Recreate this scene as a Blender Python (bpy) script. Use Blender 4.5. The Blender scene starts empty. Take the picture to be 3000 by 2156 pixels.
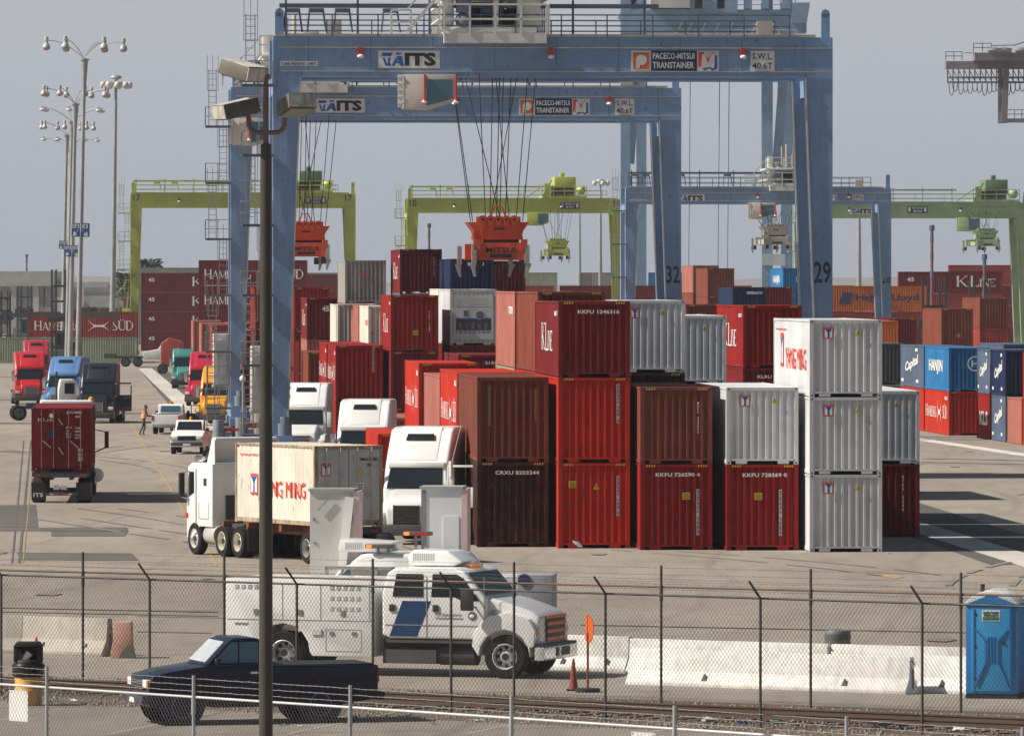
import bpy, bmesh, math, random
from mathutils import Matrix, Vector
random.seed(7)
SC = bpy.context.scene
COL = SC.collection
R = math.radians
# ---------------------------------------------------------------- camera
F, HY, CH = 20600.0, 830.0, 9.0        # focal length in photo pixels, horizon row, camera height in metres
cam = bpy.data.cameras.new('camera'); cam.sensor_width = 36; cam.lens = 36 * F / 3000
cam.shift_y = -(1078 - HY) / 3000; cam.clip_start = 1; cam.clip_end = 20000
co = bpy.data.objects.new('camera', cam); COL.objects.link(co); co.location = (0, 0, CH); co.rotation_euler = (R(90), 0, 0)
SC.camera = co
# ---------------------------------------------------------------- light
SUN_EL, SUN_AZ = 43.0, -8.0            # sun on the left, grazing the faces turned to the camera
w = bpy.data.worlds.new('World'); SC.world = w; w.use_nodes = True
nt = w.node_tree; bg = nt.nodes['Background']
sky = nt.nodes.new('ShaderNodeTexSky'); sky.sky_type = 'NISHITA'; sky.sun_disc = False
sky.sun_elevation = R(SUN_EL); sky.sun_rotation = R(-90 + SUN_AZ); sky.air_density = 1.6; sky.dust_density = 2.6; sky.ozone_density = 2.0
bg.inputs['Strength'].default_value = 0.038
tcw = nt.nodes.new('ShaderNodeTexCoord'); sep = nt.nodes.new('ShaderNodeSeparateXYZ'); mr = nt.nodes.new('ShaderNodeMapRange'); mr.interpolation_type = 'SMOOTHSTEP'
nt.links.new(tcw.outputs['Generated'], sep.inputs[0]); nt.links.new(sep.outputs['Z'], mr.inputs[0])
mr.inputs[1].default_value = .02; mr.inputs[2].default_value = .16; mxw = nt.nodes.new('ShaderNodeMix'); mxw.data_type = 'RGBA'
nt.links.new(mr.outputs[0], mxw.inputs[0]); nt.links.new(sky.outputs[0], mxw.inputs[7])
mr2 = nt.nodes.new('ShaderNodeMapRange'); nt.links.new(sep.outputs['Z'], mr2.inputs[0]); mr2.inputs[1].default_value = .0; mr2.inputs[2].default_value = .042
mx2 = nt.nodes.new('ShaderNodeMix'); mx2.data_type = 'RGBA'; nt.links.new(mr2.outputs[0], mx2.inputs[0])
mx2.inputs[6].default_value = (8.1, 8.8, 10.3, 1); mx2.inputs[7].default_value = (10.4, 10.8, 11.7, 1)     # pale marine haze low over the horizon
nt.links.new(mx2.outputs[2], mxw.inputs[6])
nt.links.new(mxw.outputs[2], bg.inputs['Color'])
sl = bpy.data.lights.new('sun', 'SUN'); sl.energy = 5.0; sl.angle = R(0.5); sl.color = (1.0, 0.93, 0.83)
so = bpy.data.objects.new('sun', sl); COL.objects.link(so)
sd = Vector((-math.cos(R(SUN_EL)) * math.cos(R(SUN_AZ)), math.cos(R(SUN_EL)) * math.sin(R(SUN_AZ)), math.sin(R(SUN_EL))))
so.rotation_euler = sd.to_track_quat('Z', 'Y').to_euler(); so.location = (-60, 200, 80)
SC.view_settings.view_transform = 'Standard'; SC.view_settings.look = 'None'; SC.view_settings.gamma = 1
SC.view_settings.exposure = 0.32
SC.cycles.volume_bounces = 0; SC.cycles.max_bounces = 6; SC.cycles.transparent_max_bounces = 16

# ---------------------------------------------------------------- helpers
def W(px, py, D):                       # photo pixel at depth D -> point in the world
    return Vector(((px - 1500) / F * D, D, CH - (py - HY) / F * D))
def DY(py): return CH * F / (py - HY)   # depth of ground seen on row py
def G(px, py, z=0): 
    D = DY(py); return Vector(((px - 1500) / F * D, D, z))
def X(px, D): return (px - 1500) / F * D
def Z(py, D): return CH - (py - HY) / F * D
TH = math.atan(1270 / F)                # the container rows run a little left of the view

class MB:
    def __init__(s): s.v = []; s.f = []; s.mi = []; s.m = 0; s.M = Matrix()
    def add(s, vs, fs):
        b = len(s.v); s.v += [s.M @ Vector(v) for v in vs]
        for f in fs: s.f.append([b + i for i in f]); s.mi.append(s.m)
        return s
    def box(s, x0, x1, y0, y1, z0, z1):
        if x0 > x1: x0, x1 = x1, x0
        if y0 > y1: y0, y1 = y1, y0
        if z0 > z1: z0, z1 = z1, z0
        return s.add([(x0,y0,z0),(x1,y0,z0),(x1,y1,z0),(x0,y1,z0),(x0,y0,z1),(x1,y0,z1),(x1,y1,z1),(x0,y1,z1)],
                     [(0,3,2,1),(4,5,6,7),(0,1,5,4),(1,2,6,5),(2,3,7,6),(3,0,4,7)])
    def quad(s, *p): return s.add(p, [tuple(range(len(p)))])
    def prism(s, poly, ax, a, b):       # poly of 2-D points, extruded along axis ax from a to b
        n = len(poly)
        def P(p, t): return {'x': (t, p[0], p[1]), 'y': (p[0], t, p[1]), 'z': (p[0], p[1], t)}[ax]
        return s.add([P(p, a) for p in poly] + [P(p, b) for p in poly],
                     [tuple(range(n))[::-1], tuple(range(n, 2 * n))] + [(i, (i + 1) % n, n + (i + 1) % n, n + i) for i in range(n)])
    def cyl(s, p0, p1, r0, r1=None, n=10, caps=True):
        p0 = Vector(p0); p1 = Vector(p1); r1 = r0 if r1 is None else r1
        d = (p1 - p0); 
        if d.length < 1e-6: return s
        d.normalize(); u = d.cross(Vector((0, 0, 1)) if abs(d.z) < .9 else Vector((1, 0, 0))).normalized(); t = d.cross(u)
        vs = []
        for p, r in ((p0, r0), (p1, r1)):
            for i in range(n):
                a = 2 * math.pi * i / n; vs.append(p + (u * math.cos(a) + t * math.sin(a)) * r)
        fs = [(i, (i + 1) % n, n + (i + 1) % n, n + i) for i in range(n)]
        if caps: fs += [tuple(range(n))[::-1], tuple(range(n, 2 * n))]
        return s.add(vs, fs)
    def bar(s, p0, p1, w=.05, h=None):
        p0 = Vector(p0); p1 = Vector(p1); h = w if h is None else h; d = (p1 - p0)
        if d.length < 1e-6: return s
        d.normalize(); u = d.cross(Vector((0, 0, 1)) if abs(d.z) < .95 else Vector((0, 1, 0))).normalized(); t = u.cross(d)
        vs = [p + u * a * w / 2 + t * b * h / 2 for p in (p0, p1) for a, b in ((-1,-1),(1,-1),(1,1),(-1,1))]
        return s.add(vs, [(0,1,2,3),(7,6,5,4),(0,4,5,1),(1,5,6,2),(2,6,7,3),(3,7,4,0)])
    def tube(s, pts, r, n=6):
        for a, b in zip(pts[:-1], pts[1:]): s.cyl(a, b, r, n=n)
        return s
    def lathe(s, prof, c=(0,0,0), n=16, ax='z', caps=True):   # prof: (r, h)
        c = Vector(c); vs = []
        for r, h in prof:
            for i in range(n):
                a = 2 * math.pi * i / n; x, y = r * math.cos(a), r * math.sin(a)
                vs.append(c + Vector({'z': (x, y, h), 'x': (h, x, y), 'y': (x, h, y)}[ax]))
        fs = []; m = len(prof)
        for j in range(m - 1):
            for i in range(n): fs.append((j*n+i, j*n+(i+1)%n, (j+1)*n+(i+1)%n, (j+1)*n+i))
        if caps: fs += [tuple(range(n))[::-1], tuple(range((m-1)*n, m*n))]
        return s.add(vs, fs)
    def ball(s, c, r, n=10, sc=(1,1,1)):
        c = Vector(c); M0 = s.M; s.M = M0 @ Matrix.Translation(c) @ Matrix.Diagonal((sc[0], sc[1], sc[2], 1))
        s.lathe([(max(1e-3, r*math.sin(math.pi*k/6)), -r*math.cos(math.pi*k/6)) for k in range(7)], n=n); s.M = M0; return s
    def build(s, name, mat, parent=None, bevel=0, seg=2, label=None, smooth=None):
        me = bpy.data.meshes.new(name); me.from_pydata([tuple(v) for v in s.v], [], s.f)
        for k in (mat if isinstance(mat, (list, tuple)) else [mat]): me.materials.append(k)
        me.polygons.foreach_set('material_index', s.mi)
        bm = bmesh.new(); bm.from_mesh(me)
        bmesh.ops.recalc_face_normals(bm, faces=bm.faces)
        if bevel:
            bmesh.ops.remove_doubles(bm, verts=bm.verts, dist=1e-5)
            es = [e for e in bm.edges if len(e.link_faces) == 2 and e.calc_face_angle(0) > R(22)]
            bmesh.ops.bevel(bm, geom=es, offset=bevel, segments=seg, affect='EDGES', clamp_overlap=True, profile=.6)
        bm.to_mesh(me); bm.free()
        if smooth is None: smooth = True
        if smooth:
            me.polygons.foreach_set('use_smooth', [True] * len(me.polygons)); me.set_sharp_from_angle(angle=R(35))
        me.update()
        return link(name, me, parent, label)
def link(name, me, parent=None, label=None):
    o = bpy.data.objects.new(name, me); COL.objects.link(o)
    if parent is not None: o.parent = parent
    if label: o['label'] = label
    return o
def tag(o, label=None, cat=None, group=None, kind=None):
    for k, v in (('label', label), ('category', cat), ('group', group), ('kind', kind)):
        if v: o[k] = v
    return o
def thing(name, label, cat, loc=(0,0,0), rz=0, group=None):
    o = bpy.data.objects.new(name, None); COL.objects.link(o); o.location = loc; o.rotation_euler = (0, 0, rz)
    o.empty_display_size = .3
    return tag(o, label, cat, group)
def copy_tree(o, parent=None):
    c = o.copy(); COL.objects.link(c)
    if parent is not None: c.parent = parent
    for ch in list(o.children): copy_tree(ch, c)
    return c

# ---------------------------------------------------------------- materials
MC = {}
def paint(col, rough=.5, dirt=.25, rust=0.0, metal=0.0, streak=.0, scale=1.2, dcol=(.10,.085,.07), bump=0.0, coat=0.0, spec=.5):
    key = (tuple(round(c, 3) for c in col), rough, dirt, rust, metal, streak, scale, dcol, bump, coat, spec)
    if key in MC: return MC[key]
    m = bpy.data.materials.new('paint'); m.use_nodes = True; n = m.node_tree; b = n.nodes['Principled BSDF']
    b.inputs['Roughness'].default_value = rough; b.inputs['Metallic'].default_value = metal
    b.inputs['Coat Weight'].default_value = coat; b.inputs['Specular IOR Level'].default_value = spec
    tc = n.nodes.new('ShaderNodeTexCoord'); oi = n.nodes.new('ShaderNodeObjectInfo')
    off = n.nodes.new('ShaderNodeVectorMath'); off.operation = 'MULTIPLY_ADD'
    cmb = n.nodes.new('ShaderNodeCombineXYZ')
    for i in range(3): n.links.new(oi.outputs['Random'], cmb.inputs[i])
    n.links.new(cmb.outputs[0], off.inputs[0]); off.inputs[1].default_value = (37, 19, 53); n.links.new(tc.outputs['Object'], off.inputs[2])
    def noise(sc, vec, det=5, ro=.6):
        t = n.nodes.new('ShaderNodeTexNoise'); t.inputs['Scale'].default_value = sc; t.inputs['Detail'].default_value = det
        t.inputs['Roughness'].default_value = ro; n.links.new(vec, t.inputs['Vector']); return t.outputs['Fac']
    def ramp(fac, a, b2):
        r = n.nodes.new('ShaderNodeMapRange'); r.inputs[1].default_value = a; r.inputs[2].default_value = b2; r.clamp = True
        n.links.new(fac, r.inputs[0]); return r.outputs[0]
    def mul(fac, k):
        r = n.nodes.new('ShaderNodeMath'); r.operation = 'MULTIPLY'; n.links.new(fac, r.inputs[0])
        if isinstance(k, float): r.inputs[1].default_value = k
        else: n.links.new(k, r.inputs[1])
        return r.outputs[0]
    def mix(fac, a, c2):
        r = n.nodes.new('ShaderNodeMix'); r.data_type = 'RGBA'
        n.links.new(fac, r.inputs[0])
        if isinstance(a, tuple): r.inputs[6].default_value = (*a, 1)
        else: n.links.new(a, r.inputs[6])
        if isinstance(c2, tuple): r.inputs[7].default_value = (*c2, 1)
        else: n.links.new(c2, r.inputs[7])
        return r.outputs[2]
    v = off.outputs[0]
    out = mix(ramp(noise(scale * .35, v, 3), .35, .65), tuple(c * .86 for c in col), tuple(min(1, c * 1.1 + .004) for c in col))
    if dirt: out = mix(mul(ramp(noise(scale * 2.2, v, 8, .65), .45, .75), float(dirt)), out, dcol)
    if streak:
        mp = n.nodes.new('ShaderNodeMapping'); mp.inputs['Scale'].default_value = (5, 5, .22); n.links.new(v, mp.inputs[0])
        out = mix(mul(ramp(noise(1.3, mp.outputs[0], 4), .5, .72), float(streak)), out, dcol)
    if rust:
        mp = n.nodes.new('ShaderNodeMapping'); mp.inputs['Scale'].default_value = (3, 3, 1.1); n.links.new(v, mp.inputs[0])
        out = mix(mul(ramp(noise(1.6, mp.outputs[0], 10, .75), .60 - .12 * rust, .66), .85), out, (.13, .045, .02))
    n.links.new(out, b.inputs['Base Color'])
    if bump:
        bp = n.nodes.new('ShaderNodeBump'); bp.inputs['Strength'].default_value = bump; bp.inputs['Distance'].default_value = .03
        n.links.new(noise(2.2, v, 4), bp.inputs['Height']); n.links.new(bp.outputs[0], b.inputs['Normal'])
    MC[key] = m; return m
def plain(col, rough=.5, metal=0, emit=0, trans=0):
    key = ('p', tuple(col), rough, metal, emit, trans)
    if key in MC: return MC[key]
    m = bpy.data.materials.new('plain'); m.use_nodes = True; b = m.node_tree.nodes['Principled BSDF']
    b.inputs['Base Color'].default_value = (*col, 1); b.inputs['Roughness'].default_value = rough; b.inputs['Metallic'].default_value = metal
    if trans: b.inputs['Transmission Weight'].default_value = trans
    if emit: b.inputs['Emission Color'].default_value = (*col, 1); b.inputs['Emission Strength'].default_value = emit
    MC[key] = m; return m
GLASS = plain((.012, .018, .022), .08)
BLUEGLASS = plain((.06, .16, .20), .1)
RUBBER = paint((.014,.014,.014), .9, .4, dcol=(.045,.04,.036), spec=.2)
RIMW = paint((.62,.61,.59), .4, .3, metal=.2, dcol=(.3,.28,.25))
CHROME = plain((.65, .65, .66), .18, 1)
STEEL = paint((.30, .30, .30), .45, .3, metal=.6)
GALV = paint((.38, .39, .39), .5, .35, metal=.35)
BLACK = paint((.015, .015, .016), .6, .2)
LAMPRED = plain((.45, .02, .01), .3); AMBER = plain((.75, .22, .01), .3); HEAD = plain((.75, .76, .75), .12)
WHITE = paint((.74, .74, .72), .4, .12); TRUCKW = paint((.80, .80, .79), .25, .06, coat=.3)
INKW = plain((.75, .75, .73), .6); INKR = plain((.70, .05, .025), .6); INKK = plain((.02, .02, .022), .6)
INKB = plain((.01, .10, .42), .6); INKN = plain((.015, .03, .09), .6); INKY = plain((.62, .40, .02), .6); INKP = plain((.22, .20, .34), .6)

# ---------------------------------------------------------------- lettering
TXT = {}
def textmesh(s, bold=.0, depth=.004):
    k = (s, bold)
    if k in TXT: return TXT[k]
    c = bpy.data.curves.new('txt', 'FONT'); c.body = s; c.size = 1; c.offset = bold; c.extrude = depth; c.resolution_u = 2
    o = bpy.data.objects.new('txt', c); COL.objects.link(o); dg = bpy.context.evaluated_depsgraph_get()
    me = bpy.data.meshes.new_from_object(o.evaluated_get(dg)); bpy.data.objects.remove(o); bpy.data.curves.remove(c)
    vs = [v.co.copy() for v in me.vertices]; fs = [tuple(p.vertices) for p in me.polygons]; bpy.data.meshes.remove(me)
    if vs:
        x0 = min(v.x for v in vs); x1 = max(v.x for v in vs); y0 = min(v.y for v in vs); y1 = max(v.y for v in vs)
    else: x0 = y0 = 0; x1 = y1 = 1
    TXT[k] = (vs, fs, x0, x1, y0, y1); return TXT[k]
def text(mb, s, o, ux, uz, w, h, bold=.02):
    """letters fitted into w x h, lower-left corner at o, along ux and up uz, slightly thick"""
    vs, fs, x0, x1, y0, y1 = textmesh(s, bold); ux = Vector(ux).normalized(); uz = Vector(uz).normalized(); nn = ux.cross(uz); o = Vector(o)
    mb.add([o + ux * ((v.x - x0) / (x1 - x0) * w) + uz * ((v.y - y0) / (y1 - y0) * h) + nn * (v.z + .004) for v in vs], fs)
SER = {'K': (.95, [((.12,0),(.12,1),.17),((.85,.98),(.2,.42),.06),((.36,.55),(.9,0),.17)], [(.12,0),(.12,1),(.88,0),(.85,1)]),
 'L': (.8, [((.12,0),(.12,1),.16),((.12,.02),(.75,.02),.07),((.74,0),(.74,.25),.06)], [(.12,0),(.12,1)]),
 'I': (.36, [((.18,0),(.18,1),.16)], [(.18,0),(.18,1)]),
 'N': (.95, [((.15,0),(.15,1),.07),((.82,0),(.82,1),.07),((.15,1),(.82,0),.15)], [(.15,0),(.12,1),(.82,1)]),
 'E': (.8, [((.12,0),(.12,1),.16),((.12,.03),(.72,.03),.07),((.12,.97),(.7,.97),.07),((.12,.52),(.5,.52),.06),((.71,0),(.71,.22),.05),((.69,.8),(.69,1),.05)], []),
 'H': (.98, [((.15,0),(.15,1),.15),((.82,0),(.82,1),.15),((.15,.5),(.82,.5),.07)], [(.15,0),(.15,1),(.82,0),(.82,1)]),
 'A': (.95, [((.1,0),(.47,1),.06),((.47,1),(.85,0),.16),((.25,.33),(.68,.33),.06)], [(.1,0),(.85,0)]),
 'M': (1.15, [((.14,0),(.14,1),.07),((1.0,0),(1.0,1),.15),((.14,1),(.56,.1),.14),((.56,.1),(1.0,1),.06)], [(.14,0),(1.0,0),(.14,1),(1.0,1)]),
 'B': (.82, [((.12,0),(.12,1),.15),((.12,.03),(.6,.03),.07),((.12,.97),(.55,.97),.07),((.12,.53),(.58,.53),.06),((.6,.03),(.7,.28),.12),((.7,.28),(.58,.53),.12),((.55,.97),(.64,.76),.12),((.64,.76),(.55,.53),.1)], []),
 'U': (.92, [((.13,.25),(.13,1),.15),((.8,.25),(.8,1),.07),((.13,.25),(.3,.02),.12),((.3,.02),(.62,.02),.08),((.62,.02),(.8,.25),.08)], [(.13,1),(.8,1)]),
 'R': (.9, [((.12,0),(.12,1),.15),((.12,.97),(.55,.97),.07),((.12,.48),(.55,.48),.07),((.55,.97),(.66,.72),.12),((.66,.72),(.55,.48),.12),((.45,.48),(.85,0),.14)], [(.12,0),(.85,0)]),
 'G': (.95, [((.3,.02),(.1,.35),.12),((.1,.35),(.1,.68),.15),((.1,.68),(.32,.98),.1),((.32,.98),(.75,.95),.07),((.3,.02),(.75,.05),.08),((.76,0),(.76,.45),.13)], [(.76,.42)]),
 'S': (.72, [((.08,.05),(.5,.03),.08),((.5,.03),(.6,.28),.13),((.6,.28),(.14,.7),.15),((.14,.7),(.24,.97),.1),((.24,.97),(.6,.95),.07)], []),
 'D': (.92, [((.12,0),(.12,1),.15),((.12,.03),(.5,.03),.07),((.12,.97),(.5,.97),.07),((.5,.97),(.78,.7),.1),((.78,.7),(.78,.3),.15),((.78,.3),(.5,.03),.1)], []),
 ' ': (.45, [], []), '*': (.3, [((.1,.85),(.1,1),.12)], []), 'Y': (.9, [((.1,1),(.45,.5),.15),((.8,1),(.45,.5),.07),((.45,0),(.45,.5),.14)], [(.45,0),(.1,1),(.8,1)])}
def serif(mb, s, o, ux, uz, w, h, small=1.0):
    """own roman capitals; letters after the first of each word may be small"""
    wd = 0; seq = []; first = True
    for ch in s:
        k = 1.0 if first else small
        u = ch == 'Ü'; c = 'U' if u else ch
        seq.append((c, k, wd, u)); wd += SER[c][0] * k; first = ch == ' '
    ux = Vector(ux).normalized(); uz = Vector(uz).normalized(); nn = ux.cross(uz); o = Vector(o); sx = w / wd; d = 0
    for c, k, x, um in seq:
        _, st, se = SER[c]
        def q(a, b, wid):
            nonlocal d
            a = Vector(a); b = Vector(b); t = (b - a); 
            if abs(t.y) > abs(t.x): e = Vector((wid / 2, 0))
            else: e = Vector((0, wid / 2))
            d += .0004
            P = [o + ux * ((x + p.x * k) * sx) + uz * (p.y * k * h) + nn * (.006 + d % .006) for p in (a - e, a + e, b + e, b - e)]
            mb.add(P, [(0, 1, 2, 3)])
        for a, b, wid in st: q(a, b, wid)
        for p in se: q((p[0] - .13, p[1] + (.03 if p[1] < .5 else -.03)), (p[0] + .13, p[1] + (.03 if p[1] < .5 else -.03)), .055)
        if um: q((.25, 1.12), (.35, 1.12), .12); q((.55, 1.12), (.65, 1.12), .12)

def X_figure(mb, o, ux, uz, w, h, k=0):
    """white X-shaped ship-flag figure: two curved tapering strokes"""
    ux = Vector(ux).normalized(); uz = Vector(uz).normalized(); nn = ux.cross(uz); o = Vector(o)
    for i, (f0, f1) in enumerate((((0, 0), (1, 1)), ((0, 1), (1, 0)))):
        for j in range(8):
            t0, t1 = j / 8, (j + 1) / 8
            def pt(t, sgn):
                x = t; y = (f0[1] + (f1[1] - f0[1]) * t) + .16 * math.sin(t * math.pi * 2) * (1 if i == 0 else -1)
                return o + ux * x * w + uz * (y + sgn * .09 * math.sin(math.pi * min(1, max(.05, t)))) * h + nn * (.006 + i * .002)
            mb.add([pt(t0, -1), pt(t1, -1), pt(t1, 1), pt(t0, 1)], [(0, 1, 2, 3)])
# ================================================================ the setting
def ground_mat(col, crack=.5, scale=1.0, seam=True, name='ground'):
    m = bpy.data.materials.new(name); m.use_nodes = True; n = m.node_tree; b = n.nodes['Principled BSDF']; b.inputs['Roughness'].default_value = .9
    tc = n.nodes.new('ShaderNodeTexCoord'); L = n.links
    def noise(sc, det, vs=(1, 1, 1), ro=.6):
        mp = n.nodes.new('ShaderNodeMapping'); mp.inputs['Scale'].default_value = vs; L.new(tc.outputs['Object'], mp.inputs[0])
        t = n.nodes.new('ShaderNodeTexNoise'); t.inputs['Scale'].default_value = sc; t.inputs['Detail'].default_value = det; t.inputs['Roughness'].default_value = ro
        L.new(mp.outputs[0], t.inputs['Vector']); return t.outputs['Fac']
    def rng(f, a, c, lo=0, hi=1):
        r = n.nodes.new('ShaderNodeMapRange'); r.inputs[1].default_value = a; r.inputs[2].default_value = c; r.inputs[3].default_value = lo; r.inputs[4].default_value = hi; L.new(f, r.inputs[0]); return r.outputs[0]
    def mix(f, a, c, mode='MIX'):
        r = n.nodes.new('ShaderNodeMix'); r.data_type = 'RGBA'; r.blend_type = mode
        for i, q in ((0, f), (6, a), (7, c)):
            if isinstance(q, (tuple, float)): r.inputs[i].default_value = (*q, 1) if isinstance(q, tuple) else q
            else: L.new(q, r.inputs[i])
        return r.outputs[2]
    c = mix(rng(noise(.06 * scale, 5, (1, .25, 1)), .35, .65), tuple(x * .82 for x in col), tuple(x * 1.13 for x in col))
    c = mix(rng(noise(.7 * scale, 6, (1, .14, 1)), .45, .7, 0, .55), c, tuple(x * .55 for x in col))
    c = mix(rng(noise(5 * scale, 8, (1, .5, 1), .75), .4, .7, 0, .32), c, tuple(x * .5 for x in col))
    # wandering skid marks and joints: thin bands of a wave distorted by noise
    for sc, rot, th, dist, k in ((.05, .1, .985, 6, .45), (.035, 1.35, .988, 9, .4), (.11, .5, .99, 14, .3)):
        mp = n.nodes.new('ShaderNodeMapping'); mp.inputs['Rotation'].default_value = (0, 0, rot); L.new(tc.outputs['Object'], mp.inputs[0])
        wv = n.nodes.new('ShaderNodeTexWave'); wv.inputs['Scale'].default_value = sc; wv.inputs['Distortion'].default_value = dist; wv.inputs['Detail'].default_value = 3; wv.inputs['Detail Scale'].default_value = .3
        L.new(mp.outputs[0], wv.inputs['Vector']); c = mix(rng(wv.outputs['Fac'], th, 1, 0, k * crack), c, tuple(x * .3 for x in col))
    L.new(c, b.inputs['Base Color'])
    bp = n.nodes.new('ShaderNodeBump'); bp.inputs['Strength'].default_value = .25; bp.inputs['Distance'].default_value = .02
    L.new(noise(6, 8), bp.inputs['Height']); L.new(bp.outputs[0], b.inputs['Normal'])
    return m
GROUND = ground_mat((.305, .265, .222), .45)
def sheet(name, pts, mat, z, kind='structure'):
    mb = MB(); mb.quad(*[(p[0], p[1], z) for p in pts]); o = mb.build(name, mat, smooth=False); tag(o, kind=kind); return o
sheet('ground', [(-1500, 60), (1500, 60), (1500, 9000), (-1500, 9000)], GROUND, 0)
LOT = ground_mat((.255, .222, .19), .7); BALLAST = ground_mat((.125, .09, .065), 0, 6)
PATCH = ground_mat((.12, .112, .104), .3); STRIP = ground_mat((.56, .53, .48), .5); STRIPE = ground_mat((.10, .092, .085), .2)
YEL = paint((.40, .26, .08), .8, .9, dcol=(.3, .262, .22), scale=3); LINE = paint((.62, .6, .56), .8, .5, dcol=(.3, .27, .22))
# railway ballast between the two boundary fences, and the car park this side of them
def fl(px, s0, s1):                     # a line on the ground given by its pixel scale at the two picture edges
    a = Vector((-1500 / s0, F / s0)); b = Vector((1500 / s1, F / s1)); t = 0
    return a, b
fA0, fA1 = Vector((-1500/134.0, F/134.0)), Vector((1500/148.5, F/148.5))      # fence with bent arms
fB0, fB1 = Vector((-1500/129.0, F/129.0)), Vector((1500/140.6, F/140.6))      # fence behind the track
fC0, fC1 = Vector((-1500/162.5, F/162.5)), Vector((1500/190.0, F/190.0))      # pale fence nearest the camera
def ext(a, b, k): d = (b - a); return a - d * k, b + d * k
a0, a1 = ext(fA0, fA1, 6); b0, b1 = ext(fB0, fB1, 6)
off = Vector((0, -2.0))
sheet('ballast', [a0 + off, a1 + off, b1 + Vector((0, .9)), b0 + Vector((0, .9))], BALLAST, .004)
sheet('car_park', [(-80, 60), (80, 60), (a1 + off).to_tuple(), (a0 + off).to_tuple()], LOT, .008)
RAILM = paint((.10, .06, .04), .6, .4, metal=.2)
dirr = (fA1 - fA0).normalized(); nrm = Vector((-dirr.y, dirr.x)); mid0 = (fA0 + fB0) / 2; mid1 = (fA1 + fB1) / 2
tr = thing('railway_track', 'rusty railway track running between the two chain link fences', 'railway track')
for k in (-.72, .72):
    mb = MB()
    for dz, ww in ((.045, .13), (.10, .03), (.155, .07)):
        p0 = mid0 - dirr * 30 + nrm * k; p1 = mid1 + dirr * 30 + nrm * k
        mb.bar((p0.x, p0.y, dz), (p1.x, p1.y, dz), ww, .02 if dz < .07 else (.09 if dz < .12 else .03))
    mb.build('rail', RAILM, tr)
mb = MB(); L_ = (mid1 - mid0).length + 50
for i in range(int(L_ / .6)):
    c = mid0 - dirr * 25 + dirr * i * .6; mb.bar((c.x - nrm.x * 1.25, c.y - nrm.y * 1.25, .0), (c.x + nrm.x * 1.25, c.y + nrm.y * 1.25, .0), .22, .06)
o = mb.build('sleepers', paint((.10, .07, .05), .9, .5), tr)
# gravel stones beside the track
mb = MB(); rnd = random.Random(3)
for i in range(5200):
    t = rnd.uniform(-.1, 1.1); q = rnd.uniform(-2.6, 7.5); b = fA0.lerp(fA1, t) + Vector((0, q)); r_ = rnd.uniform(.02, .055)
    M0 = Matrix.Translation((b.x, b.y, r_ * .5)) @ Matrix.Rotation(rnd.uniform(0, 6), 4, 'Z')
    mb.M = M0; mb.add([(r_,0,0),(0,r_*.8,0),(-r_,0,0),(0,-r_,0),(0,0,r_)], [(0,1,4),(1,2,4),(2,3,4),(3,0,4)])
tag(mb.build('gravel', paint((.24, .20, .165), .9, .6, scale=4), smooth=False), 'loose gravel beside the railway track', 'gravel', kind='stuff')
# painted and patched surfaces of the yard
def along(name, x0, D0, x1, D1, w, mat, z): 
    a = Vector((x0, D0)); b = Vector((x1, D1)); d = (b - a).normalized(); nn = Vector((-d.y, d.x)) * w / 2
    return sheet(name, [a - nn, a + nn, b + nn, b - nn], mat, z)
along('runway_border', -39.2, 760, -17.9, 425, 2.8, STRIPE, .006); along('runway_strip', -38.9, 745, -18.2, 430, 1.5, STRIP, .012)
along('runway_border', 8.7, 420, 17.4, 225, 4.2, STRIPE, .006); along('runway_strip', 6.1, 420, 17.6, 212, 1.5, STRIP, .012)
along('painted_line', 22.2, 420, 29, 345, 1.1, LINE, .012)
along('painted_line', -24.7, 455, -9.4, 224, .10, YEL, .012)
along('painted_line', -24.7, 700, -40.4, 700, .1, LINE, .012)
for pts in (((-60,1481),(105,1479),(112,1545),(-60,1545)), ((-60,1547),(372,1545),(376,1556),(-60,1556)), ((150,1557),(376,1557),(366,1571),(150,1571)),
            ((48,1619),(385,1621),(408,1642),(60,1640)), ((-60,1237),(92,1238),(92,1242),(-60,1242)), ((560,1321),(470,1321),(470,1324),(560,1324))):
    sheet('tarmac_patch', [G(*p) for p in pts], PATCH, .012)
for y0, y1, x0, x1 in ((1237,1238.4,330,450),(1321.5,1323,0,90),(1354,1355,2700,3000),(1343,1344,2700,3000),(1171,1172,0,90),(1780,1782,0,640),(1792,1793.5,0,640),(1805,1806,400,660),(1850,1851.5,400,620),(1830,1832,1700,2850),(1104,1105.2,0,60)):
    sheet('expansion_joint', [G(x0, y1), G(x1, y1 + (x1 - x0) * .02), G(x1, y0 + (x1 - x0) * .02), G(x0, y0)], PATCH, .016)
for pts in (((2530,1667),(2640,1680),(2660,1684),(2540,1671)), ((2585,1682),(2650,1690),(2625,1696),(2590,1690))): sheet('painted_line', [G(*p) for p in pts], YEL, .012)
for i, (x, w) in enumerate(((46, 3), (66, 4), (80, 1.3))):   # tyre-worn tar seams running away on the left
    sheet('tar_seam', [G(x - 14, 1650), G(x - 14 + w * 2, 1650), G(x + 22 + w, 1290), G(x + 22, 1290)], PATCH if i < 2 else YEL, .016)
SK = ground_mat((.262, .228, .19), 0, 1); rs = random.Random(21); zz = .02
zz = .017; mb = MB()
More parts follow.
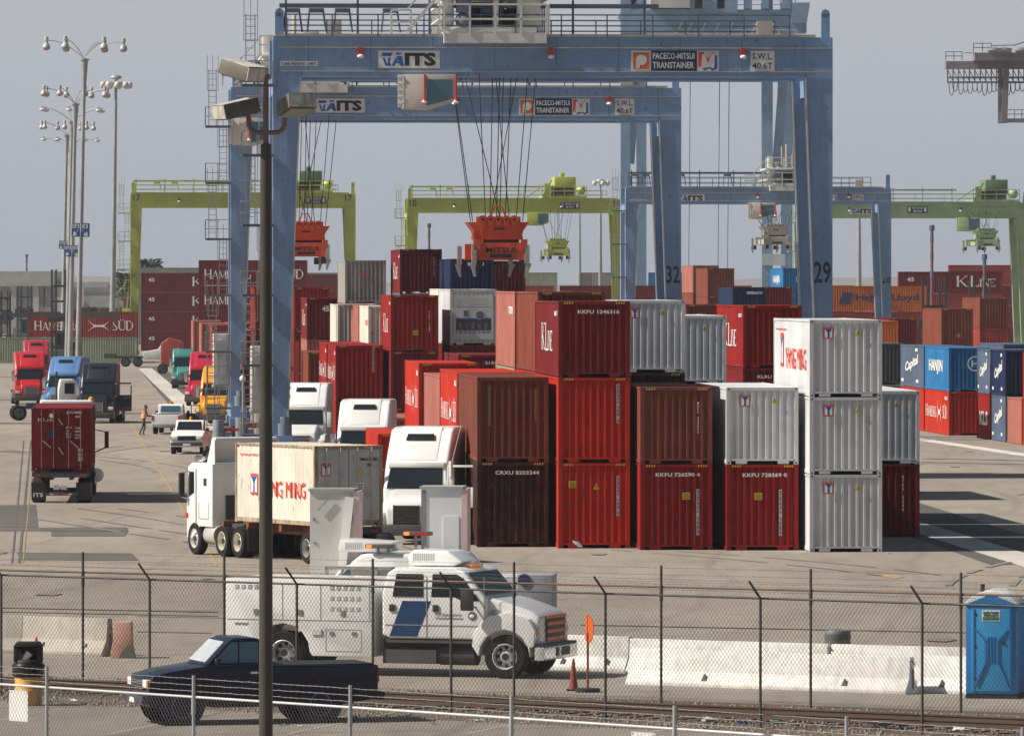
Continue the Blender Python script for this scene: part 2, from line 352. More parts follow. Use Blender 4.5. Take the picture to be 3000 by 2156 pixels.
def skid(x, y, a, L, curv, w=.2, two=True):
    global zz
    for o_ in ((0, 1.9) if two else (0,)):
        px_, py_, an = x - math.sin(a) * o_, y + math.cos(a) * o_, a; zz += .00015; pr = None
        for i in range(int(L / 1.5)):
            t = (px_ - math.sin(an) * w / 2, py_ + math.cos(an) * w / 2, zz), (px_ + math.sin(an) * w / 2, py_ - math.cos(an) * w / 2, zz)
            if pr and rs.random() > .2: mb.quad(pr[0], pr[1], t[1], t[0])
            pr = t; px_ += math.cos(an) * 1.5; py_ += math.sin(an) * 1.5; an += curv * 1.5 * rs.uniform(.7, 1.3)
for i in range(12): skid(rs.uniform(-26, 2), rs.uniform(190, 420), R(rs.uniform(70, 110)), rs.uniform(18, 70), rs.uniform(-.012, .012), rs.uniform(.12, .26))
for i in range(3): skid(rs.uniform(-16, 10), rs.uniform(175, 225), R(rs.uniform(-25, 200)), rs.uniform(8, 26), rs.uniform(-.09, .09), rs.uniform(.08, .16), rs.random() > .4)
for i in range(8): skid(rs.uniform(8, 26), rs.uniform(180, 400), R(rs.uniform(60, 120)), rs.uniform(10, 50), rs.uniform(-.03, .03), rs.uniform(.12, .24))
for i in range(4): skid(rs.uniform(-14, 12), rs.uniform(166, 182), R(rs.uniform(-8, 8)), rs.uniform(6, 20), rs.uniform(-.01, .01), rs.uniform(.06, .12))
tag(mb.build('skid_marks', SK, smooth=False), kind='structure')
for i in range(26):                                        # oil and water stains
    x, y = rs.uniform(-26, 26), rs.uniform(168, 400); s_ = rs.uniform(.15, .7); zz += .0001
    if x > 0 and 235 < y < 270: continue
    mb = MB(); mb.quad(*[(x + s_ * rs.uniform(.6, 1.1) * math.cos(t * .63), y + s_ * 2.4 * rs.uniform(.6, 1.1) * math.sin(t * .63), zz) for t in range(10)]); tag(mb.build('oil_stain', SK, smooth=False), kind='structure')
for x0 in range(-200, 3000, 520):                          # bay lines of the car park
    sheet('painted_line', [G(x0, 2150, 0), G(x0 + 12, 2150, 0), G(x0 + 330, 2085, 0), G(x0 + 322, 2085, 0)], paint((.42, .38, .33), .9, .6, dcol=(.3, .26, .22)), .014)

# ================================================================ containers
PITCH = .28
def corrug(n, L, d, x0=0):              # trapezoid corrugation along L, depth d
    pts = [(x0, 0)]; p = L / n
    for i in range(n):
        a = x0 + i * p; pts += [(a + p * .24, 0), (a + p * .42, d), (a + p * .74, d), (a + p * .94, 0)]
    pts.append((x0 + L, 0)); return pts
CM = {}
WD = 2.44
def container_meshes(L, H, end, mat, fmat, reefer=False):
    k = (L, H, end, mat.name, fmat.name, reefer)
    if k in CM: return CM[k]
    b = MB(); z0, z1 = .15, H - .06; ps = .12
    def wall(prof, fn):
        vs = [fn(a, d, z0) for a, d in prof] + [fn(a, d, z1) for a, d in prof]; n = len(prof)
        b.add(vs, [(i, i + 1, n + i + 1, n + i) for i in range(n - 1)])
    ns = int(L / PITCH); sdp = .008 if reefer else .036
    wall(corrug(ns, L - 2 * ps, sdp, ps), lambda a, d, z: (.02 + d, a, z))
    wall(corrug(ns, L - 2 * ps, sdp, ps), lambda a, d, z: (WD - .02 - d, a, z))
    wall(corrug(8, WD - 2 * ps, .05, ps), lambda a, d, z: (a, L - .03 - d, z))
    if end == 'corr': wall(corrug(9, WD - 2 * ps, .062, ps), lambda a, d, z: (a, .02 + d, z))
    else: wall([(ps, 0), (WD - ps, 0)], lambda a, d, z: (a, .05, z))
    nr = int(L / 1.2)                    # roof with shallow cross pressings
    pr = corrug(nr, L - .16, .018, .08); n = len(pr)
    b.add([(.06, a, H - .012 - d) for a, d in pr] + [(WD - .06, a, H - .012 - d) for a, d in pr], [(i, i + 1, n + i + 1, n + i) for i in range(n - 1)])
    b.box(.05, WD - .05, .1, L - .1, .12, .16)
    # build meshes
    ob = b.build('panels', mat); me1 = ob.data; bpy.data.objects.remove(ob)
    f = MB()
    for x in (0, WD - ps):
        for y in (0, L - ps): f.box(x, x + ps, y, y + ps, .118, H - .118)
    for x in (0, WD - .06):
        f.box(x, x + .06, .178, L - .178, H - .07, H - .002); f.box(x, x + .05, .178, L - .178, .03, .165)
    for y in (0.003, L - .063):
        f.box(.165, WD - .165, y, y + .06, H - .10, H - .003)
        for xa, xb in ((.32, .70), (WD - .70, WD - .32)): f.box(xa, xb, y, y + .08, .02, .13)
        f.box(.165, WD - .165, y, y + .06, .12, .19)
    f.m = 1
    for x in (.165, WD - .165 - .35):    # hazard stripes beside the castings
        for q in range(4): f.add([(x + .02 + q*.085, -.001, H - .095), (x + .06 + q*.085, -.001, H - .095), (x + .09 + q*.085, -.001, H - .02), (x + .05 + q*.085, -.001, H - .02)], [(0, 1, 2, 3)])
    f.m = 0
    for x in (-.003, WD - .159):
        for y in (-.003, L - .175):
            for z in (0, H - .118): f.box(x, x + .162, y, y + .178, z, z + .118)
    f.m = 2
    for x in (.05, WD - .11):
        for z in (.03, H - .088): f.box(x, x + .06, -.006, .01, z, z + .055)
    ob = f.build('frame', [fmat, INKY if mat in HAZ else fmat, BLACK], smooth=False); me2 = ob.data; bpy.data.objects.remove(ob)
    CM[k] = (me1, me2); return CM[k]
DOORM = {}
COLS = {
 'maroon': ((.16,.007,.012),.45,.35,.2), 'red': ((.26,.008,.006),.4,.3,.2), 'orange red': ((.46,.024,.010),.3,.2,.2), 'rust brown': ((.20,.050,.030),.3,.4,.25),
 'dark brown': ((.036,.013,.010),.5,.7,.3), 'dark red': ((.17,.009,.009),.3,.1,.2), 'white': ((.56,.575,.59),.10,.0,.12), 'grey': ((.30,.29,.265),.25,.1,.3),
 'dark grey': ((.075,.085,.09),.3,.0,.2), 'blue': ((.022,.16,.38),.2,.0,.1), 'light blue': ((.03,.24,.46),.15,0,.1), 'navy': ((.010,.022,.07),.3,.0,.1), 'slate': ((.085,.12,.185),.3,.0,.15),
 'pale green': ((.30,.34,.24),.3,.1,.3), 'pale grey': ((.50,.505,.50),.25,.1,.25), 'dark rust': ((.17,.042,.027),.5,.7,.3), 'rusty cream': ((.46,.36,.26),.3,1.2,.4), 'cream': ((.66,.62,.53),.15,.1,.2), 'pink brown': ((.36,.13,.10),.3,.1,.15), 'orange': ((.52,.13,.03),.25,.0,.15), 'dusty red': ((.30,.045,.035),.3,.0,.15)}
HAZ = []
def cmat(c):
    col, d, r, st = COLS[c]; m = paint(col, .65, d, r, streak=st * 2.2, dcol=tuple(x * (.68 if sum(col) > 1.1 else .4) + .006 for x in col), spec=.2, bump=.25); 
    return m
for c in ('orange red', 'red', 'rust brown', 'dark brown', 'maroon'): HAZ.append(cmat(c))
def logo_ym(mb_r, mb_w, mb_b, o, ux, uz, s):  # red frame, white field, blue Y-like figure
    ux = Vector(ux); uz = Vector(uz); nn = ux.cross(uz); o = Vector(o)
    def rect(mb, a, b, c, d, k): mb.add([o + ux * p * s + uz * q * s * 1.22 + nn * k for p, q in ((a, b), (c, b), (c, d), (a, d))], [(0, 1, 2, 3)])
    rect(mb_r, 0, 0, 1, 1, .004); rect(mb_w, .1, .1, .9, .86, .007)
    for P in (((.1,.86),(.5,.5),(.9,.86),(.72,.86),(.5,.7),(.28,.86)), ((.38,.1),(.62,.1),(.6,.55),(.72,.86),(.28,.86),(.4,.55))):
        mb_b.add([o + ux * p * s + uz * q * s * 1.22 + nn * (.010 + .002 * (len(P) % 2)) for p, q in P], [tuple(range(len(P)))])
def marks(root, L, H, spec):
    """spec: list of tuples naming a mark on the front end ('F') or the long left side ('S')"""
    ex, ey, ez = Vector((1,0,0)), Vector((0,1,0)), Vector((0,0,1))
    for m in spec:
        k = m[0]; mb = MB()
        if k == 'num':                   # number across the upper front end
            text(mb, m[1], (m[2] if len(m) > 2 else .55, -.0, H - .42), ex, ez, m[3] if len(m) > 3 else 1.5, .13); mb.build('serial_number', INKW, root)
        elif k == 'numP': text(mb, m[1], (m[2], 0, H - .42), ex, ez, m[3], .13); mb.build('serial_number', INKK, root)
        elif k == 'vstrip':              # white strip with dark vertical number, right of the end
            x, z0, z1 = m[1:4]; mb.add([(x, -.004, z0), (x + .1, -.004, z0), (x + .1, -.004, z1), (x, -.004, z1)], [(0,1,2,3)]); st = mb.build('number_strip', plain((.5,.5,.5), .6), root)
            mb = MB(); text(mb, m[4], (x + .02, -.006, z1 - .04), -ez, ex, z1 - z0 - .08, .06); mb.build('serial_number', INKK, st)
        elif k == 'vnum':
            x, z0, z1 = m[1:4]
            for i, ch in enumerate(m[4]):
                hh = (z1 - z0) / len(m[4])
                if ch != ' ': text(mb, ch, (x, 0, z1 - (i + .8) * hh), ex, ez, .055, hh * .7)
            mb.build('serial_number', m[5] if len(m) > 5 else INKW, root)
        elif k == 'tri':                 # yellow warning triangle
            x, z = m[1:3]; mb.add([(x, -.004, z), (x + .22, -.004, z), (x + .11, -.004, z + .21)], [(0,1,2)]); t = mb.build('warning_label', INKY, root)
            mb = MB(); text(mb, '!', (x + .095, -.006, z + .035), ex, ez, .03, .11); mb.build('exclamation_mark', INKK, t)
        elif k == 'lab':                 # yellow size label
            x, z = m[1:3]; mb.add([(x, -.004, z), (x + .26, -.004, z), (x + .26, -.004, z + .24), (x, -.004, z + .24)], [(0,1,2,3)]); t = mb.build('size_label', INKY, root)
            mb = MB()
            for i in range(3): text(mb, ('9-6', 'HIGH', '2.9m')[i], (x + .04, -.006, z + .165 - i * .07), ex, ez, .17, .045)
            mb.build('label_text', INKK, t)
        elif k == 'ystrip': x, z0, z1 = m[1:4]; mb.add([(x, -.004, z0), (x + .08, -.004, z0), (x + .08, -.004, z1), (x, -.004, z1)], [(0,1,2,3)]); mb.build('faded_yellow_strip', plain((.16,.11,.02), .8), root)
        elif k == 'ym':
            r, w_, b = MB(), MB(), MB(); logo_ym(r, w_, b, (m[1], 0, m[2]), ex, ez, .31); q = r.build('logo_panel', INKR, root); w_.build('logo_field', INKW, q); b.build('logo_figure', INKB, q)
        elif k == 'ymside':              # YANG MING on the long side
            r, w_, b = MB(), MB(), MB(); logo_ym(r, w_, b, (0, L * .80, H * .36), -ey, ez, .95 if L > 8 else .55); q = r.build('logo_panel', INKR, root); w_.build('logo_field', INKW, q); b.build('logo_figure', INKB, q)
            text(mb, 'YANG MING', (0, L * (.66 if L > 8 else .67), H * .34), -ey, ez, L * .56, .72 if L > 8 else .52, 0); mb.build('side_lettering', INKR, root)
            mb = MB(); text(mb, 'www.yml.com', (0, L * .94, H * .84), -ey, ez, L * .30, .09); mb.build('web_lettering', INKR, root)
        elif k == 'kside': serif(mb, 'K LINE', (0, L * .70, H * .34), -ey, ez, L * .46, .95, .72); text(mb, 'KKFU 7', (0, L * .16, H - .5), -ey, ez, L * .12, .16); mb.build('side_lettering', INKW, root)
        elif k == 'hside':
            text(mb, 'KKLU', (0, L * .16, H - .5), -ey, ez, L * .11, .2)
            serif(mb, 'HAMBURG', (0, L * .93, H * .38), -ey, ez, L * .44, .72, .85); serif(mb, 'SÜD', (0, L * .26, H * .38), -ey, ez, L * .19, .72); X_figure(mb, (0, L * .47, H * .25), -ey, ez, L * .17, 1.3); mb.build('side_lettering', INKW, root)
        elif k == 'stext':               # plain white words on the long side
            text(mb, m[1], (0, L * m[2], H * m[3]), -ey, ez, L * m[4], m[5], .03); mb.build('side_lettering', m[6] if len(m) > 6 else INKW, root)
        elif k == 'ftext': text(mb, m[1], (m[2], 0, m[3]), ex, ez, m[4], m[5], .03); mb.build('front_lettering', m[6] if len(m) > 6 else INKW, root)
        elif k == 'svert':               # white swirl lettering rising along the side (small tilted words)
            text(mb, m[1], (0, L * .78, H * .28), (-ey + ez * (1.1 / L)), ez, L * .55, .75, .03)
            for a, b_ in ((.25, .86), (.85, .12), (.22, .12)): mb.box(-.004, 0, L * a, L * (a + .1), H * b_, H * b_ + .18)
            mb.build('side_lettering', INKW, root)
        elif k == 'ring':                # round emblem with H
            cx, cz, r0 = m[1:4]
            for i in range(20):
                a, b_ = i * math.pi / 10, (i + 1) * math.pi / 10
                mb.add([(cx + q * math.cos(t), -.005, cz + q * math.sin(t)) for q, t in ((r0, a), (r0, b_), (r0 * .84, b_), (r0 * .84, a))], [(0,1,2,3)])
            text(mb, 'H', (cx - r0 * .45, 0, cz - r0 * .45), ex, ez, r0 * .9, r0 * .9, .02); mb.build('emblem', INKW, root)
        elif k == 'reefer':              # refrigeration unit end
            mb.box(.2, WD - .2, -.02, .02, 1.98, 2.6); q = mb.build('upper_panel', cmat('white'), root)
            mb = MB(); mb.box(.95, 1.95, -.024, -.019, 2.12, 2.45); mb.box(.3, .5, -.024, -.019, 2.1, 2.4); mb.build('instruction_plate', plain((.5,.47,.42),.6), q)
            mb = MB(); mb.box(.3, WD - .3, -.022, .0, .78, 1.3); mb.build('machinery_bay', plain((.05,.055,.06),.6), root)
            mb = MB(); mb.box(.3, WD - .3, -.03, 0, 1.3, 1.4); mb.build('blue_stripe', plain((.03,.08,.25),.5), root)
            mb = MB(); mb.box(.3, WD - .3, -.03, .03, 1.4, 1.95); mb.build('controller_box', cmat('white'), root)
            mb = MB(); mb.lathe([(.24, -.04), (.24, 0)], (1.55, 0, 1.56), 20, 'y'); fb = mb.build('fan_guard', plain((.35,.35,.34),.5), root)
            mb = MB(); mb.lathe([(.19, -.05), (.19, -.041)], (1.55, 0, 1.56), 20, 'y'); mb.build('fan', plain((.12,.12,.12),.5), fb)
            mb = MB()
            mb.box(.7, .95, -.04, -.03, 1.5, 1.8)
            for i in range(5): mb.box(.45 + i * .33, .62 + i * .33, -.03, 0, .84, 1.2 - .12 * (i % 2))
            mb.build('compressor', paint((.13,.14,.15),.5,.4), root)
            mb = MB(); mb.box(.18, .3, -.03, .04, .6, 1.95); mb.box(WD - .3, WD - .18, -.03, .04, .6, 1.95); mb.box(.18, WD - .18, -.03, .04, .3, .6); mb.build('unit_frame', cmat('white'), root, smooth=False)
def doors(root, L, H, col, bars=None):
    mat = cmat(col); bars = bars or paint(tuple(c * .6 + .07 for c in COLS[col][0]), .5, .3); mb = MB()
    for i in (0, 1):
        x0 = .13 + i * (WD / 2 - .11); x1 = x0 + WD / 2 - .15; d = MB()
        d.box(x0, x1, -.005, .045, .2, H - .13)
        for z in (.2, H * .34, H * .62, H - .26): d.box(x0 + .02, x1 - .02, -.022, -.0055, z, z + .07)
        dd = d.build('door', mat, root, smooth=False)
        for k, t in enumerate((.27, .73)):
            q = MB(); x = x0 + (x1 - x0) * t; q.cyl((x, -.05, .12), (x, -.05, H - .06), .022, n=8)
            for z in (.25, H * .36, H * .64, H - .3): q.box(x - .05, x + .05, -.06, -.02, z, z + .06)
            q.build('locking_bar', bars, dd)
        q = MB()
        for z in (1.02,): q.bar((x0 + (x1 - x0) * .3, -.075, z + .25), (x0 + (x1 - x0) * .62, -.075, z - .05), .05, .04)
        q.build('handle', GALV, dd)
CONT = []
def container(xl, D, z, L, H, col, label, mk=(), end='corr', group=None, rz=None, loc=None, frame=None, parts=True):
    rz = TH if rz is None else rz; loc = loc or (X(xl, D), D, z)
    c = thing('shipping_container', label, 'container', loc, rz, group); m = cmat(col)
    me1, me2 = container_meshes(L, H, end, m, cmat(frame) if frame else m, 'reefer' in [k[0] for k in mk])
    link('corrugated_body', me1, c); link('steel_frame', me2, c); marks(c, L, H, mk)
    if end == 'door': doors(c, L, H, col)
    CONT.append(c); return c
LV = ['lowest', 'second up', 'third up', 'fourth up', 'fifth up']
S8, S9 = 2.591, 2.896
def stack(xl, D, levels, place, L=12.19, group='shipping containers stacked in the yard', rz=None, flip=False):
    z = 0
    for i, lv in enumerate(levels):
        col, H = lv[0], (S9 if lv[1] == 9 else S8); mk = lv[2] if len(lv) > 2 else (); note = lv[3] if len(lv) > 3 else ''
        lab = f"{col} container{(' ' + note) if note else ''}, {LV[i]}, {place}"
        if len(lab.split()) > 16: lab = f"{col} container, {LV[i]}, {place}"
        if rz is None: container(xl, D, z, L, H, col, lab, mk, group=group)
        else: container(0, 0, 0, L, H, col, lab, mk, group=group, rz=rz, loc=(X(xl, D), D, z))
        z += H + .002
VN = lambda x, s, i=INKW: ('vnum', x, 1.0, 2.1, s, i)
YM = [('ym', .48, 1.95), ('tri', 1.52, 2.05), VN(1.98, 'YMLU 4537', INKP)]
stack(1398, 240, [('dark brown', 9, [('num', 'CRXU 8203244', .62, 1.5)], 'numbered CRXU 8203244'), ('dark rust', 9, [('ystrip', .38, 1.25, 2.6), ('ystrip', 1.95, 1.4, 2.5)], 'streaked with bare rust')], 'leftmost front stack')
stack(1636, 238.9, [('orange red', 9, [('lab', .35, 2.05), ('tri', 1.18, 2.0), ('vstrip', 1.98, 1.1, 2.45, 'KKFU 163 2')], 'with a yellow triangle'), ('orange red', 9, [('vstrip', 1.98, 1.35, 2.68, 'KKFU 726 3')], 'without triangle'), ('maroon', 8, [('num', 'KKFU 1246316', .66, 1.42), ('kside',)], 'numbered 1246316')], 'three high red front stack')
stack(1876, 237.4, [('red', 9, [('num', 'KKFU 726590 4', .52, 1.5), ('lab', 1.42, 1.7), ('vstrip', 1.9, .5, 2.05, 'KKFU 7265')], 'with serial number KKFU 726590'), ('rust brown', 8, [VN(1.93, 'INKU 245077')], 'under the open sky')], 'brown topped front stack')
stack(2128, 237, [('red', 9, [('num', 'KKFU 728369 0', .55, 1.5), ('lab', .95, 1.7), ('vstrip', 1.78, .5, 2.05, 'KKFU 7283')], 'with serial number KKFU 728369'), ('white', 8, YM, 'with framed Y emblem')], 'the two high white and red stack')
stack(2372, 235.6, [('white', 8, YM), ('white', 8, YM), ('white', 8, YM + [('ymside',)], 'with red side lettering')], 'the three high white stack')
stack(2494, 249.4, [('dark red', 8, [('vnum', 1.82, .9, 2.2, 'NYKU 2244')]), ('white', 8, [('tri', 1.5, 2.0), VN(1.95, 'YMLU 4407', INKP)], 'with a yellow triangle')], 'stack set back right of the white tower')
stack(2383, 262.3, [('dark red', 8), ('white', 8)], 'the stack hidden behind the white tower')
stack(1340, 252.5, [('rust brown', 9), ('orange red', 9, [('hside',)], 'with white X figure')], 'stack right behind the rusty dark one')
stack(1288, 265, [('dark brown', 9), ('pink brown', 8)], 'the third stack back from the rusty dark one')
stack(1227, 282, [('dark red', 9), ('orange red', 9, [('hside',)], 'with white X figure lettering')], 'fourth stack back from the rusty one')
stack(1107, 285, [('orange red', 9)], 'the lone spot behind the white tractor roof')
stack(1130, 335, [('pink brown', 8)], 'the gap left of the X figure containers')
stack(983.5, 362.6, [('red', 9), ('red', 9, [('hside',), ('vstrip', 1.9, 1.5, 2.8, 'HASU 412')], 'with side lettering and number strip')], 'the red pair above the white truck roof')
stack(957, 375.3, [('red', 9), ('red', 9, [('hside',)], 'with side lettering')], 'the stack just behind the red pair')
stack(1575, 251.8, [('orange red', 9), ('orange red', 9), ('rust brown', 9, [('vnum', .2, 1.5, 2.4, 'TPHU')])], 'the stack behind the maroon K container')
stack(1508, 264.5, [('dark red', 9), ('pale green', 9), ('pink brown', 9, [('stext', 'TRITON', .3, .7, .2, .3)])], 'the second stack behind the maroon K container')
stack(1145, 360, [('maroon', 8), ('maroon', 9), ('red', 9, [('kside',), VN(1.95, 'KKFU 7512'), ('lab', 1.15, .85)], 'with yellow size label')], 'the tall stack left of the reefer')
stack(1011, 419, [('dark red', 8), ('rust brown', 8), ('orange red', 8, [('stext', 'GESEA', .3, .5, .2, .4)]), ('grey', 8, [('ftext', 'OOCL', .75, 1.65, .7, .2, INKR)], 'with OOCL in red')], 'the stack topped by the grey box')
stack(1808, 251.8, [('dark brown', 9), ('dark brown', 9), ('white', 8, YM, 'with yellow triangle')], 'the stack behind the brown topped one')
stack(1318.5, 364, [('dark red', 9), ('dark red', 9), ('white', 9, [('reefer',), ('tri', 1.1, .36)], 'with refrigeration machinery')], 'the reefer stack')
stack(1342, 315, [('maroon', 9), ('maroon', 9, [('num', '21544', 1.2, .7)], 'with number 21544')], 'the stack in front of the reefer')
stack(1172, 409, [('navy', 9), ('navy', 9), ('blue', 8), ('maroon', 8, [('kside',), VN(1.95, 'KKTU 7260')], 'with lit K side')], 'the tallest stack left of the orange lifting frame')
stack(1319, 394, [('dark grey', 8), ('dark grey', 8), ('blue', 8), ('navy', 8, [('ftext', 'HAMBURG SUD', .5, 2.2, 1.4, .2)], 'with small white words')], 'the stack behind the reefer')
stack(1422, 430, [('dark red', 8), ('dark red', 8), ('dark red', 8), ('maroon', 8)], 'the stack under the orange lifting frame')
stack(1291, 381, [('dark grey', 9), ('dark grey', 9), ('cream', 9)], 'the stack peeping left of the reefer')
stack(1940, 266, [('red', 8), ('dark brown', 8), ('white', 8, [('tri', 1.5, 2.0), VN(1.95, 'YMLU 4520', INKP)], 'with yellow triangle')], 'the stack back and left of the red K stack')
stack(2177, 291, [('dark red', 9), ('dark red', 8, [('num', 'KLRU 070512', .6, 1.4)]), ('red', 8, [('kside',), VN(1.9, 'KKFU 70')], 'with bright lit K side')], 'the red K stack left of the crane leg 29')
stack(2085, 305, [('slate', 8), ('blue', 8)], 'the low stack left of the red K stack')
stack(899, 438, [('dark brown', 8), ('pink brown', 9), ('maroon', 8, [('kside',), ('ftext', '45', .95, 1.75, .45, .35)], 'with the figures 45')], 'the stack right of the crane leg foot')
stack(989, 405, [('rust brown', 8), ('red', 8), ('cream', 8)], 'the narrow gap right of the 45 box')
stack(1079, 376, [('rust brown', 8), ('rust brown', 8), ('cream', 8, [('stext', 'OOCL', .3, .6, .2, .3, INKR)])], 'the stack below and right of the grey OOCL box')
stack(1050, 390, [('rust brown', 8), ('rust brown', 8), ('pink brown', 8)], 'the stack under the grey OOCL box corner')
stack(862, 480, [('maroon', 9), ('maroon', 9), ('red', 9)], 'the stack behind the 45 box')
stack(903, 390, [('rust brown', 8), ('rust brown', 8)], 'the low stack right of the crane leg foot')
stack(566, 600, [('pink brown', 9), ('pink brown', 9)], 'the pair nearest the red and yellow tractors')
stack(590, 560, [('pink brown', 9), ('pink brown', 9)], 'the pair behind the yellow tractor')
stack(622, 540, [('red', 9), ('dusty red', 9)], 'the pair behind the grey crane cabinet')
stack(745, 500, [('maroon', 9), ('maroon', 9), ('red', 9)], 'the three high stack behind the floodlight pole')
stack(652, 520, [('red', 8), ('maroon', 8)], 'the two high stack seen between the left crane legs')
stack(2073, 640, [('rust brown', 8), ('rust brown', 8), ('rust brown', 8), ('rust brown', 8)], 'the tower between the legs of crane 32 and crane 29')
stack(2030, 660, [('orange', 8), ('orange red', 8), ('rust brown', 9), ('pink brown', 8)], 'the tower just left of that rust brown one')
stack(2010, 400, [('red', 8), ('orange red', 8), ('rust brown', 8)], 'the stack right of crane leg 32')
stack(2147, 520, [('navy', 9), ('navy', 9), ('navy', 9, [('ftext', 'GESEACO', 1.0, 2.4, 1.2, .2)], 'with white word')], 'the navy stack right of the rust brown tower')
stack(2232, 560, [('maroon', 9), ('maroon', 9), ('maroon', 9)], 'the stack between navy and light blue')
stack(2294, 636, [('blue', 8), ('blue', 8), ('blue', 8), ('blue', 8, [('ring', 1.6, 1.6, .42), ('stext', 'HANJIN', .75, .4, .5, .9)], 'with white ring emblem')], 'the stack left of the crane leg 29')
stack(2548, 600, [('orange', 9), ('orange', 9)], 'the pair right of crane leg 29')
stack(2440, 640, [('orange', 9), ('orange', 9)], 'the pair behind crane leg 29')
stack(2606, 640, [('maroon', 9), ('maroon', 9)], 'the pair right of the orange ones')
stack(2870, 600, [('maroon', 8), ('dusty red', 8), ('rust brown', 8)], 'the stack at the right between the yard lifts')
stack(2780, 416, [('orange red', 8, [('hside',)], 'with X figure lettering'), ('blue', 8, [('ring', 1.55, 1.65, .45), ('stext', 'HANJIN', .8, .36, .55, .9)], 'with white ring emblem')], 'the right hand row')
stack(2706, 428, [('orange red', 8), ('slate', 8, [('svert', 'Capital')], 'with tilted white word')], 'the row left of the light blue side')
stack(2545, 445, [('grey', 8), ('dark grey', 8, [('ftext', 'OOCL', .1, 1.5, .6, .15, INKR)])], 'the row behind the white tower on the right')
stack(2940, 440, [('slate', 8), ('slate', 8)], 'the row behind the far right blocks')
K20 = 2760 * 392
for D, lv, pl in ((385, [('orange red', 8), ('orange red', 8)], 'the nearest stack at the right picture edge'), (391.6, [('pink brown', 8)], 'the short block second from the right edge'),
                  (398.4, [('slate', 8, [('svert', 'Capital')]), ('navy', 8, [('svert', 'Capital')], 'with tilted white word')], 'the short block third from the right edge'), (405, [('red', 8, [('stext', 'KLS', .8, .3, .6, .8)]), ('slate', 8, [('svert', 'Capital')], 'with tilted white word')], 'the short block right of the ring emblem')):
    stack(230 + K20 / D, D, lv, pl, L=6.06, group='short shipping containers in the right hand row')
# rows far behind, long sides to the camera
def broad(xl, D, levels, place, L=12.19):
    z = 0
    for i, lv in enumerate(levels):
        col, H = lv[0], (S9 if lv[1] == 9 else S8); lab = f"{col} container{(' ' + lv[3]) if len(lv) > 3 else ''}, {LV[i]}, {place}"
        # local left side (x=0) must face the camera: rotate by +90 deg
        c = container(0, 0, 0, L, H, col, lab, (), group='shipping containers in the far rows', rz=R(90), loc=(X(xl, D) + L, D, z))
        mb = MB(); ey = Vector((0, 1, 0)); ez = Vector((0, 0, 1)); t = lv[2] if len(lv) > 2 else ''
        if t == 'K': serif(mb, 'K LINE', (0, L * .44, H * .32), -ey, ez, L * .38, 1.25, .72); text(mb, '45', (0, L * .92, H * .55), -ey, ez, L * .07, .5)
        elif t == 'H': serif(mb, 'HAMBURG', (0, L * .95, H * .28), -ey, ez, L * .44, 1.05, .85); serif(mb, 'SÜD', (0, L * .23, H * .28), -ey, ez, L * .20, 1.05); X_figure(mb, (0, L * .45, H * .24), -ey, ez, L * .2, 1.2)
        elif t == 'C': text(mb, 'COSCO', (0, L * .7, H * .35), -ey, ez, L * .5, 1.1)
        elif t == 'P': text(mb, 'Hapag-Lloyd', (0, L * .68, H * .35), -ey, ez, L * .58, 1.0); mb.add([(-.004, L * .84, H * .3), (-.004, L * .74, H * .3), (-.004, L * .70, H * .75), (-.004, L * .80, H * .75)], [(0,1,2,3)])
        elif t == 'W': text(mb, 'GESEACO', (0, L * .8, H * .6), -ey, ez, L * .5, .5)
        if t: mb.build('side_lettering', INKN if t == 'P' else (plain((.25,.28,.33),.6) if t == 'C' else INKW), c)
        z += H + .002
broad(413, 936, [('maroon', 8, 'K'), ('maroon', 8, 'K'), ('maroon', 8, 'K'), ('maroon', 8, 'K', 'with K lettering')], 'the K wall behind the green crane leg 17')
broad(582, 792, [('maroon', 9), ('maroon', 9, 'H'), ('maroon', 9, 'H', 'with Roman lettering'), ('maroon', 9, 'H', 'with Roman lettering')], 'the high wall behind the left crane legs')
broad(84, 792, [('pale green', 9), ('dusty red', 9, 'H', 'with X figure')], 'the low row at the left')
broad(-240, 792, [('pale green', 9)], 'the low row cut by the left edge')
broad(395, 1030, [('grey', 9), ('grey', 9), ('grey', 9), ('grey', 8)], 'the grey row behind the K wall')
broad(870, 1100, [('maroon', 8), ('maroon', 8), ('maroon', 8), ('maroon', 8)], 'the row right of the high wall')
broad(800, 1330, [('grey', 8), ('grey', 8), ('grey', 9), ('grey', 9, 'W', 'with pale words')], 'the farthest row left of centre')
broad(1440, 1300, [('grey', 8), ('grey', 8), ('grey', 9), ('pale green', 9)], 'the farthest row right of the orange frame')
broad(1700, 1300, [('grey', 8), ('grey', 8), ('grey', 9), ('grey', 9, 'C', 'with COSCO lettering')], 'the farthest row left of crane leg 32')
broad(1900, 1300, [('blue', 8), ('blue', 8), ('blue', 9), ('blue', 9)], 'the farthest row behind crane leg 32')
broad(1640, 900, [('maroon', 9), ('maroon', 9), ('maroon', 9)], 'the maroon row left of crane leg 32')
broad(1345, 900, [('maroon', 9), ('maroon', 9), ('dusty red', 9)], 'the maroon row right of the reefer')
broad(1925, 905, [('maroon', 9), ('maroon', 9), ('dusty red', 9)], 'the maroon row behind crane leg 32')
broad(2406, 792, [('rust brown', 9), ('dusty red', 9), ('orange', 9, 'P', 'with Hapag-Lloyd lettering')], 'the row between crane 29 and crane 28')
broad(2633, 830, [('dusty red', 8), ('dusty red', 8), ('dusty red', 8), ('maroon', 8, 'K', 'with K lettering')], 'the row behind the yard lifts')
broad(2780, 1000, [('maroon', 9), ('maroon', 9), ('maroon', 9), ('dusty red', 9)], 'the farthest row at the right')
broad(2250, 1000, [('maroon', 9), ('maroon', 9), ('dusty red', 9)], 'the row behind crane 29')
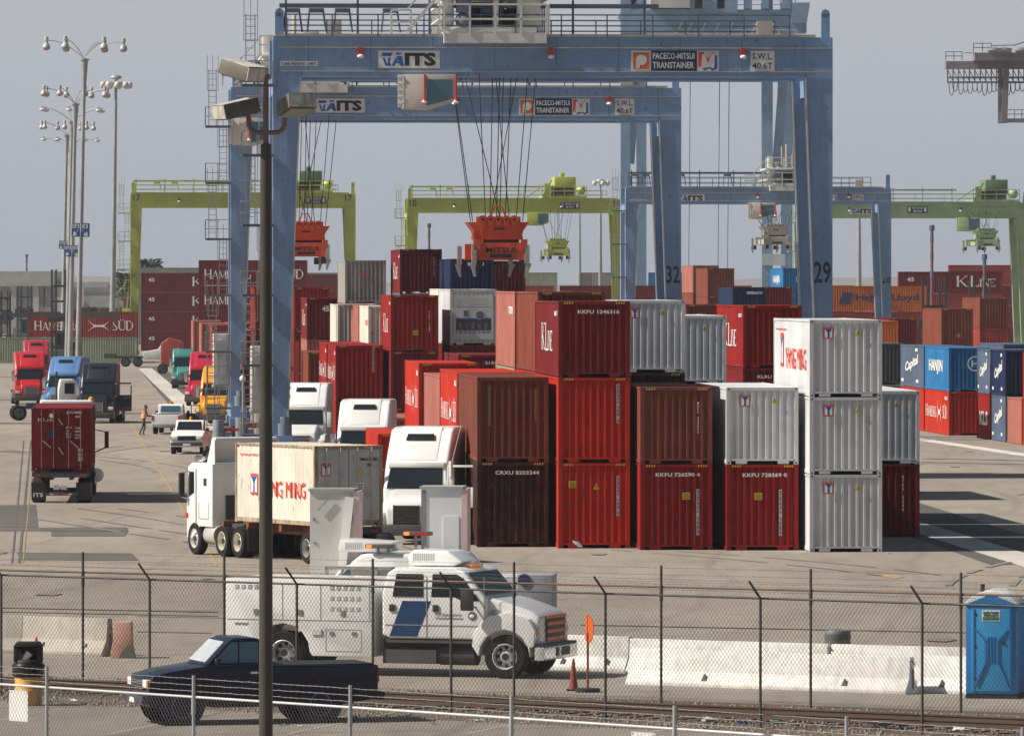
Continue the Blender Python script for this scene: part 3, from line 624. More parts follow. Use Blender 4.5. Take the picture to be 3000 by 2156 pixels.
# ================================================================ cranes
CBLUE = paint((.195, .315, .51), .5, .22, streak=.3, rust=.05, scale=.7, dcol=(.11, .17, .26)); LIME = paint((.46, .52, .10), .5, .2, streak=.15, dcol=(.2, .2, .06)); TEAL = paint((.34, .44, .25), .5, .2, dcol=(.12, .16, .11))  # lime made paler, haze of distance put into the colour
CWHITE = paint((.68, .68, .64), .5, .2, dcol=(.3, .27, .2)); CBEIGE = paint((.50, .46, .40), .5, .2); ORANGE = paint((.60, .075, .018), .45, .2, dcol=(.1, .02, .01))
DSTEEL = paint((.09, .12, .17), .6, .3); SIGNW = paint((.66, .66, .64), .5, .15)
def railing(mb, p0, p1, h=1.1, step=2.0, r=.025):
    p0 = Vector(p0); p1 = Vector(p1); L = (p1 - p0).length; n = max(1, int(L / step))
    for z in (h, h * .5): mb.bar(p0 + Vector((0,0,z)), p1 + Vector((0,0,z)), r * 2)
    for i in range(n + 1): q = p0.lerp(p1, i / n); mb.bar(q, q + Vector((0,0,h)), r * 2)
def ladder(mb, x, y, z0, z1, w=.5, cage=True, step=.3, r=.03):
    for s in (0, w): mb.bar((x + s, y, z0), (x + s, y, z1), r * 2)
    k = z0
    while k < z1: mb.bar((x, y, k), (x + w, y, k), r * 1.3); k += step
    if cage:
        k = z0 + 2
        while k < z1 + .8:
            mb.bar((x - .1, y, k), (x - .1, y - .6, k), r * 1.6); mb.bar((x + w + .1, y, k), (x + w + .1, y - .6, k), r * 1.6); mb.bar((x - .1, y - .6, k), (x + w + .1, y - .6, k), r * 1.6); k += 1.1
        for a in (-.1, w * .5, w + .1): mb.bar((x + a, y - .6, z0 + 2), (x + a, y - .6, z1 + .8), r * 1.4)
def sign(root, x0, z0, w, h, y, draw=None, mat=None):
    mb = MB(); mb.box(x0, x0 + w, y - .03, y - .005, z0, z0 + h); s = mb.build('sign_panel', mat or SIGNW, root, smooth=False)
    if draw: draw(s, x0, z0, w, h, y - .03)
    return s
EX, EZ = Vector((1,0,0)), Vector((0,0,1))
def draw_its(s, x, z, w, h, y):
    mb = MB(); u = w * .37; ox = x + w * .05; oz = z + h * .12; hh = h * .76
    def P(*pts, k=0): mb.add([(ox + a * u, y - .012 - k, oz + b * hh) for a, b in pts], [tuple(range(len(pts)))])
    P((.0,.74),(.05,1),(.5,1),(.42,.74)); P((.05,.6),(.16,.6),(.24,.12),(.18,0)); P((.18,0),(.42,0),(.42,.2),(.24,.2),k=.002); P((.3,.6),(.42,.6),(.36,.2),(.28,.2),k=.004)
    P((.44,0),(.62,.6),(.76,.6),(.58,0)); P((.62,.86),(.66,1),(.92,1),(.86,.86)); P((.66,.74),(.90,.74),(1,0),(.84,0),k=.002); P((.60,.2),(.94,.2),(.94,.36),(.64,.36),k=.005)
    mb.build('logo_figure', INKB, s)
    mb = MB(); text(mb, 'ITS', (x + w * .43, y - .004, z + h * .12), EX, EZ, w * .51, h * .76, .05); mb.build('lettering', INKK, s)
def draw_swl(s, x, z, w, h, y):
    mb = MB(); text(mb, 'S.W.L.', (x + w * .08, y - .004, z + h * .58), EX, EZ, w * .84, h * .32, .01); text(mb, '40.6T', (x + w * .08, y - .004, z + h * .1), EX, EZ, w * .84, h * .32, .01); mb.build('lettering', INKK, s)
def draw_pm(s, x, z, w, h, y):
    def R_(mat, nm, a, b, c, d, k): 
        mb = MB(); mb.add([(x + p * w, y - k, z + q * h) for p, q in ((a, b), (c, b), (c, d), (a, d))], [(0,1,2,3)]); return mb.build(nm, mat, s)
    R_(plain((.60,.13,.03),.6), 'logo_square', .02, .08, .205, .92, .006)
    mb = MB(); cx, cz, r = x + w * .115, z + h * .54, h * .27
    mb.add([(cx + r * math.cos(t * math.pi / 10), y - .010, cz + r * math.sin(t * math.pi / 10)) for t in range(20)], [tuple(range(20))])
    mb.add([(cx - r, y - .013, z + h * .12), (cx - r * .3, y - .013, z + h * .12), (cx - r * .3, y - .013, cz), (cx - r, y - .013, cz)], [(0,1,2,3)]); mb.build('logo_figure', SIGNW, s)
    R_(INKN, 'blue_field', .225, .0, .75, 1, .006)
    mb = MB(); text(mb, 'PACECO-MITSUI', (x + w * .245, y - .009, z + h * .58), EX, EZ, w * .475, h * .32, .02); text(mb, 'TRANSTAINER', (x + w * .245, y - .009, z + h * .12), EX, EZ, w * .47, h * .32, .02); mb.build('lettering', SIGNW, s)
    mb = MB(); ox = x + w * .765; u = w * .22
    def P(pts, k): mb.add([(ox + a * u, y - k, z + b * h) for a, b in pts], [tuple(range(len(pts)))])
    P(((0,.2),(0,.95),(.25,.95),(.5,.6),(.78,.97),(.82,.7),(.5,.45),(.25,.5),(.2,.2)), .006); mb.build('logo_red', INKR, s)
    mb = MB(); P(((.2,.12),(.3,0),(.55,.12),(.75,0),(.98,.12),(.98,.75),(.82,.8),(.8,.2)), .010); mb.build('logo_blue', INKB, s)
    mb = MB(); P(((.14,.14),(.3,.14),(.34,.84),(.2,.84)), .014); P(((.66,.14),(.82,.14),(.86,.84),(.70,.84)), .014); P(((.34,.84),(.2,.84),(.44,.2),(.54,.2)), .0155); P(((.70,.84),(.86,.84),(.56,.2),(.46,.2)), .017); mb.build('logo_letter', SIGNW, s)
def draw_cab(s, x, z, w, h, y): mb = MB(); text(mb, 'CAB HEIGHT : 54FT', (x + w * .04, y - .004, z + h * .2), EX, EZ, w * .92, h * .6, .012); mb.build('lettering', INKK, s)
def draw_dark(s, x, z, w, h, y):
    mb = MB(); text(mb, 'PACECO', (x + w * .25, y - .004, z + h * .55), EX, EZ, w * .5, h * .3); text(mb, 'MITSUI', (x + w * .3, y - .004, z + h * .12), EX, EZ, w * .4, h * .3)
    for a in (.05, .82): mb.box(x + w * a, x + w * (a + .12), y - .012, y - .002, z + h * .2, z + h * .8)
    mb.build('lettering', INKW, s)
def crane(xl, D, Wd, zt, bd, mat, number, label, tx, style='blue', rz=TH, lowz=0):
    c = thing('gantry_crane', label, 'crane', (X(xl, D), D, 0), rz, 'rubber tyred gantry cranes'); dp = 7.0; zb = zt - bd
    for y0 in (0, dp - .9):              # two girders
        g = MB(); g.box(.0, Wd, y0, y0 + .9, zb + .24, zt); g.box(1.3, Wd - 1.3, y0 - .06, y0 + .96, zb, zb + .24); g.box(.0, 1.28, y0, y0 + .9, zb, zb + .24); g.box(Wd - 1.28, Wd, y0, y0 + .9, zb, zb + .24)
        gi = g.build('girder', mat, c, smooth=False)
        if style == 'blue' and y0 == 0:
            q = MB()
            for i in range(9): q.box(1.6 + i * 2.85, 1.63 + i * 2.85, -.008, -.001, zb + .3, zt - .02)
            q.build('weld_seam', paint((.10, .17, .27), .6, .5), gi, smooth=False)
        q = MB()
        for z in (zb + .27, zt - .5): q.bar((.3, y0 - .05, z), (Wd - .1, y0 - .05, z), .05)
        q.bar((.1, y0 - .02, zt + .06), (Wd - .8, y0 - .02, zt + .06), .14, .12)
        q.build('cable_pipe', CBEIGE if style == 'blue' else mat, gi)
        q = MB(); railing(q, (.6, y0 - .1 if y0 == 0 else y0 + .8, zt), (Wd - 2.0, y0 - .1 if y0 == 0 else y0 + .8, zt), 1.0, 2.1 if style == 'blue' else 3, .03); q.build('railing', DSTEEL if style == 'blue' else mat, gi)
        if y0 == 0 and style != 'teal2':
            q = MB(); q.bar((.3, .5, zt + 1.42), (Wd - 8, .5, zt + 1.42), .10, .2)
            for i in range(6): q.bar((.6 + i * 3.3, .5, zt), (.6 + i * 3.3, .5, zt + 1.7), .1)
            for i, xx in enumerate((.9, 2.0, 3.2, 5.4, 9.9) if style == 'blue' else (3, 5)):  # festoon loops
                q.tube([(xx - .3, .5, zt + 1.3), (xx - .42, .5, zt + .2)], .05); q.tube([(xx + .3, .5, zt + 1.3), (xx + .45, .5, zt + .2)], .05); q.box(xx - .3, xx + .3, .4, .6, zt + 1.1, zt + 1.3)
            q.build('festoon_track', DSTEEL if style == 'blue' else mat, gi)
    for sx in (0, 1):                    # four tapering legs
        for y0 in (0, dp - 1.0):
            l = MB(); wt, wb = (1.26, .66)
            xo = 0 if sx == 0 else Wd; k = 1 if sx == 0 else -1; yi = y0
            def q(x, y): return (xo + k * x, y)
            z0, z1 = 1.9, zb + .02
            a = [q(0, yi), q(wt, yi), q(wt, yi + 1.0), q(0, yi + 1.0)]; b = [q(0, yi + .15), q(wb, yi + .15), q(wb, yi + .85), q(0, yi + .85)]
            if sx: a = a[::-1]; b = b[::-1]
            l.add([(x, y, z0) for x, y in b] + [(x, y, z1) for x, y in a], [(0,3,2,1),(4,5,6,7),(0,1,5,4),(1,2,6,5),(2,3,7,6),(3,0,4,7)])
            if sx == 0 or True: lg = l.build('leg', mat, c, smooth=False)
            e = MB(); e.bar((xo + k * wb, yi + .12, z0), (xo + k * wt, yi - .03, z1), .07); e.build('edge_pipe', CBEIGE if style == 'blue' else mat, lg)
            if y0 == 0 and number and (sx == 1 or style != 'blue'):
                n = MB(); zz = 9.0 if style == 'blue' else 9.6; hh = 1.0 if style == 'blue' else .55
                text(n, number, (xo - .86 if sx else .12, yi + .08, zz), EX, EZ, .78 if style == 'blue' else .5, hh, .015); n.build('crane_number', INKK, lg)
        s = MB(); xo = .0 if sx == 0 else Wd - .9; s.box(xo, xo + .9, -1.2, dp + 1.2, 1.35, 2.05); s.build('sill_beam', mat, c)
        for y in (-1.0, dp + 1.0):
            b = MB(); b.box(xo - .1, xo + 1.0, y - .9, y + .9, .9, 1.35); bg_ = b.build('bogie', mat, c)
            for yy in (-.8, .8):
                wl = MB(); wl.lathe([(.55, 0), (.72, .06), (.72, .44), (.55, .5)], (xo + .2, y + yy, .73), 18, 'x'); wl.build('tyre', RUBBER, bg_)
        for z in (zb - .3,):
            s = MB(); s.box(xo, xo + .9, 1.0, dp - 1.0, z - .5, z + .3); s.build('tie_beam', mat, c)
    if number and style != 'blue':
        for xx in (.3, Wd - 1.2):
            n = MB(); text(n, number, (xx, -.01, zb + .75), EX, EZ, .8, .7, .01); n.build('crane_number', INKK, c)
    # lifting lugs at the beam ends
    for x, s_ in ((.1, 1), (Wd - .5, 1)):
        m = MB(); m.box(x, x + .4, .3, .6, zt, zt + 1.1); m.lathe([(.2, 0), (.2, .3)], (x + .2, .3, zt + 1.1), 14, 'y'); m.build('lifting_lug', mat, c)
    # access ladders and landings on the left
    m = MB(); m2 = MB(); lx = -.15
    zc = zt + 1.0; side = 0
    while zc > 4.5:
        zz = zc - 3.2; x0 = -.75 if side else -1.35
        ladder(m, x0 + .1, -.1, zz, zc, .42, True, .33, .022)
        m2 = MB(); m2.box(-1.45, -.0, -.75, .3, zz - .12, zz); m2.build('landing', DSTEEL if style == 'blue' else mat, c)
        railing(m, (-1.45, -.75, zz), (-.05, -.75, zz), 1.05, .7, .022); railing(m, (-1.45, -.75, zz), (-1.45, .3, zz), 1.05, .9, .022)
        zc = zz; side ^= 1
    m.build('access_ladder', GALV if style == 'blue' else mat, c)
    # trolley with machinery
    tz = zt; t = MB()
    if style == 'blue':
        t.box(tx, tx + 4.7, -.9, dp + .9, tz - .32, tz + .12); tr_ = t.build('trolley', CWHITE, c, smooth=False)
        r_ = MB()
        for yy in (-.9, dp + .9): railing(r_, (tx, yy, tz + .1), (tx + 4.7, yy, tz + .1), 1.35, 1.1, .045)
        railing(r_, (tx - .2, -.9, tz + .1), (tx - .2, dp, tz + .1), 1.35, 1.4, .04); railing(r_, (tx + 4.8, -.9, tz + .1), (tx + 4.8, dp, tz + .1), 1.35, 1.4, .04)
        for i in range(2): railing(r_, (tx - .3, -.6 + i, tz + 1.9), (tx + 4.9, -.6 + i, tz + 1.9), 1.0, 1.3, .04)
        r_.bar((tx - 1.7, -.4, tz + .2), (tx - .2, -.4, tz + 1.9), .14); r_.bar((tx - 1.7, -.4, tz + 1.2), (tx - .2, -.4, tz + 2.9), .07)
        railing(r_, (tx - 2.4, -.4, tz + .1), (tx - 1.5, -.4, tz + .1), 1.1, .9, .05)
        r_.build('trolley_railing', CWHITE, tr_)
        d = MB(); d.box(tx + .3, tx + 4.3, 0, dp, tz + .12, tz + .45); d.box(tx - .2, tx + 4.9, -.2, dp, tz + 1.72, tz + 1.9)
        d.box(tx + 3.6, tx + 4.5, .2, 2.2, tz + .5, tz + 2.8); d.box(tx + .1, tx + .5, .2, 2.2, tz + .5, tz + 1.8); d.box(tx - .1, tx + .4, 0, 1.2, tz + .3, tz + 3)
        for a in (1.0, 2.3, 3.4): d.box(tx + a, tx + a + .25, 0, .8, tz + .45, tz + 1.75)
        d.build('machinery_frame', CWHITE, tr_, bevel=.03)
        d = MB(); d.lathe([(.55, 0), (.6, .05), (.6, 1.5), (.55, 1.55)], (tx + 1.35, 1.6, tz + 1.05), 20, 'x'); d.lathe([(.55, 0), (.6, .05), (.6, 1.0), (.55, 1.05)], (tx + 3.0, 1.6, tz + 1.05), 20, 'x'); d.box(tx + 1.2, tx + 3.6, .9, 1.0, tz + .5, tz + 1.3)
        d.build('rope_drum', BLACK, tr_)
        d = MB(); d.lathe([(.34, 0), (.36, .2), (.36, .8), (.25, .95)], (tx + .95, .2, tz + 1.1), 16); d.ball((tx + .95, .2, tz + .75), .4); d.build('hoist_motor', paint((.16,.19,.26),.5,.3), tr_)
        d = MB(); d.box(tx + .6, tx + .9, 0, .5, tz + 2.05, tz + 2.5); d.box(tx + 2.2, tx + 3.1, 0, .6, tz + 2.05, tz + 3.2); d.cyl((tx + 1.7, .2, tz + 2), (tx + 1.7, .2, tz + 4.2), .12); d.cyl((tx + 1.3, .8, tz + 2), (tx + 1.3, .8, tz + 4.0), .08); d.box(tx + 3.5, tx + 4.4, .4, 2.4, tz + 2.9, tz + 3.9); d.build('hoist_gear', CBEIGE, tr_, bevel=.02)
    else:
        t.box(tx - 1.2, tx + 4.0, -.4, dp + .4, tz + .1, tz + .35); tr_ = t.build('trolley', mat, c, smooth=False)
        h = MB(); h.prism([(tx + .3, tz + 1.0), (tx + 2.8, tz + 1.0), (tx + 2.8, tz + 2.6), (tx + .3, tz + 2.6)], 'y', .6, dp - .6); h.box(tx + 1.0, tx + 1.5, 1, 2, tz + 2.6, tz + 3.1); h.build('machinery_house', paint((.13, .22, .11), .5, .2) if style == 'teal' or number == '17' else mat, tr_, bevel=.06)
        h = MB(); h.box(tx - .1, tx + 2.6, .2, 1.0, tz + .35, tz + 1.3); h.build('rope_drum', BLACK, tr_)
        r_ = MB(); railing(r_, (tx - 1.2, -.4, tz + .35), (tx + 4.0, -.4, tz + .35), 1.1, 1.2, .04); r_.bar((tx - 3, -.2, tz + .2), (tx - 1, -.2, tz + 1.6), .1); r_.bar((tx - 1.1, -.3, tz + .3), (tx - .1, -.3, tz + 2.2), .2); r_.build('trolley_railing', mat, tr_)
        h = MB(); h.ball((tx + 3.4, .4, tz + 1.0), .55); h.box(tx - .9, tx - .2, .2, 1, tz + .3, tz + 1.8); h.build('hoist_motor', mat, tr_)
    # driver's cab hanging under the girder
    if style == 'blue':
        k = MB(); cx = tx - 2.1; z0 = zb - 1.45
        k.prism([(cx + .25, z0), (cx + 1.45, z0 - .05), (cx + 2.65, z0 + .35), (cx + 2.65, zb + .1), (cx + .25, zb + .1)], 'y', -.6, 1.4); cb = k.build('cab', paint((.62,.56,.50),.5,.15), c, bevel=.03)
        k = MB(); k.prism([(cx + 1.3, z0 + .12), (cx + 2.5, z0 + .45), (cx + 2.5, zb - .12), (cx + 1.3, zb - .12)], 'y', -.64, -.61); k.build('cab_window', BLUEGLASS, cb, smooth=False)
        k = MB(); k.box(cx, cx + .22, -.62, -.5, z0 + .05, zb + .1); 
        for i in range(5): k.box(cx - .02, cx + .24, -.66, -.5, z0 + .2 + i * .3, z0 + .26 + i * .3)
        k.build('cab_door', CWHITE, cb)
        for xx in (cx + 1.22, cx + 2.66): 
            k = MB(); k.cyl((xx, -.68, z0 + .45), (xx, -.68, zb + .1), .045); k.ball((xx, -.68, z0 + .35), .14, sc=(1, 1, .8)); k.build('cab_lamp', [LAMPRED], cb)
            k = MB(); k.ball((xx, -.69, z0 + .3), .145, sc=(1, 1, .6)); k.build('lamp_lens', HEAD, cb)
    else:
        k = MB(); k.prism([(tx - 2.9, zb - 1.5), (tx - 1.2, zb - 1.5), (tx - .45, zb - 1.2), (tx - .4, zb), (tx - 2.9, zb)], 'y', -.2, 1.6); cb = k.build('cab', mat, c, bevel=.04)
        k = MB(); k.prism([(tx - 1.7, zb - 1.3), (tx - 1.2, zb - 1.35), (tx - .6, zb - 1.1), (tx - .55, zb - .12), (tx - 1.7, zb - .12)], 'y', -.24, -.21); k.build('cab_window', BLUEGLASS, cb, smooth=False)
    # lamps on the girder
    for xx in ((4.0, 12.75, 21.6) if style == 'blue' else (5.5, 18)):
        k = MB(); k.box(xx - .12, xx + .1, -.3, -.06, zt - .85, zt - .5); fl_ = k.build('floodlight', LAMPRED if style == 'blue' else DSTEEL, c)
        k = MB(); k.ball((xx, -.25, zt - .92), .15, sc=(1.1, 1, .7)); k.build('lamp_lens', HEAD, fl_)
    if style == 'blue':
        sign(c, 4.82, zt - 1.45, 2.82, .80, -.005, draw_its); sign(c, 16.45, zt - 1.55, 4.04, .92, -.005, draw_pm); sign(c, 21.95, zt - 1.55, 1.1, .92, -.005, draw_swl); sign(c, .33, zt - 1.36, 1.72, .22, -.005, draw_cab)
        k = MB(); k.box(Wd - 3.5, Wd - 2.8, -.15, .15, zt + .15, zt + .75); k.build('junction_box', CBEIGE, c)
    else:
        sign(c, tx + .9 if number != '' else 12, zt - 1.15, 2.3, .75, -.005, draw_dark, INKN)
        if style == 'teal': sign(c, 5.6, zt - 1.3, 2.6, .7, -.005, draw_its, SIGNW)
    # power unit and cabinets low on the left side
    k = MB(); k.box(-.95, -.05, 1.2, 4.4, 3.2, 6.1); pu = k.build('power_unit', paint((.50,.48,.43),.5,.35) if style == 'blue' else mat, c, bevel=.05)
    k = MB(); k.prism([(-.5 + .3 * math.cos(t * math.pi / 8), 4.65 + (.85 if math.sin(t * math.pi / 8) > 0 else -.85) + .25 * math.sin(t * math.pi / 8)) for t in range(16)], 'y', 1.15, 1.18); k.build('power_unit_door', paint((.40,.39,.36),.5,.3), pu)
    k = MB(); k.box(-1.0, .05, .4, 4.5, 3.05, 3.17); railing(k, (-1.3, .4, 3.17), (0, .4, 3.17), 1.1, .6); ladder(k, -1.35, .35, .6, 6.6, .45, False); k.build('service_platform', GALV if style == 'blue' else mat, pu)
    k = MB(); k.cyl((.5, -.6, 1.4), (.5, -.6, 2.6), .35, n=14); k.cyl((.5, -.6, 2.6), (.5, -.6, 2.9), .2); k.build('drive_motor', paint((.17,.22,.28),.5,.4), c)
    return c
zt29 = Z(107, 322)
crane(800, 322, 25.75, zt29, 1.86, CBLUE, '29', 'nearest blue gantry crane with number 29 on its right leg', 7.8)
crane(676, 400.5, 25.75, Z(256, 400.5), 1.86, CBLUE, '32', 'blue gantry crane number 32 standing just behind crane 29', 1.93)
crane(1833, 678, 25.75, Z(550, 678), 1.55, CBLUE, '28', 'small far blue gantry crane number 28 at the right', 13.9)
crane(383, 800, 25.6, Z(567, 800), 1.6, LIME, '17', 'lime green gantry crane number 17 at the left', 19.0, 'lime')
crane(1193, 822, 25.4, Z(583, 822), 1.6, LIME, '18', 'lime green gantry crane number 18 in the middle distance', 17.0, 'lime')
crane(2345, 786, 25.6, Z(594, 786), 1.7, TEAL, '', 'pale green gantry crane at the right edge', 20.6, 'teal')

def spreader(xl, D, zb, zr, label, mat, grp='container spreaders hanging from cranes', letters=True):
    c = thing('container_spreader', label, 'spreader', (X(xl, D), D, zb), TH, grp); w = 2.44; L = 12.19
    m = MB(); m.box(.25, w - .25, 0, .35, .55, 1.3); m.box(.25, w - .25, L - .35, L, .55, 1.3); m.box(.55, 1.05, .3, L - .3, .6, 1.05); m.box(w - 1.05, w - .55, .3, L - .3, .6, 1.05)
    m.prism([(0, .5), (w, .5), (w, .95), (w - .25, 1.05), (w - .35, 1.3), (w - .8, 1.3), (w - .9, 1.15), (.9, 1.15), (.8, 1.3), (.35, 1.3), (.25, 1.05), (0, .95)], 'y', -.08, .0)
    b = m.build('spreader_beam', mat, c, smooth=False)
    m = MB(); m.box(.72, 1.72, -.1, -.08, .62, .78); m.build('slot', BLACK, b)
    if letters: m = MB(); text(m, 'MITSUI', (.55, -.085, .84), EX, EZ, 1.35, .24, .02); m.build('lettering', INKK, b)
    m = MB(); cy = L / 2
    m.prism([(-.2, 2.25), (w + .2, 2.25), (w - .08, 1.85), (w - .14, 1.62), (.14, 1.62), (.08, 1.85)], 'y', cy - 4.6, cy - 2.0); m.box(.1, w - .1, cy - 4.6, cy - 2, 1.45, 1.62)
    for x in (.2, .75, 1.5, w - .35): m.box(x, x + .15, cy - 4.4, cy - 4.2, 1.44, 1.76)
    m.box(.0, .3, -.2, -.09, .95, 1.45); m.box(w - .3, w, -.2, -.09, .95, 1.45)
    for i in range(5): m.lathe([(.24, 0), (.24, .15)], (.5 + i * .36, cy - 4.65, 2.32), 12, 'y')
    m.box(.2, .5, cy - 4.5, cy - 4.3, 2.2, 2.5); m.box(w - .5, w - .2, cy - 4.5, cy - 4.3, 2.2, 2.5); m.box(1.05, 1.4, cy - 4.5, cy - 4.3, 2.2, 2.5); m.bar((.85, cy - 4.2, 2.4), (1.05, cy - 4.2, 2.95), .07); m.bar((1.6, cy - 4.2, 2.4), (1.4, cy - 4.2, 2.95), .07); m.bar((1.05, cy - 4.2, 2.95), (1.4, cy - 4.2, 2.95), .07)
    for x in (.05, .42): m.box(x, x + .1, cy - 4.7, cy - 4.6, .9, 1.95)
    hb = m.build('head_block', mat, c, smooth=False); m = MB(); m.box(.25, w - .25, cy - 4.2, cy - 2.4, 1.28, 1.45); m.box(1.0, 1.5, cy - 4.62, cy - 4.6, 1.9, 1.98); m.build('gap_shade_block', BLACK, hb)  # black block under the head block, shade of the gap put into colour
    for i in range(5): m = MB(); m.lathe([(.07, 0), (.07, .03)], (.5 + i * .36, cy - 4.69, 2.36), 10, 'y'); m.build('sheave_hub', BLACK, hb)
    for x in (-.1, w - .12):
        for y in (-.2, L):
            g = MB(); g.box(x, x + .22, y, y + .2, .35, 1.2); g.prism([(x - .1 if x < 1 else x + .05, .35), (x + .15 if x < 1 else x + .32, .35), (x + .2 if x < 1 else x + .1, -.25), (x + .1 if x < 1 else x, -.25)], 'y', y + .03, y + .16); g.build('guide_arm', paint((.42,.40,.38),.5,.4), c)
            g = MB(); g.box(x + .05 + (.15 if x < 1 else -.3), x + .35 + (.15 if x < 1 else -.3), y + .1, y + .3, .1, .5); g.build('twistlock', BLACK, c)
    m = MB(); r_ = random.Random(5)
    for i, (a, bx, dy) in enumerate(((.0, -.9, -1), (.1, -.7, 2), (.7, .3, -2), (.9, 1.1, 1), (1.2, 1.3, -1), (1.35, 1.6, 1), (1.6, 1.9, 0), (1.8, 1.3, 2), (2.1, 2.6, -1), (2.4, 3.1, 1), (.9, 2.3, 2), (1.4, -.2, 1))):
        m.cyl((a, cy - 3.4, 2.3), (bx, cy - 3 + dy, zr - zb), .022, n=5)
    m.build('hoist_ropes', BLACK, c)
    return c
spreader(1388, 320.5, 9.55, 18.6, 'big orange lifting frame hanging from crane 29', ORANGE)
spreader(834, 398, 10.0, 18.6, 'orange lifting frame beside the leg of crane 29 hanging from crane 32', ORANGE)
spreader(1606, 819, Z(762, 819), 17.6, 'small lime green lifting frame below crane 18', LIME, letters=False)
spreader(2863, 783, Z(735, 783), 17.0, 'small pale green lifting frame at the far right', TEAL, letters=False)
spreader(2240, 676, 12.2, 16, 'lifting frame of the far crane 28 behind the leg of crane 29', CBEIGE, letters=False)

# ship-to-shore cranes beyond the yard
STS = paint((.17, .28, .42), .5, .15)
def sts(D, label, legs, y0, y1, xa, xb, braces, ybase=870):
    c = thing('quay_crane', label, 'crane', (X(xa, D), D, 0), 0, 'ship to shore cranes on the far quay'); ox = X(xa, D)
    for (a, b, dy) in legs:
        m = MB(); m.box(X(a, D) - ox, X(b, D) - ox, dy, dy + 2.2, 0, Z(y0 - 40, D)); m.build('leg', STS, c, smooth=False)
    for (xa1, ya1, xb1, yb1) in braces: m = MB(); m.bar((X(xa1, D) - ox, 1, Z(ya1, D)), (X(xb1, D) - ox, 1, Z(yb1, D)), 1.5); m.build('brace', STS, c)
    m = MB(); m.box(X(xa, D) - ox, X(xb, D) - ox, -1.5, 4, Z(y1, D), Z(y0, D)); m.build('portal_beam', STS, c, smooth=False)
    return c, ox
D_ = 1150
c_, ox = sts(D_, 'hazy blue quay crane standing behind the beams of crane 29', [(1818, 1847, 0), (1868, 1898, 12), (2232, 2264, 0), (2296, 2330, 12)], 30, 98, 1822, 2362,
    [(1845, 480, 1862, 240), (1862, 240, 1864, -40), (2268, 600, 2292, 280), (2292, 280, 2298, 110), (1822, 60, 1880, -60), (2262, 640, 2240, 520)])
m = MB(); m.box(X(1905, D_) - ox, X(2019, D_) - ox, -3, 6, Z(26, D_), Z(-60, D_)); m.build('machinery_house', paint((.5,.5,.48),.5,.2), c_, smooth=False)
m = MB(); m.box(X(2020, D_) - ox, X(2160, D_) - ox, -2, 6, Z(40, D_), Z(-20, D_)); m.prism([(X(2318, D_) - ox, Z(10, D_)), (X(2372, D_) - ox, Z(10, D_)), (X(2362, D_) - ox, Z(70, D_)), (X(2318, D_) - ox, Z(70, D_))], 'y', -2, 3)
for i, x in enumerate((2035, 2100, 2180, 2230, 2290)): m.box(X(x, D_) - ox, X(x + 22, D_) - ox, -2, 2, Z(28, D_), Z(-15 - 12 * (i % 2), D_))
m.build('upper_works', STS, c_, smooth=False)
m = MB(); railing(m, (X(2150, D_) - ox, -1, Z(30, D_)), (X(2330, D_) - ox, -1, Z(30, D_)), 1.6, 2.5, .06); railing(m, (X(1985, D_) - ox, -2, Z(118, D_)), (X(2330, D_) - ox, -2, Z(118, D_)), 1.6, 2.5, .06)
for x in (1980, 2010, 2050, 2090, 2130, 2200, 2250): m.bar((X(x, D_) - ox, -1.6, Z(104, D_)), (X(x + 16, D_) - ox, -1.6, Z(70, D_)), .35)
m.build('walkway', paint((.5,.53,.55),.5,.1), c_)
for x in (2024, 2110, 2138): m = MB(); m.cyl((X(x, D_) - ox, 1, Z(98, D_)), (X(x - 6, D_) - ox, 1, Z(790, D_)), .07, n=5); m.build('hoist_rope', DSTEEL, c_)
m = MB(); m.box(X(2232, D_) - ox, X(2300, D_) - ox, -.4, .0, Z(778, D_), Z(745, D_)); m.build('pale_panel', paint((.45,.52,.56),.5,.1), c_)
# boom of another quay crane coming in from the right
D_ = 900; GB = paint((.20, .18, .20), .6, .2); bx = X(2772, D_)
c_ = thing('quay_crane', 'grey boom end with hanging cable loops entering at the upper right', 'crane', (bx, D_, 0), 0, 'ship to shore cranes on the far quay')
def lx(p): return X(p, D_) - bx
m = MB(); m.box(lx(2772), lx(3060), 0, 3, Z(202, D_), Z(180, D_)); m.box(lx(2850), lx(3400), -4, 0, Z(180, D_), Z(158, D_)); m.box(lx(3060), lx(3400), 0, 3, Z(202, D_), Z(180, D_)); m.build('boom_girder', GB, c_, smooth=False)
m = MB()
for y in (228, 242): m.bar((lx(2775), 0, Z(y, D_)), (lx(3400), 0, Z(y, D_)), .25)
for i in range(24): x = 2776 + i * 16; m.bar((lx(x), 0, Z(200, D_)), (lx(x), 0, Z(242, D_)), .16); m.bar((lx(x), 0, Z(205, D_)), (lx(x + 16), 0, Z(238, D_)), .1)
railing(m, (lx(2770), -.5, Z(178, D_)), (lx(2818), -.5, Z(178, D_)), 1.1, .9, .05); railing(m, (lx(2846), -4, Z(156, D_)), (lx(2898), -4, Z(156, D_)), 1.1, .9, .05)
m.bar((lx(2898), -4, Z(138, D_)), (lx(2962), -4, Z(136, D_)), .12); m.bar((lx(2962), -4, Z(138, D_)), (lx(3100), -4, Z(90, D_)), .14); m.bar((lx(2820), -4, Z(158, D_)), (lx(2850), -4, Z(160, D_)), .1)
m.build('boom_lattice', GB, c_)
m = MB(); r_ = random.Random(2)
for i in range(22):
    x0 = lx(2778 + i * 14 + r_.uniform(-2, 2)); w_ = .32; dp = r_.uniform(1.2, 1.8)
    m.tube([(x0 + w_ - w_ * math.cos(t * math.pi / 6), -.3, Z(240, D_) - dp * math.sin(t * math.pi / 6) ** .6) for t in range(7)], .06, 5)
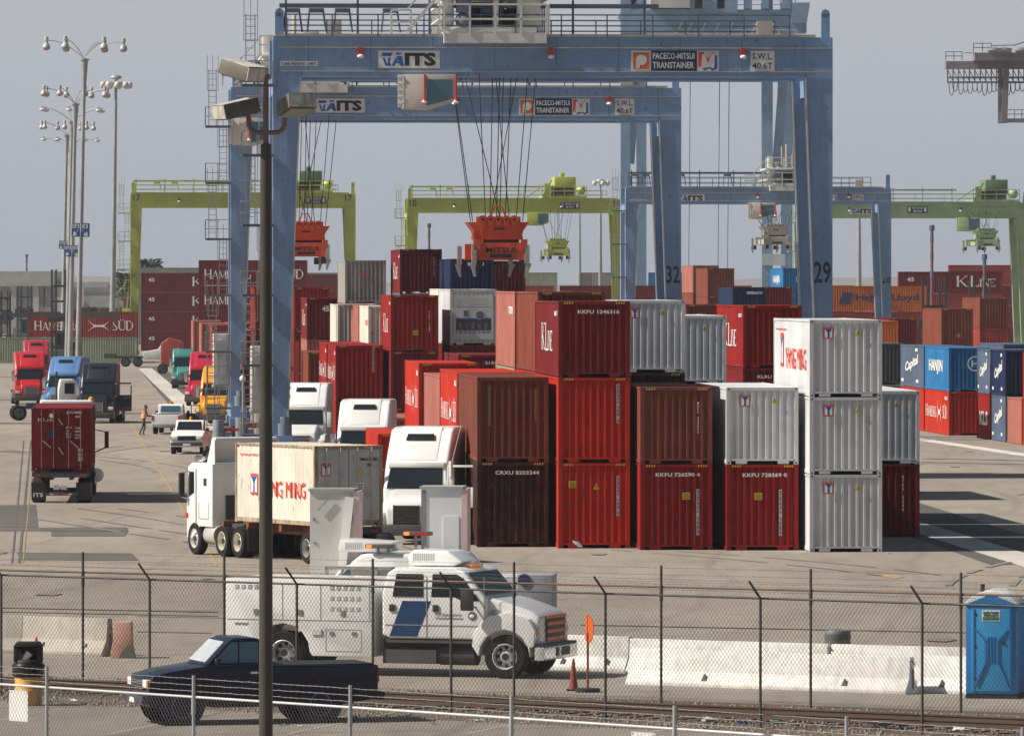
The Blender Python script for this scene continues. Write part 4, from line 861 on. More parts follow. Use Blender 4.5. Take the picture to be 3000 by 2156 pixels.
m.build('cable_loops', paint((.12,.12,.14),.6,.1), c_)
m = MB(); m.box(lx(2925), lx(2938), 0, 1, Z(362, D_), Z(200, D_)); m.prism([(lx(2940), Z(200, D_)), (lx(2956), Z(200, D_)), (lx(2950), Z(362, D_)), (lx(2932), Z(362, D_))], 'y', -.6, .4); m.box(lx(2930), lx(3400), -.5, .5, Z(360, D_), Z(348, D_)); railing(m, (lx(2950), -.5, Z(348, D_)), (lx(3100), -.5, Z(348, D_)), 1.1, .9, .05); m.build('hanging_frame', GB, c_)
for i, x in enumerate((2905, 2935, 2985)): m = MB(); m.ball((lx(x), -4, Z(152, D_)), .55, sc=(1.5, 1, .8)); m.box(lx(x + 8), lx(x + 22), -4.5, -3, Z(158, D_), Z(145, D_)); m.build('rope_sheave', GB, c_)
m = MB(); m.box(lx(3200), lx(3260), -2, 2, 0, Z(180, D_)); m.build('leg', GB, c_)

# ================================================================ light masts
def lampmast(xt, yj, D, narm, rad, label, lean=.022, flat=False, off=0.2, sign_y=None, r0=.20):
    zj = Z(yj, D); c = thing('light_mast', label, 'light mast', (X(xt, D) - lean * zj, D, 0), 0, 'tall light masts beside the left lane'); c.rotation_euler = (0, lean, 0)
    m = MB(); m.cyl((0, 0, 0), (0, 0, zj - 2.4), r0 * 1.25, r0 * .75, n=12); m.cyl((0, 0, zj - 2.4), (0, 0, zj - .1), r0 * .75, r0 * 1.5, n=12); m.cyl((0, 0, zj - .1), (0, 0, zj), r0 * 2, n=12); m.build('pole', GALV, c)
    for i in range(narm):
        a = off + 2 * math.pi * i / narm; ca, sa = math.cos(a), math.sin(a)
        P = [(ca * rad * t, sa * rad * t, zj + 1.25 * math.sin(min(1, t * 1.15) * math.pi / 2)) for t in (0, .2, .4, .6, .8, .95)]
        for k in (-.06, .06):
            q = MB(); q.tube([(x - sa * k, y + ca * k, z) for x, y, z in P], .028, 5)
            if k < 0: ar = q.build('arm', GALV, c)
        q = MB(); cx, cy, cz = ca * rad, sa * rad, zj + 1.25
        if flat: q.ball((cx, cy, cz - .15), .36, sc=(1, .8, .45)); q.box(cx - .1, cx + .1, cy - .1, cy + .1, cz - .1, cz + .2)
        else: q.lathe([(.02, -.66), (.2, -.64), (.28, -.5), (.25, -.33), (.11, -.18), (.11, -.04), (.15, 0), (.15, .26), (.08, .3)], (cx, cy, cz), 12)
        h = q.build('lamp_head', paint((.5,.5,.48),.35,.25), c)
        if not flat: q = MB(); q.lathe([(.285, -.5), (.27, -.58), (.16, -.69), (.02, -.72)], (cx, cy, cz), 12); q.build('lamp_lens', paint((.38,.32,.30),.25,.1), h)
    if sign_y is not None:
        za, zb = Z(sign_y[1], D), Z(sign_y[0], D); w = (zb - za) * 1.32; sgn = MB(); sgn.box(-w * .5, w * .5, -.32, -.27, za, zb); sp = sgn.build('direction_sign', plain((.03,.09,.30),.5), c, smooth=False)
        q = MB(); text(q, 'EF3', (-w * .45, -.32, za + (zb - za) * .62), EX, EZ, w * .38, (zb - za) * .3); text(q, 'E3', (w * .1, -.32, za + (zb - za) * .62), EX, EZ, w * .3, (zb - za) * .3)
        for s_ in (-1, 1):
            x0, x1 = s_ * w * .1, s_ * w * .36; z0, z1 = za + (zb - za) * .5, za + (zb - za) * .12
            q.bar((x0, -.335, z0), (x1, -.335, z1), .12 * w / 1.9, .02); q.add([(x1 + s_ * .08, -.34, z1 - .08), (x1 - s_ * .28, -.34, z1), (x1, -.34, z1 + .28)], [(0,1,2)])
        q.box(-.01 - .03, .03, -.33, -.321, za, zb); q.build('sign_lettering', INKW, sp)
    return c
lampmast(248, 173, 20600 / 41, 6, 2.75, 'tallest nearest light mast with bell lamps and a blue arrow sign', off=.05, sign_y=(654, 694), r0=.17)
lampmast(221, 304, 20600 / 33.5, 8, 2.9, 'second light mast with bell lamps, its blue arrow sign half hidden', off=.35, sign_y=(719, 752), r0=.2)
lampmast(211, 357, 20600 / 29.6, 6, 3.2, 'light mast with flat bright lamps between the bell lamp masts', flat=True, off=.5)
lampmast(196, 396, 20600 / 27, 7, 2.9, 'third bell lamp mast, lower and farther than the second', off=.2, sign_y=(706, 730), r0=.2)
lampmast(206, 438, 20600 / 24.5, 6, 3.2, 'farthest light mast of the left row with flat lamps', flat=True, off=.1)
def highmast(xt, yt, D, yr, label, n=9, rad=1.5, lean=0.015):
    zt = Z(yt, D); zr = Z(yr, D); c = thing('high_mast', label, 'light mast', (X(xt, D) - lean * zt, D, 0), 0, 'high masts with a lamp ring'); c.rotation_euler = (0, lean, 0)
    m = MB(); m.cyl((0,0,0), (0,0,zt), .42, .16, n=12); m.build('pole', GALV, c)
    m = MB(); m.lathe([(rad * .9, 0), (rad, .05), (rad, .25), (rad * .9, .3)], (0, 0, zr), 16); m.ball((0, 0, zt + .2), .5, sc=(1.4, 1, .6)); m.build('lamp_ring', GALV, c)
    for i in range(n): a = 2 * math.pi * i / n; m = MB(); m.ball((math.cos(a) * rad * 1.25, math.sin(a) * rad * 1.25, zr - .1), .42, sc=(1, 1, 1.1)); m.build('lamp_head', paint((.6,.58,.55),.4,.2), c)
highmast(340, 232, 858, 248, 'slender high mast with a ring of lamps right of the bell lamp masts', rad=1.3)
highmast(2517, 560, 900, 560, 'pale mast seen between crane 29 and crane 28', n=0, rad=.5, lean=0)
highmast(1759, 533, 1200, 536, 'distant mast with three white lamps left of crane 32', n=5, rad=1.0, lean=0)
highmast(1698, 600, 1300, 600, 'distant thin pole below lime crane 18', n=0, rad=.4, lean=0)
for px, yt, D, lab in ((1257, 655, 1000, 'red and white chimney pipe right of lime leg 18'), (2730, 660, 760, 'red and white pole beside the first yard lift'), (2884, 745, 760, 'red and white pole behind the second yard lift'), (78, 745, 1400, 'thin red pole above the warehouse')):
    m = MB(); zt_ = Z(yt, D); m.cyl((X(px, D), D, 0), (X(px, D), D, zt_), .16, n=8); m.m = 1
    for k in range(3): z0 = zt_ * (.62 + k * .13); m.cyl((X(px, D), D, z0), (X(px, D), D, z0 + zt_ * .06), .2, n=8)
    m.cyl((X(px, D), D, zt_ - .6), (X(px, D), D, zt_), .3, n=8)
    tag(m.build('marker_pole', [paint((.20,.07,.07),.6,.2), DSTEEL]), lab, 'pole')
# big floodlight pole in the foreground
D = 111.35
c = thing('floodlight_pole', 'thick dark pole with three box floodlights rising through the whole picture', 'light pole', (X(779, D), D, 0))
OLIVE = paint((.045, .040, .027), .5, .3, scale=.6); RUSTP = paint((.20, .10, .075), .6, .5)
m = MB(); m.cyl((0,0,-.0), (0,0,Z(1225, D)), .112, .103, n=24); m.cyl((0,0,Z(1225, D)), (0,0,Z(755, D)), .098, .094, n=24); m.cyl((0,0,Z(755, D)), (0,0,Z(422, D)), .096, .088, n=24); m.build('lower_pole', OLIVE, c)
m = MB(); m.cyl((0,0,Z(425, D)), (0,0,Z(215, D)), .048, .04, n=16); m.ball((0,0,Z(226, D)), .07); m.build('upper_pole', RUSTP, c)
m = MB(); hz_ = Z(390, D); m.tube([(X(728, D) - X(779, D), 0, Z(335, D)), (X(729, D) - X(779, D), 0, Z(372, D)), (X(742, D) - X(779, D), 0, Z(388, D)), (0, 0, hz_), (X(820, D) - X(779, D), 0, Z(388, D)), (X(833, D) - X(779, D), 0, Z(372, D)), (X(834, D) - X(779, D), 0, Z(345, D))], .04, 10); m.build('bracket_arm', RUSTP, c)
BOXM = paint((.13, .11, .09), .5, .5, streak=.5, dcol=(.05,.045,.04)); STAIN_SUNLIT = paint((.55, .52, .46), .6, .7, streak=.9, scale=3, dcol=(.16,.14,.12)); LENSD = plain((.12, .12, .09), .2)  # box colour darkened for shade; the pale one mixes stains and painted sunlight
for px, py, rz, ry, rx, sx in ((712, 210, R(50), 0, R(14), .5), (692, 322, R(-62), 0, R(12), .5), (868, 311, R(24), 0, R(-14), .44)):
    M0 = Matrix.Translation(Vector((X(px, D) - X(779, D), 0, Z(py, D)))) @ Matrix.Rotation(rz, 4, 'Z') @ Matrix.Rotation(rx, 4, 'X')
    m = MB(); m.M = M0; m.prism([(-.24, -.10), (.24, -.10), (.22, .13), (-.22, .13)], 'y', -sx * .62, sx * .62); b = m.build('floodlight', BOXM, c, bevel=.012)
    m = MB(); m.M = M0; m.box(-.222, .222, -sx * .6, sx * .6, .131, .138); m.box(-.235, .235, -sx * .64, -sx * .622, -.09, .12); m.build('stained_sunlit_cover', STAIN_SUNLIT, b)  # streaked lid, plus an end plate coloured pale as if sunlit
    m = MB(); m.M = M0; m.box(-.20, .20, -sx * .55, sx * .55, -.115, -.102); m.build('lens', LENSD, b, smooth=False)
# ================================================================ vehicles
def wheel(parent, x, y, z, r, w, rim=CHROME, ax='y', side=-1, name='wheel', dual=False):
    """tyre lathed round axis ax, rim on the side given by sign side"""
    c = {'y': (x, y, z), 'x': (x, y, z)}[ax]
    m = MB(); m.lathe([(r * .58, -w / 2), (r * .93, -w / 2), (r, -w * .38), (r, w * .38), (r * .93, w / 2), (r * .58, w / 2), (r * .5, w * .1), (r * .5, -w * .1), (r * .58, -w / 2)], c, 28, ax, False); t = m.build(name, RUBBER, parent)
    m = MB(); s = side * w / 2
    m.lathe([(r * .60, s * 1.02), (r * .57, s * 1.05), (r * .53, s * .6), (r * .50, s * .15), (r * .30, s * .2), (r * .25, s * .6), (r * .13, s * .75), (r * .02, s * .77)], c, 28, ax, False)
    m.m = 1
    hc = Vector((s * .74, 0, 0)) if ax == 'x' else Vector((0, s * .74, 0)); m.cyl(Vector(c), Vector(c) + hc * 1.15, r * .17, n=14)
    for i in range(8):
        a = i * math.pi / 4; q = r * .40; p = (q * math.cos(a), q * math.sin(a)); c0 = Vector(c)
        d0 = Vector((s * .1, p[0], p[1])) if ax == 'x' else Vector((p[0], s * .1, p[1])); d1 = Vector((s * .24, p[0], p[1])) if ax == 'x' else Vector((p[0], s * .24, p[1]))
        m.cyl(c0 + d0, c0 + d1 * 1.1, r * .09, n=8)
    m.build('rim', [rim, BLACK], t); return t
def body(name, prof, y0, y1, mat, parent, bevel=.06, seg=3): m = MB(); m.prism(prof, 'y', y0, y1); return m.build(name, mat, parent, bevel=bevel, seg=seg)
def bodyx(name, prof, x0, x1, mat, parent, bevel=.06, seg=3): m = MB(); m.prism(prof, 'x', x0, x1); return m.build(name, mat, parent, bevel=bevel, seg=seg)
def slab(name, pts, mat, parent, t=.012, off=None):
    """thin panel over a quad, lifted along its normal"""
    p = [Vector(q) for q in pts]; n = (p[1] - p[0]).cross(p[2] - p[0]).normalized() * t; m = MB(); k = len(p)
    m.add([q - n * .2 for q in p] + [q + n for q in p], [tuple(range(k))[::-1], tuple(range(k, 2 * k))] + [(i, (i + 1) % k, k + (i + 1) % k, k + i) for i in range(k)])
    return m.build(name, mat, parent, smooth=False)
TRK = paint((.05,.05,.055), .6, .5)
def tractor(px, D, rz, label, col, top=3.95, sleeper=2.6, hoodw=.74, coat=.4, detail=True, fair=True, low=False):
    """long-nosed road tractor, nose towards -y"""
    M = paint(col, .3, .1, coat=coat, dcol=tuple(c * .5 + .03 for c in col)); c = thing('truck_tractor', label, 'truck', (X(px, D), D, 0), rz, 'road tractors in the yard'); yb = 2.9 + sleeper
    if fair: prof = [(1.55, .75), (1.5, 1.86), (1.92, 2.62), (2.0, 2.78), (2.5, 3.35), (3.05, top - .08), (3.5, top), (yb, top), (yb, .95), (1.9, .75)]
    else: prof = [(1.55, .75), (1.5, 1.86), (1.92, 2.62), (2.3, 2.78), (yb, 2.8), (yb, .95), (1.9, .75)]
    cab = bodyx('cab', prof, -1.12, 1.12, M, c, .16, 4)
    if fair:
        kz = (top - .05 - 3.38) / .55; z1_, z2_ = 3.38 + .16 * kz, 3.38 + .34 * kz
        slab('roof_window', [(-.5, 2.64, z1_), (.5, 2.64, z1_), (.46, 2.82, z2_), (-.46, 2.82, z2_)], GLASS, cab, .05)
        m = MB()   # sculpted dome standing proud of the roof fairing
        m.prism([(2.05, 2.86), (2.5, 3.38), (3.05, top - .05), (3.2, top + .015), (3.3, 3.3), (2.3, 2.86)], 'x', -.72, .72); m.build('roof_dome', M, cab, bevel=.07, seg=3)
        m = MB(); m.box(-1.0, 1.0, 1.82, 2.1, 2.62, 2.8); m.build('sun_visor', M, cab, bevel=.04)
    slab('windscreen', [(-.98, 1.52, 1.90), (.98, 1.52, 1.90), (.92, 1.90, 2.58), (-.92, 1.90, 2.58)], GLASS, cab, .03)
    for s in (-1, 1):
        slab('side_window', [(s * 1.125, 1.75, 1.9), (s * 1.125, 2.75, 1.9), (s * 1.125, 2.7, 2.55), (s * 1.125, 2.0, 2.55)], GLASS, cab, .01)
        m = MB(); m.box(s * 1.28 - .11, s * 1.28 + .11, 1.6, 1.72, 1.75, 2.5); mi = m.build('mirror', M if s > 0 else CHROME, c, bevel=.03)
        m = MB(); m.bar((s * 1.1, 1.7, 2.55), (s * 1.3, 1.66, 2.5), .04); m.bar((s * 1.1, 1.7, 1.7), (s * 1.3, 1.66, 1.78), .04); m.build('mirror_bracket', CHROME, mi)
    for x in (-.7, -.2, 0, .2, .7):
        m = MB(); m.box(x - .06, x + .06, 1.84, 1.92, 2.7, 2.75); m.build('marker_light', AMBER, c)
    hood = bodyx('hood', [(.12, .62), (.06, 1.22), (.2, 1.52), (.6, 1.66), (1.56, 1.9), (1.56, .62)], -hoodw, hoodw, M, c, .12, 4)
    m = MB(); m.box(-hoodw * .62, hoodw * .62, .02, .12, .72, 1.36); g = m.build('grille', BLACK, hood, bevel=.03)
    m = MB()
    for i in range(9): m.box(-hoodw * .58, hoodw * .58, -.0, .02, .77 + i * .067, .79 + i * .067)
    for x in (-hoodw * .63, hoodw * .6): m.box(x, x + .03, -.01, .1, .7, 1.38)
    m.build('grille_bars', CHROME, g)
    for s in (-1, 1):
        fp = [(.14, .62), (.14, 1.12), (.42, 1.34), (1.3, 1.44), (1.75, 1.2), (1.8, .62), (1.62, .62)] + [(.98 + .6 * math.cos(a), .56 + .58 * math.sin(a)) for a in [i * math.pi / 8 for i in range(1, 8)]] + [(.36, .62)]
        a, b = sorted((s * (hoodw - .02), s * 1.19)); bodyx('fender', fp, a, b, M, c, .05, 2)
        m = MB(); m.box(s * .98 - .17, s * .98 + .17, .08, .18, .86, 1.06); h = m.build('headlight', HEAD, c, bevel=.02)
        m = MB(); m.box(s * 1.16 - .07, s * 1.16 + .03, .09, .2, .86, 1.06); m.build('turn_signal', AMBER, h)
        wheel(c, s * 1.0, .98, .52, .52, .3, RIMW, 'x', s)
        for y in (yb + .55, yb + 1.85): wheel(c, s * .95, y, .52, .52, .55, plain((.6,.6,.6),.3,.8), 'x', s)
        m = MB(); m.cyl((s * 1.0, 2.9, .72), (s * 1.0, 4.4, .72), .32, n=16); m.build('fuel_tank', CHROME if coat > .2 else STEEL, c)
        m = MB(); m.cyl((s * .95, yb + .12, .9), (s * .95, yb + .12, top - .1), .08, n=10); m.build('exhaust_stack', CHROME, c)
    m = MB(); m.box(-1.2, 1.2, -.06, .16, .32, .70); m.build('bumper', BLACK if coat < .35 else TRK, c, bevel=.05)
    m = MB(); m.box(-.4, -.3, .9, yb + 2.4, .75, 1.0); m.box(.3, .4, .9, yb + 2.4, .75, 1.0); m.box(-.5, .5, yb + .9, yb + 1.8, 1.0, 1.15); m.box(-.4, .4, .8, 1.2, .4, .6); m.build('chassis', TRK, c)
    return c
RED_T = (.50,.018,.028); 
def open_door(c, col):
    M = paint(col, .3, .1, coat=.4); m = MB(); m.M = Matrix.Translation((1.12, 1.75, 0)) @ Matrix.Rotation(R(-70), 4, 'Z')
    for a in ((0, .06, 0, 1.1, .75, 1.8), (0, .06, 0, .08, 1.8, 2.55), (0, .06, 1.02, 1.1, 1.8, 2.4), (0, .06, 0, 1.06, 2.5, 2.6)): m.box(*a)
    d = m.build('open_door', M, c, bevel=.02); return d
tractor(168, 20600 / 44, R(3), 'deep blue sleeper tractor with its nose behind a small white cab', (.10,.22,.42), 3.95) if False else None
tractor(108, 615, R(5), 'farthest red tractor half hidden behind the light poles row', (.42,.03,.05), 4.0)
tractor(91, 520, R(6), 'red sleeper tractor leftmost in the yard, seen from the front', RED_T, 3.9)
tractor(167, 482, R(-9), 'mid blue sleeper tractor facing the camera beside the red one', (.09,.21,.42), 3.95)
bt = tractor(279, 452, R(-2), 'black sleeper tractor with open door and chrome grille', (.016,.018,.028), 3.85); open_door(bt, (.016,.018,.028))
tractor(543, 600, R(2), 'small teal tractor behind the red and yellow ones', (.05,.24,.22), 3.4, coat=.2)
tractor(588, 515, R(-4), 'crimson tractor standing behind the yellow tractor', (.48,.012,.045), 3.95)
tractor(626, 445, R(-6), 'bright yellow tractor with high roof', (.80,.36,.015), 3.75)
tractor(881, 353, R(-4), 'white tractor behind the thin red post', (.80,.80,.79), 3.95)
tractor(1049, 303, R(-5), 'white tractor with wide sloped roof fairing seen over the orange container', (.80,.80,.79), 3.95)
fw = tractor(1190, 242, R(-10), 'big white sleeper tractor nearest the container stacks, front view', (.82,.82,.81), 4.0, sleeper=2.4)
# broad white mirror frame and antenna of the near tractor
m = MB(); m.M = Matrix.Translation((1.15, 1.5, 0)) @ Matrix.Rotation(R(-8), 4, 'Z'); m.box(.0, 1.0, 0, .05, 1.25, 1.95); 
for a in ((0, .06, 0, .05, 1.9, 2.7), (.94, 1.0, 0, .05, 1.9, 2.7), (0, 1.0, 0, .05, 2.64, 2.72)): m.box(*a)
m.build('open_door', TRUCKW, fw, bevel=.015)
m = MB(); m.cyl((1.3, 1.55, 2.3), (1.3, 1.55, 2.85), .1, n=10); m.cyl((1.3, 1.6, 2.8), (1.62, 1.6, 4.05), .012, n=5); m.build('antenna', WHITE, fw)
# small yard tractor with its bare blue chassis reaching left
c = thing('yard_tractor', 'small white yard tractor cab with bare blue chassis reaching left', 'truck', (X(120, 462), 462, 0), R(8), None)
body('cab', [(1.1, .8), (2.3, .8), (2.3, 2.55), (2.1, 2.7), (1.25, 2.7), (1.1, 1.9)], -.7, .7, WHITE, c, .06)
slab('side_window', [(1.5, -.705, 1.75), (2.15, -.705, 1.75), (2.15, -.705, 2.45), (1.5, -.705, 2.45)], GLASS, c, .012)
m = MB(); m.box(-1.9, 1.1, -.45, -.3, .75, .95); m.box(-1.9, 1.1, .3, .45, .75, .95); m.box(-1.0, -.2, -.4, .4, .95, 1.15); m.box(1.1, 2.6, -.9, .9, .55, .8); m.build('chassis', paint((.04,.08,.2),.5,.4), c)
for x in (-1.5, 1.9):
    for y in (-.85, .85): wheel(c, x, y, .5, .5, .45 if x < 0 else .3, STEEL, 'y', -1 if y < 0 else 1)
m = MB(); m.cyl((1.0, -.3, .9), (1.0, -.3, 3.2), .07); m.build('exhaust_stack', BLACK, c)
# white day cab and bare tractor seen from the side far off
c = thing('truck_tractor', 'distant white and black tractor side on before the K wall', 'truck', (X(405, 760), 760, 0), 0, None)
body('cab', [(1.2, .8), (4.0, .8), (4.0, 2.2), (3.2, 2.5), (2.6, 2.5), (2.2, 1.9), (.6, 1.6), (.6, .9)], -1, 1, WHITE, c, .08)
slab('side_window', [(2.5, -1.01, 1.8), (3.1, -1.01, 1.8), (3.1, -1.01, 2.3), (2.75, -1.01, 2.3)], GLASS, c)
m = MB(); m.box(-2.5, 3, -.5, .5, .9, 1.15); m.box(-3.6, -2.4, -1, 1, .9, 1.4); m.build('chassis', TRK, c)
for x in (-1.3, 0, 3.3): wheel(c, x, -.9, .5, .52, .5, STEEL, 'y', -1)
c = thing('truck_tractor', 'distant rust red cab side on behind the white bonnet', 'truck', (X(490, 700), 700, 0), 0, None)
body('cab', [(-.6, .8), (1.6, .8), (1.6, 3.2), (.2, 3.6), (-.6, 3.0)], -1, 1, paint((.34,.045,.03),.5,.3), c, .08)
for x in (-.4, 1.3): wheel(c, x, -.9, .5, .52, .4, STEEL, 'y', -1)

# ---- red K LINE container truck seen from behind
D = 288.0; xL = 92
def chassis(c, L, col, axy=(1.0, 2.2), w=2.44, deck=1.2, flaps=None, lamps=True, side_col=None):
    M = paint(col, .6, .4); m = MB(); m.box(w * .3, w * .3 + .16, .1, L, deck - .35, deck - .03); m.box(w * .7 - .16, w * .7, .1, L, deck - .35, deck - .03)
    for y in (0, L * .35, L * .7, L - .2): m.box(.02, w - .02, y, y + .2, deck - .22, deck - .02)
    m.box(.3, .42, L * .62, L * .62 + .12, .35, deck - .3); m.box(w - .42, w - .3, L * .62, L * .62 + .12, .35, deck - .3); m.build('frame', M, c, smooth=False)
    for y in axy:
        for x, s in ((.28, -1), (w - .28, 1)): wheel(c, x, y, .5, .5, .52, plain((.5,.5,.48),.4,.5), 'x', s)
        m = MB(); m.cyl((.3, y, .5), (w - .3, y, .5), .08); m.build('axle', TRK, c)
    if lamps:
        m = MB(); m.box(.55, w - .55, -.05, .05, .32, .42); m.box(.1, w - .1, -.04, .0, deck - .25, deck - .08); b = m.build('rear_bumper', TRK, c)
        for x in (.2, .33, w - .38, w - .25): m = MB(); m.lathe([(.055, -.02), (.055, 0)], (x, -.04, deck - .16), 12, 'y'); m.build('tail_light', LAMPRED, b)
        for x, mt in ((.75, INKW), (.95, INKR), (1.3, INKR), (1.5, INKW)): m = MB(); m.box(x, x + .16, -.06, -.051, .35, .39); m.build('reflector', mt, b)
        m = MB(); m.box(.9, 1.15, -.05, -.01, .55, .75); m.box(1.2, 1.45, -.05, -.01, .55, .72); m.build('number_plate', plain((.5,.5,.48),.5), b)
    if flaps:
        for x in (.0, w - .62):
            m = MB(); m.box(x, x + .60, .12, .15, .12, .85); f = m.build('mud_flap', BLACK, c)
            if x == 0 or flaps != 'ITS': m = MB(); text(m, flaps, (x + .08, .115, .25), EX, EZ, .4, .17, .02); m.build('lettering', INKW, f)
RT = R(2.6); tr = thing('container_chassis', 'black trailer chassis under the red container with ITS mud flaps', 'trailer', (X(xL, D), D, 0), RT, 'container trailers'); chassis(tr, 12.2, (.03,.03,.032), flaps='ITS', deck=1.3)
cc = container(0, 0, 1.3, 12.19, S8, 'dark red', 'dark red container with K lettering on its doors, riding a trailer', (), end='door', rz=RT, loc=(X(xL, D), D, 1.3), group='containers carried by trucks')
m = MB(); serif(m, 'K LINE', (.27, -.03, 2.05), EX, EZ, .62, .14, .72); m.build('lettering', INKW, cc)
for i, (t, x, z, w_, h_) in enumerate((('KKFU 745780', 1.45, 2.36, .62, .1), ('42G1', 1.78, 2.2, .2, .09), ('MAX.GR', 1.42, 1.76, .24, .07), ('TARE', 1.42, 1.62, .14, .07), ('PAYLD', 1.42, 1.5, .2, .07), ('CU.CAP', 1.42, 1.38, .2, .07), ('30480', 1.78, 1.74, .26, .07), ('3870', 1.78, 1.6, .26, .07), ('26610', 1.78, 1.46, .26, .07), ('67.7', 1.78, 1.34, .26, .07))):
    m = MB(); text(m, t, (x, -.028, z), EX, EZ, w_, h_); m.build('lettering', INKW, cc)
m = MB(); m.lathe([(.09, -.03), (.09, -.025)], (.82, 0, 2.28), 16, 'y'); m.build('emblem', INKW, cc)
m = MB(); m.box(.68, .98, -.03, -.024, 1.36, 1.68); m.build('blue_sticker', INKN, cc)
for z, h_, col in ((.82, .12, (.5,.5,.45)), (.62, .16, (.35,.35,.25)), (.42, .18, (.4,.42,.3))): m = MB(); m.box(1.9, 2.1, -.03, -.024, z, z + h_); m.build('plate', plain(col, .6), cc)
for x, z in ((1.1, 1.92), (1.12, .72)): m = MB(); m.bar((x, -.1, z + .25), (x + .18, -.1, z - .02), .06, .02); m.build('seal_handle', INKW, cc)
tq = thing('truck_tractor', 'white day cab tractor pulling the red container, seen from behind', 'truck', (X(xL, D) - 12.9 * math.sin(RT) + .1, D + 12.9, 0), RT, None)
bodyx('cab', [(0, 1.0), (2.3, .8), (2.3, 2.5), (2.0, 3.0), (.4, 3.98), (0, 4.02)], -.05, 2.25, TRUCKW, tq, .14, 3)
m = MB(); m.box(2.72, 2.9, .7, .8, 1.95, 2.65); mi = m.build('mirror', BLACK, tq); m = MB(); m.bar((2.2, .8, 2.75), (2.85, .75, 2.6), .04); m.bar((2.2, .8, 1.7), (2.8, .75, 1.98), .06); m.build('mirror_bracket', CHROME, mi)
m = MB(); m.lathe([(.13, 0), (.14, .1), (.1, .25), (.02, .3)], (2.15, .4, 3.85), 12); m.box(2.05, 2.3, .3, .5, 3.7, 3.85); m.build('roof_lamp', paint((.7,.35,.04),.4,.1), tq)
m = MB(); m.cyl((2.4, -.4, .8), (2.4, .6, .8), .3, n=14); m.build('fuel_tank', CHROME, tq)
for s, x in ((-1, .1), (1, 2.1)):
    for y in (-2.2, -.9, 1.8): wheel(tq, x, y, .5, .5, .5, CHROME, 'x', s)
m = MB(); m.box(.7, .85, -3, 2, .8, 1.05); m.box(1.4, 1.55, -3, 2, .8, 1.05); m.build('chassis', TRK, tq)

# ---- white cabover with the 20 foot container, driving away to the left
D = 225.2; yw = R(27); ori = Vector((X(921, D), D, 0))
ct = thing('container_chassis', 'rust brown trailer chassis under the white container', 'trailer', ori, yw, 'container trailers'); chassis(ct, 7.2, (.17,.05,.025), axy=(.65, -.6))
cy_ = container(0, 0, 0, 6.06, S8, 'cream', 'off white container with rusty edges and red side lettering on a truck', [('ymside',)], end='door', rz=yw, loc=(ori.x, ori.y, 1.2), group='containers carried by trucks', frame='rusty cream')
for ch in list(cy_.children):
    if ch.name.startswith('door'): ch.data.materials[0] = cmat('pale grey')  # doors greyer than the cream sides, their shade put into the colour
r, w_, b = MB(), MB(), MB(); logo_ym(r, w_, b, (.24, -.026, 1.62), EX, EZ, .33); q = r.build('logo_panel', INKR, cy_); w_.build('logo_field', INKW, q); b.build('logo_figure', INKB, q)
m = MB(); m.add([(1.5, -.03, 1.62), (1.78, -.03, 1.62), (1.64, -.03, 1.88)], [(0,1,2)]); m.build('warning_label', INKY, cy_)
for t, x, z, w2, h2 in (('YMLU 316167', 1.6, 2.1, .66, .09), ('22G1', 1.86, 1.92, .2, .09)): m = MB(); text(m, t, (x, -.03, z), EX, EZ, w2, h2); m.build('lettering', INKK, cy_)
m = MB(); m.box(1.47, 1.75, -.03, -.024, .95, 1.4); pl = m.build('data_plate', INKW, cy_)
m = MB()
for i in range(5): m.box(1.5, 1.7, -.034, -.031, 1.0 + i * .08, 1.03 + i * .08)
m.build('plate_text', INKK, pl)
m = MB(); m.box(.3, .5, -.03, -.024, 1.0, 1.25); m.build('plate', plain((.4,.38,.28),.6), cy_)
t_ = thing('truck_tractor', 'white cabover tractor with roof deflector pulling the off white container', 'truck', ori, yw, 'road tractors in the yard')
cb = bodyx('cab', [(7.9, .95), (7.9, 3.05), (9.55, 3.05), (9.85, 2.9), (9.95, 1.7), (9.95, .55), (9.6, .5), (8.9, .95)], .02, 2.4, TRUCKW, t_, .035, 2)
m = MB(); SP = [(7.74, 3.02), (7.74, 3.84), (7.95, 3.88), (8.35, 3.06)]; m.prism(SP, 'x', .03, .08); m.prism(SP, 'x', 2.32, 2.37); m.prism([(7.74, 3.82), (7.76, 3.89), (7.97, 3.92), (8.42, 3.06), (8.34, 3.06), (7.93, 3.84)], 'x', .08, 2.32); m.build('roof_deflector', TRUCKW, t_, smooth=False)
m = MB(); m.box(.5, 1.9, 7.82, 7.89, 1.2, 2.0); m.box(.9, 1.5, 7.0, 7.6, 1.0, 1.3); m.build('cab_rear_gear', TRK, t_)
slab('side_window', [(.015, 9.35, 2.05), (.015, 9.8, 1.9), (.015, 9.75, 2.75), (.015, 9.35, 2.75)], GLASS, cb, .012)
slab('sleeper_window', [(.015, 8.35, 2.3), (.015, 8.6, 2.3), (.015, 8.6, 2.55), (.015, 8.35, 2.55)], GLASS, cb, .012)
for a in ((8.2, 8.95, 1.2, 1.75), (9.15, 9.2, .8, 2.85)): m = MB(); m.box(.008, .018, a[0], a[1], a[2], a[2] + .02); m.box(.008, .018, a[0], a[0] + .02, a[2], a[3]); m.box(.008, .018, a[1], a[1] + .02, a[2], a[3]); m.build('door_seam', plain((.3,.3,.3),.6), cb)
m = MB(); m.box(-.28, -.1, 9.85, 9.95, 1.9, 2.7); mi = m.build('mirror', BLACK, t_); m = MB(); m.bar((.05, 9.7, 2.75), (-.2, 9.9, 2.72), .04); m.bar((.05, 9.7, 1.8), (-.2, 9.9, 1.9), .04); m.build('mirror_bracket', CHROME, mi)
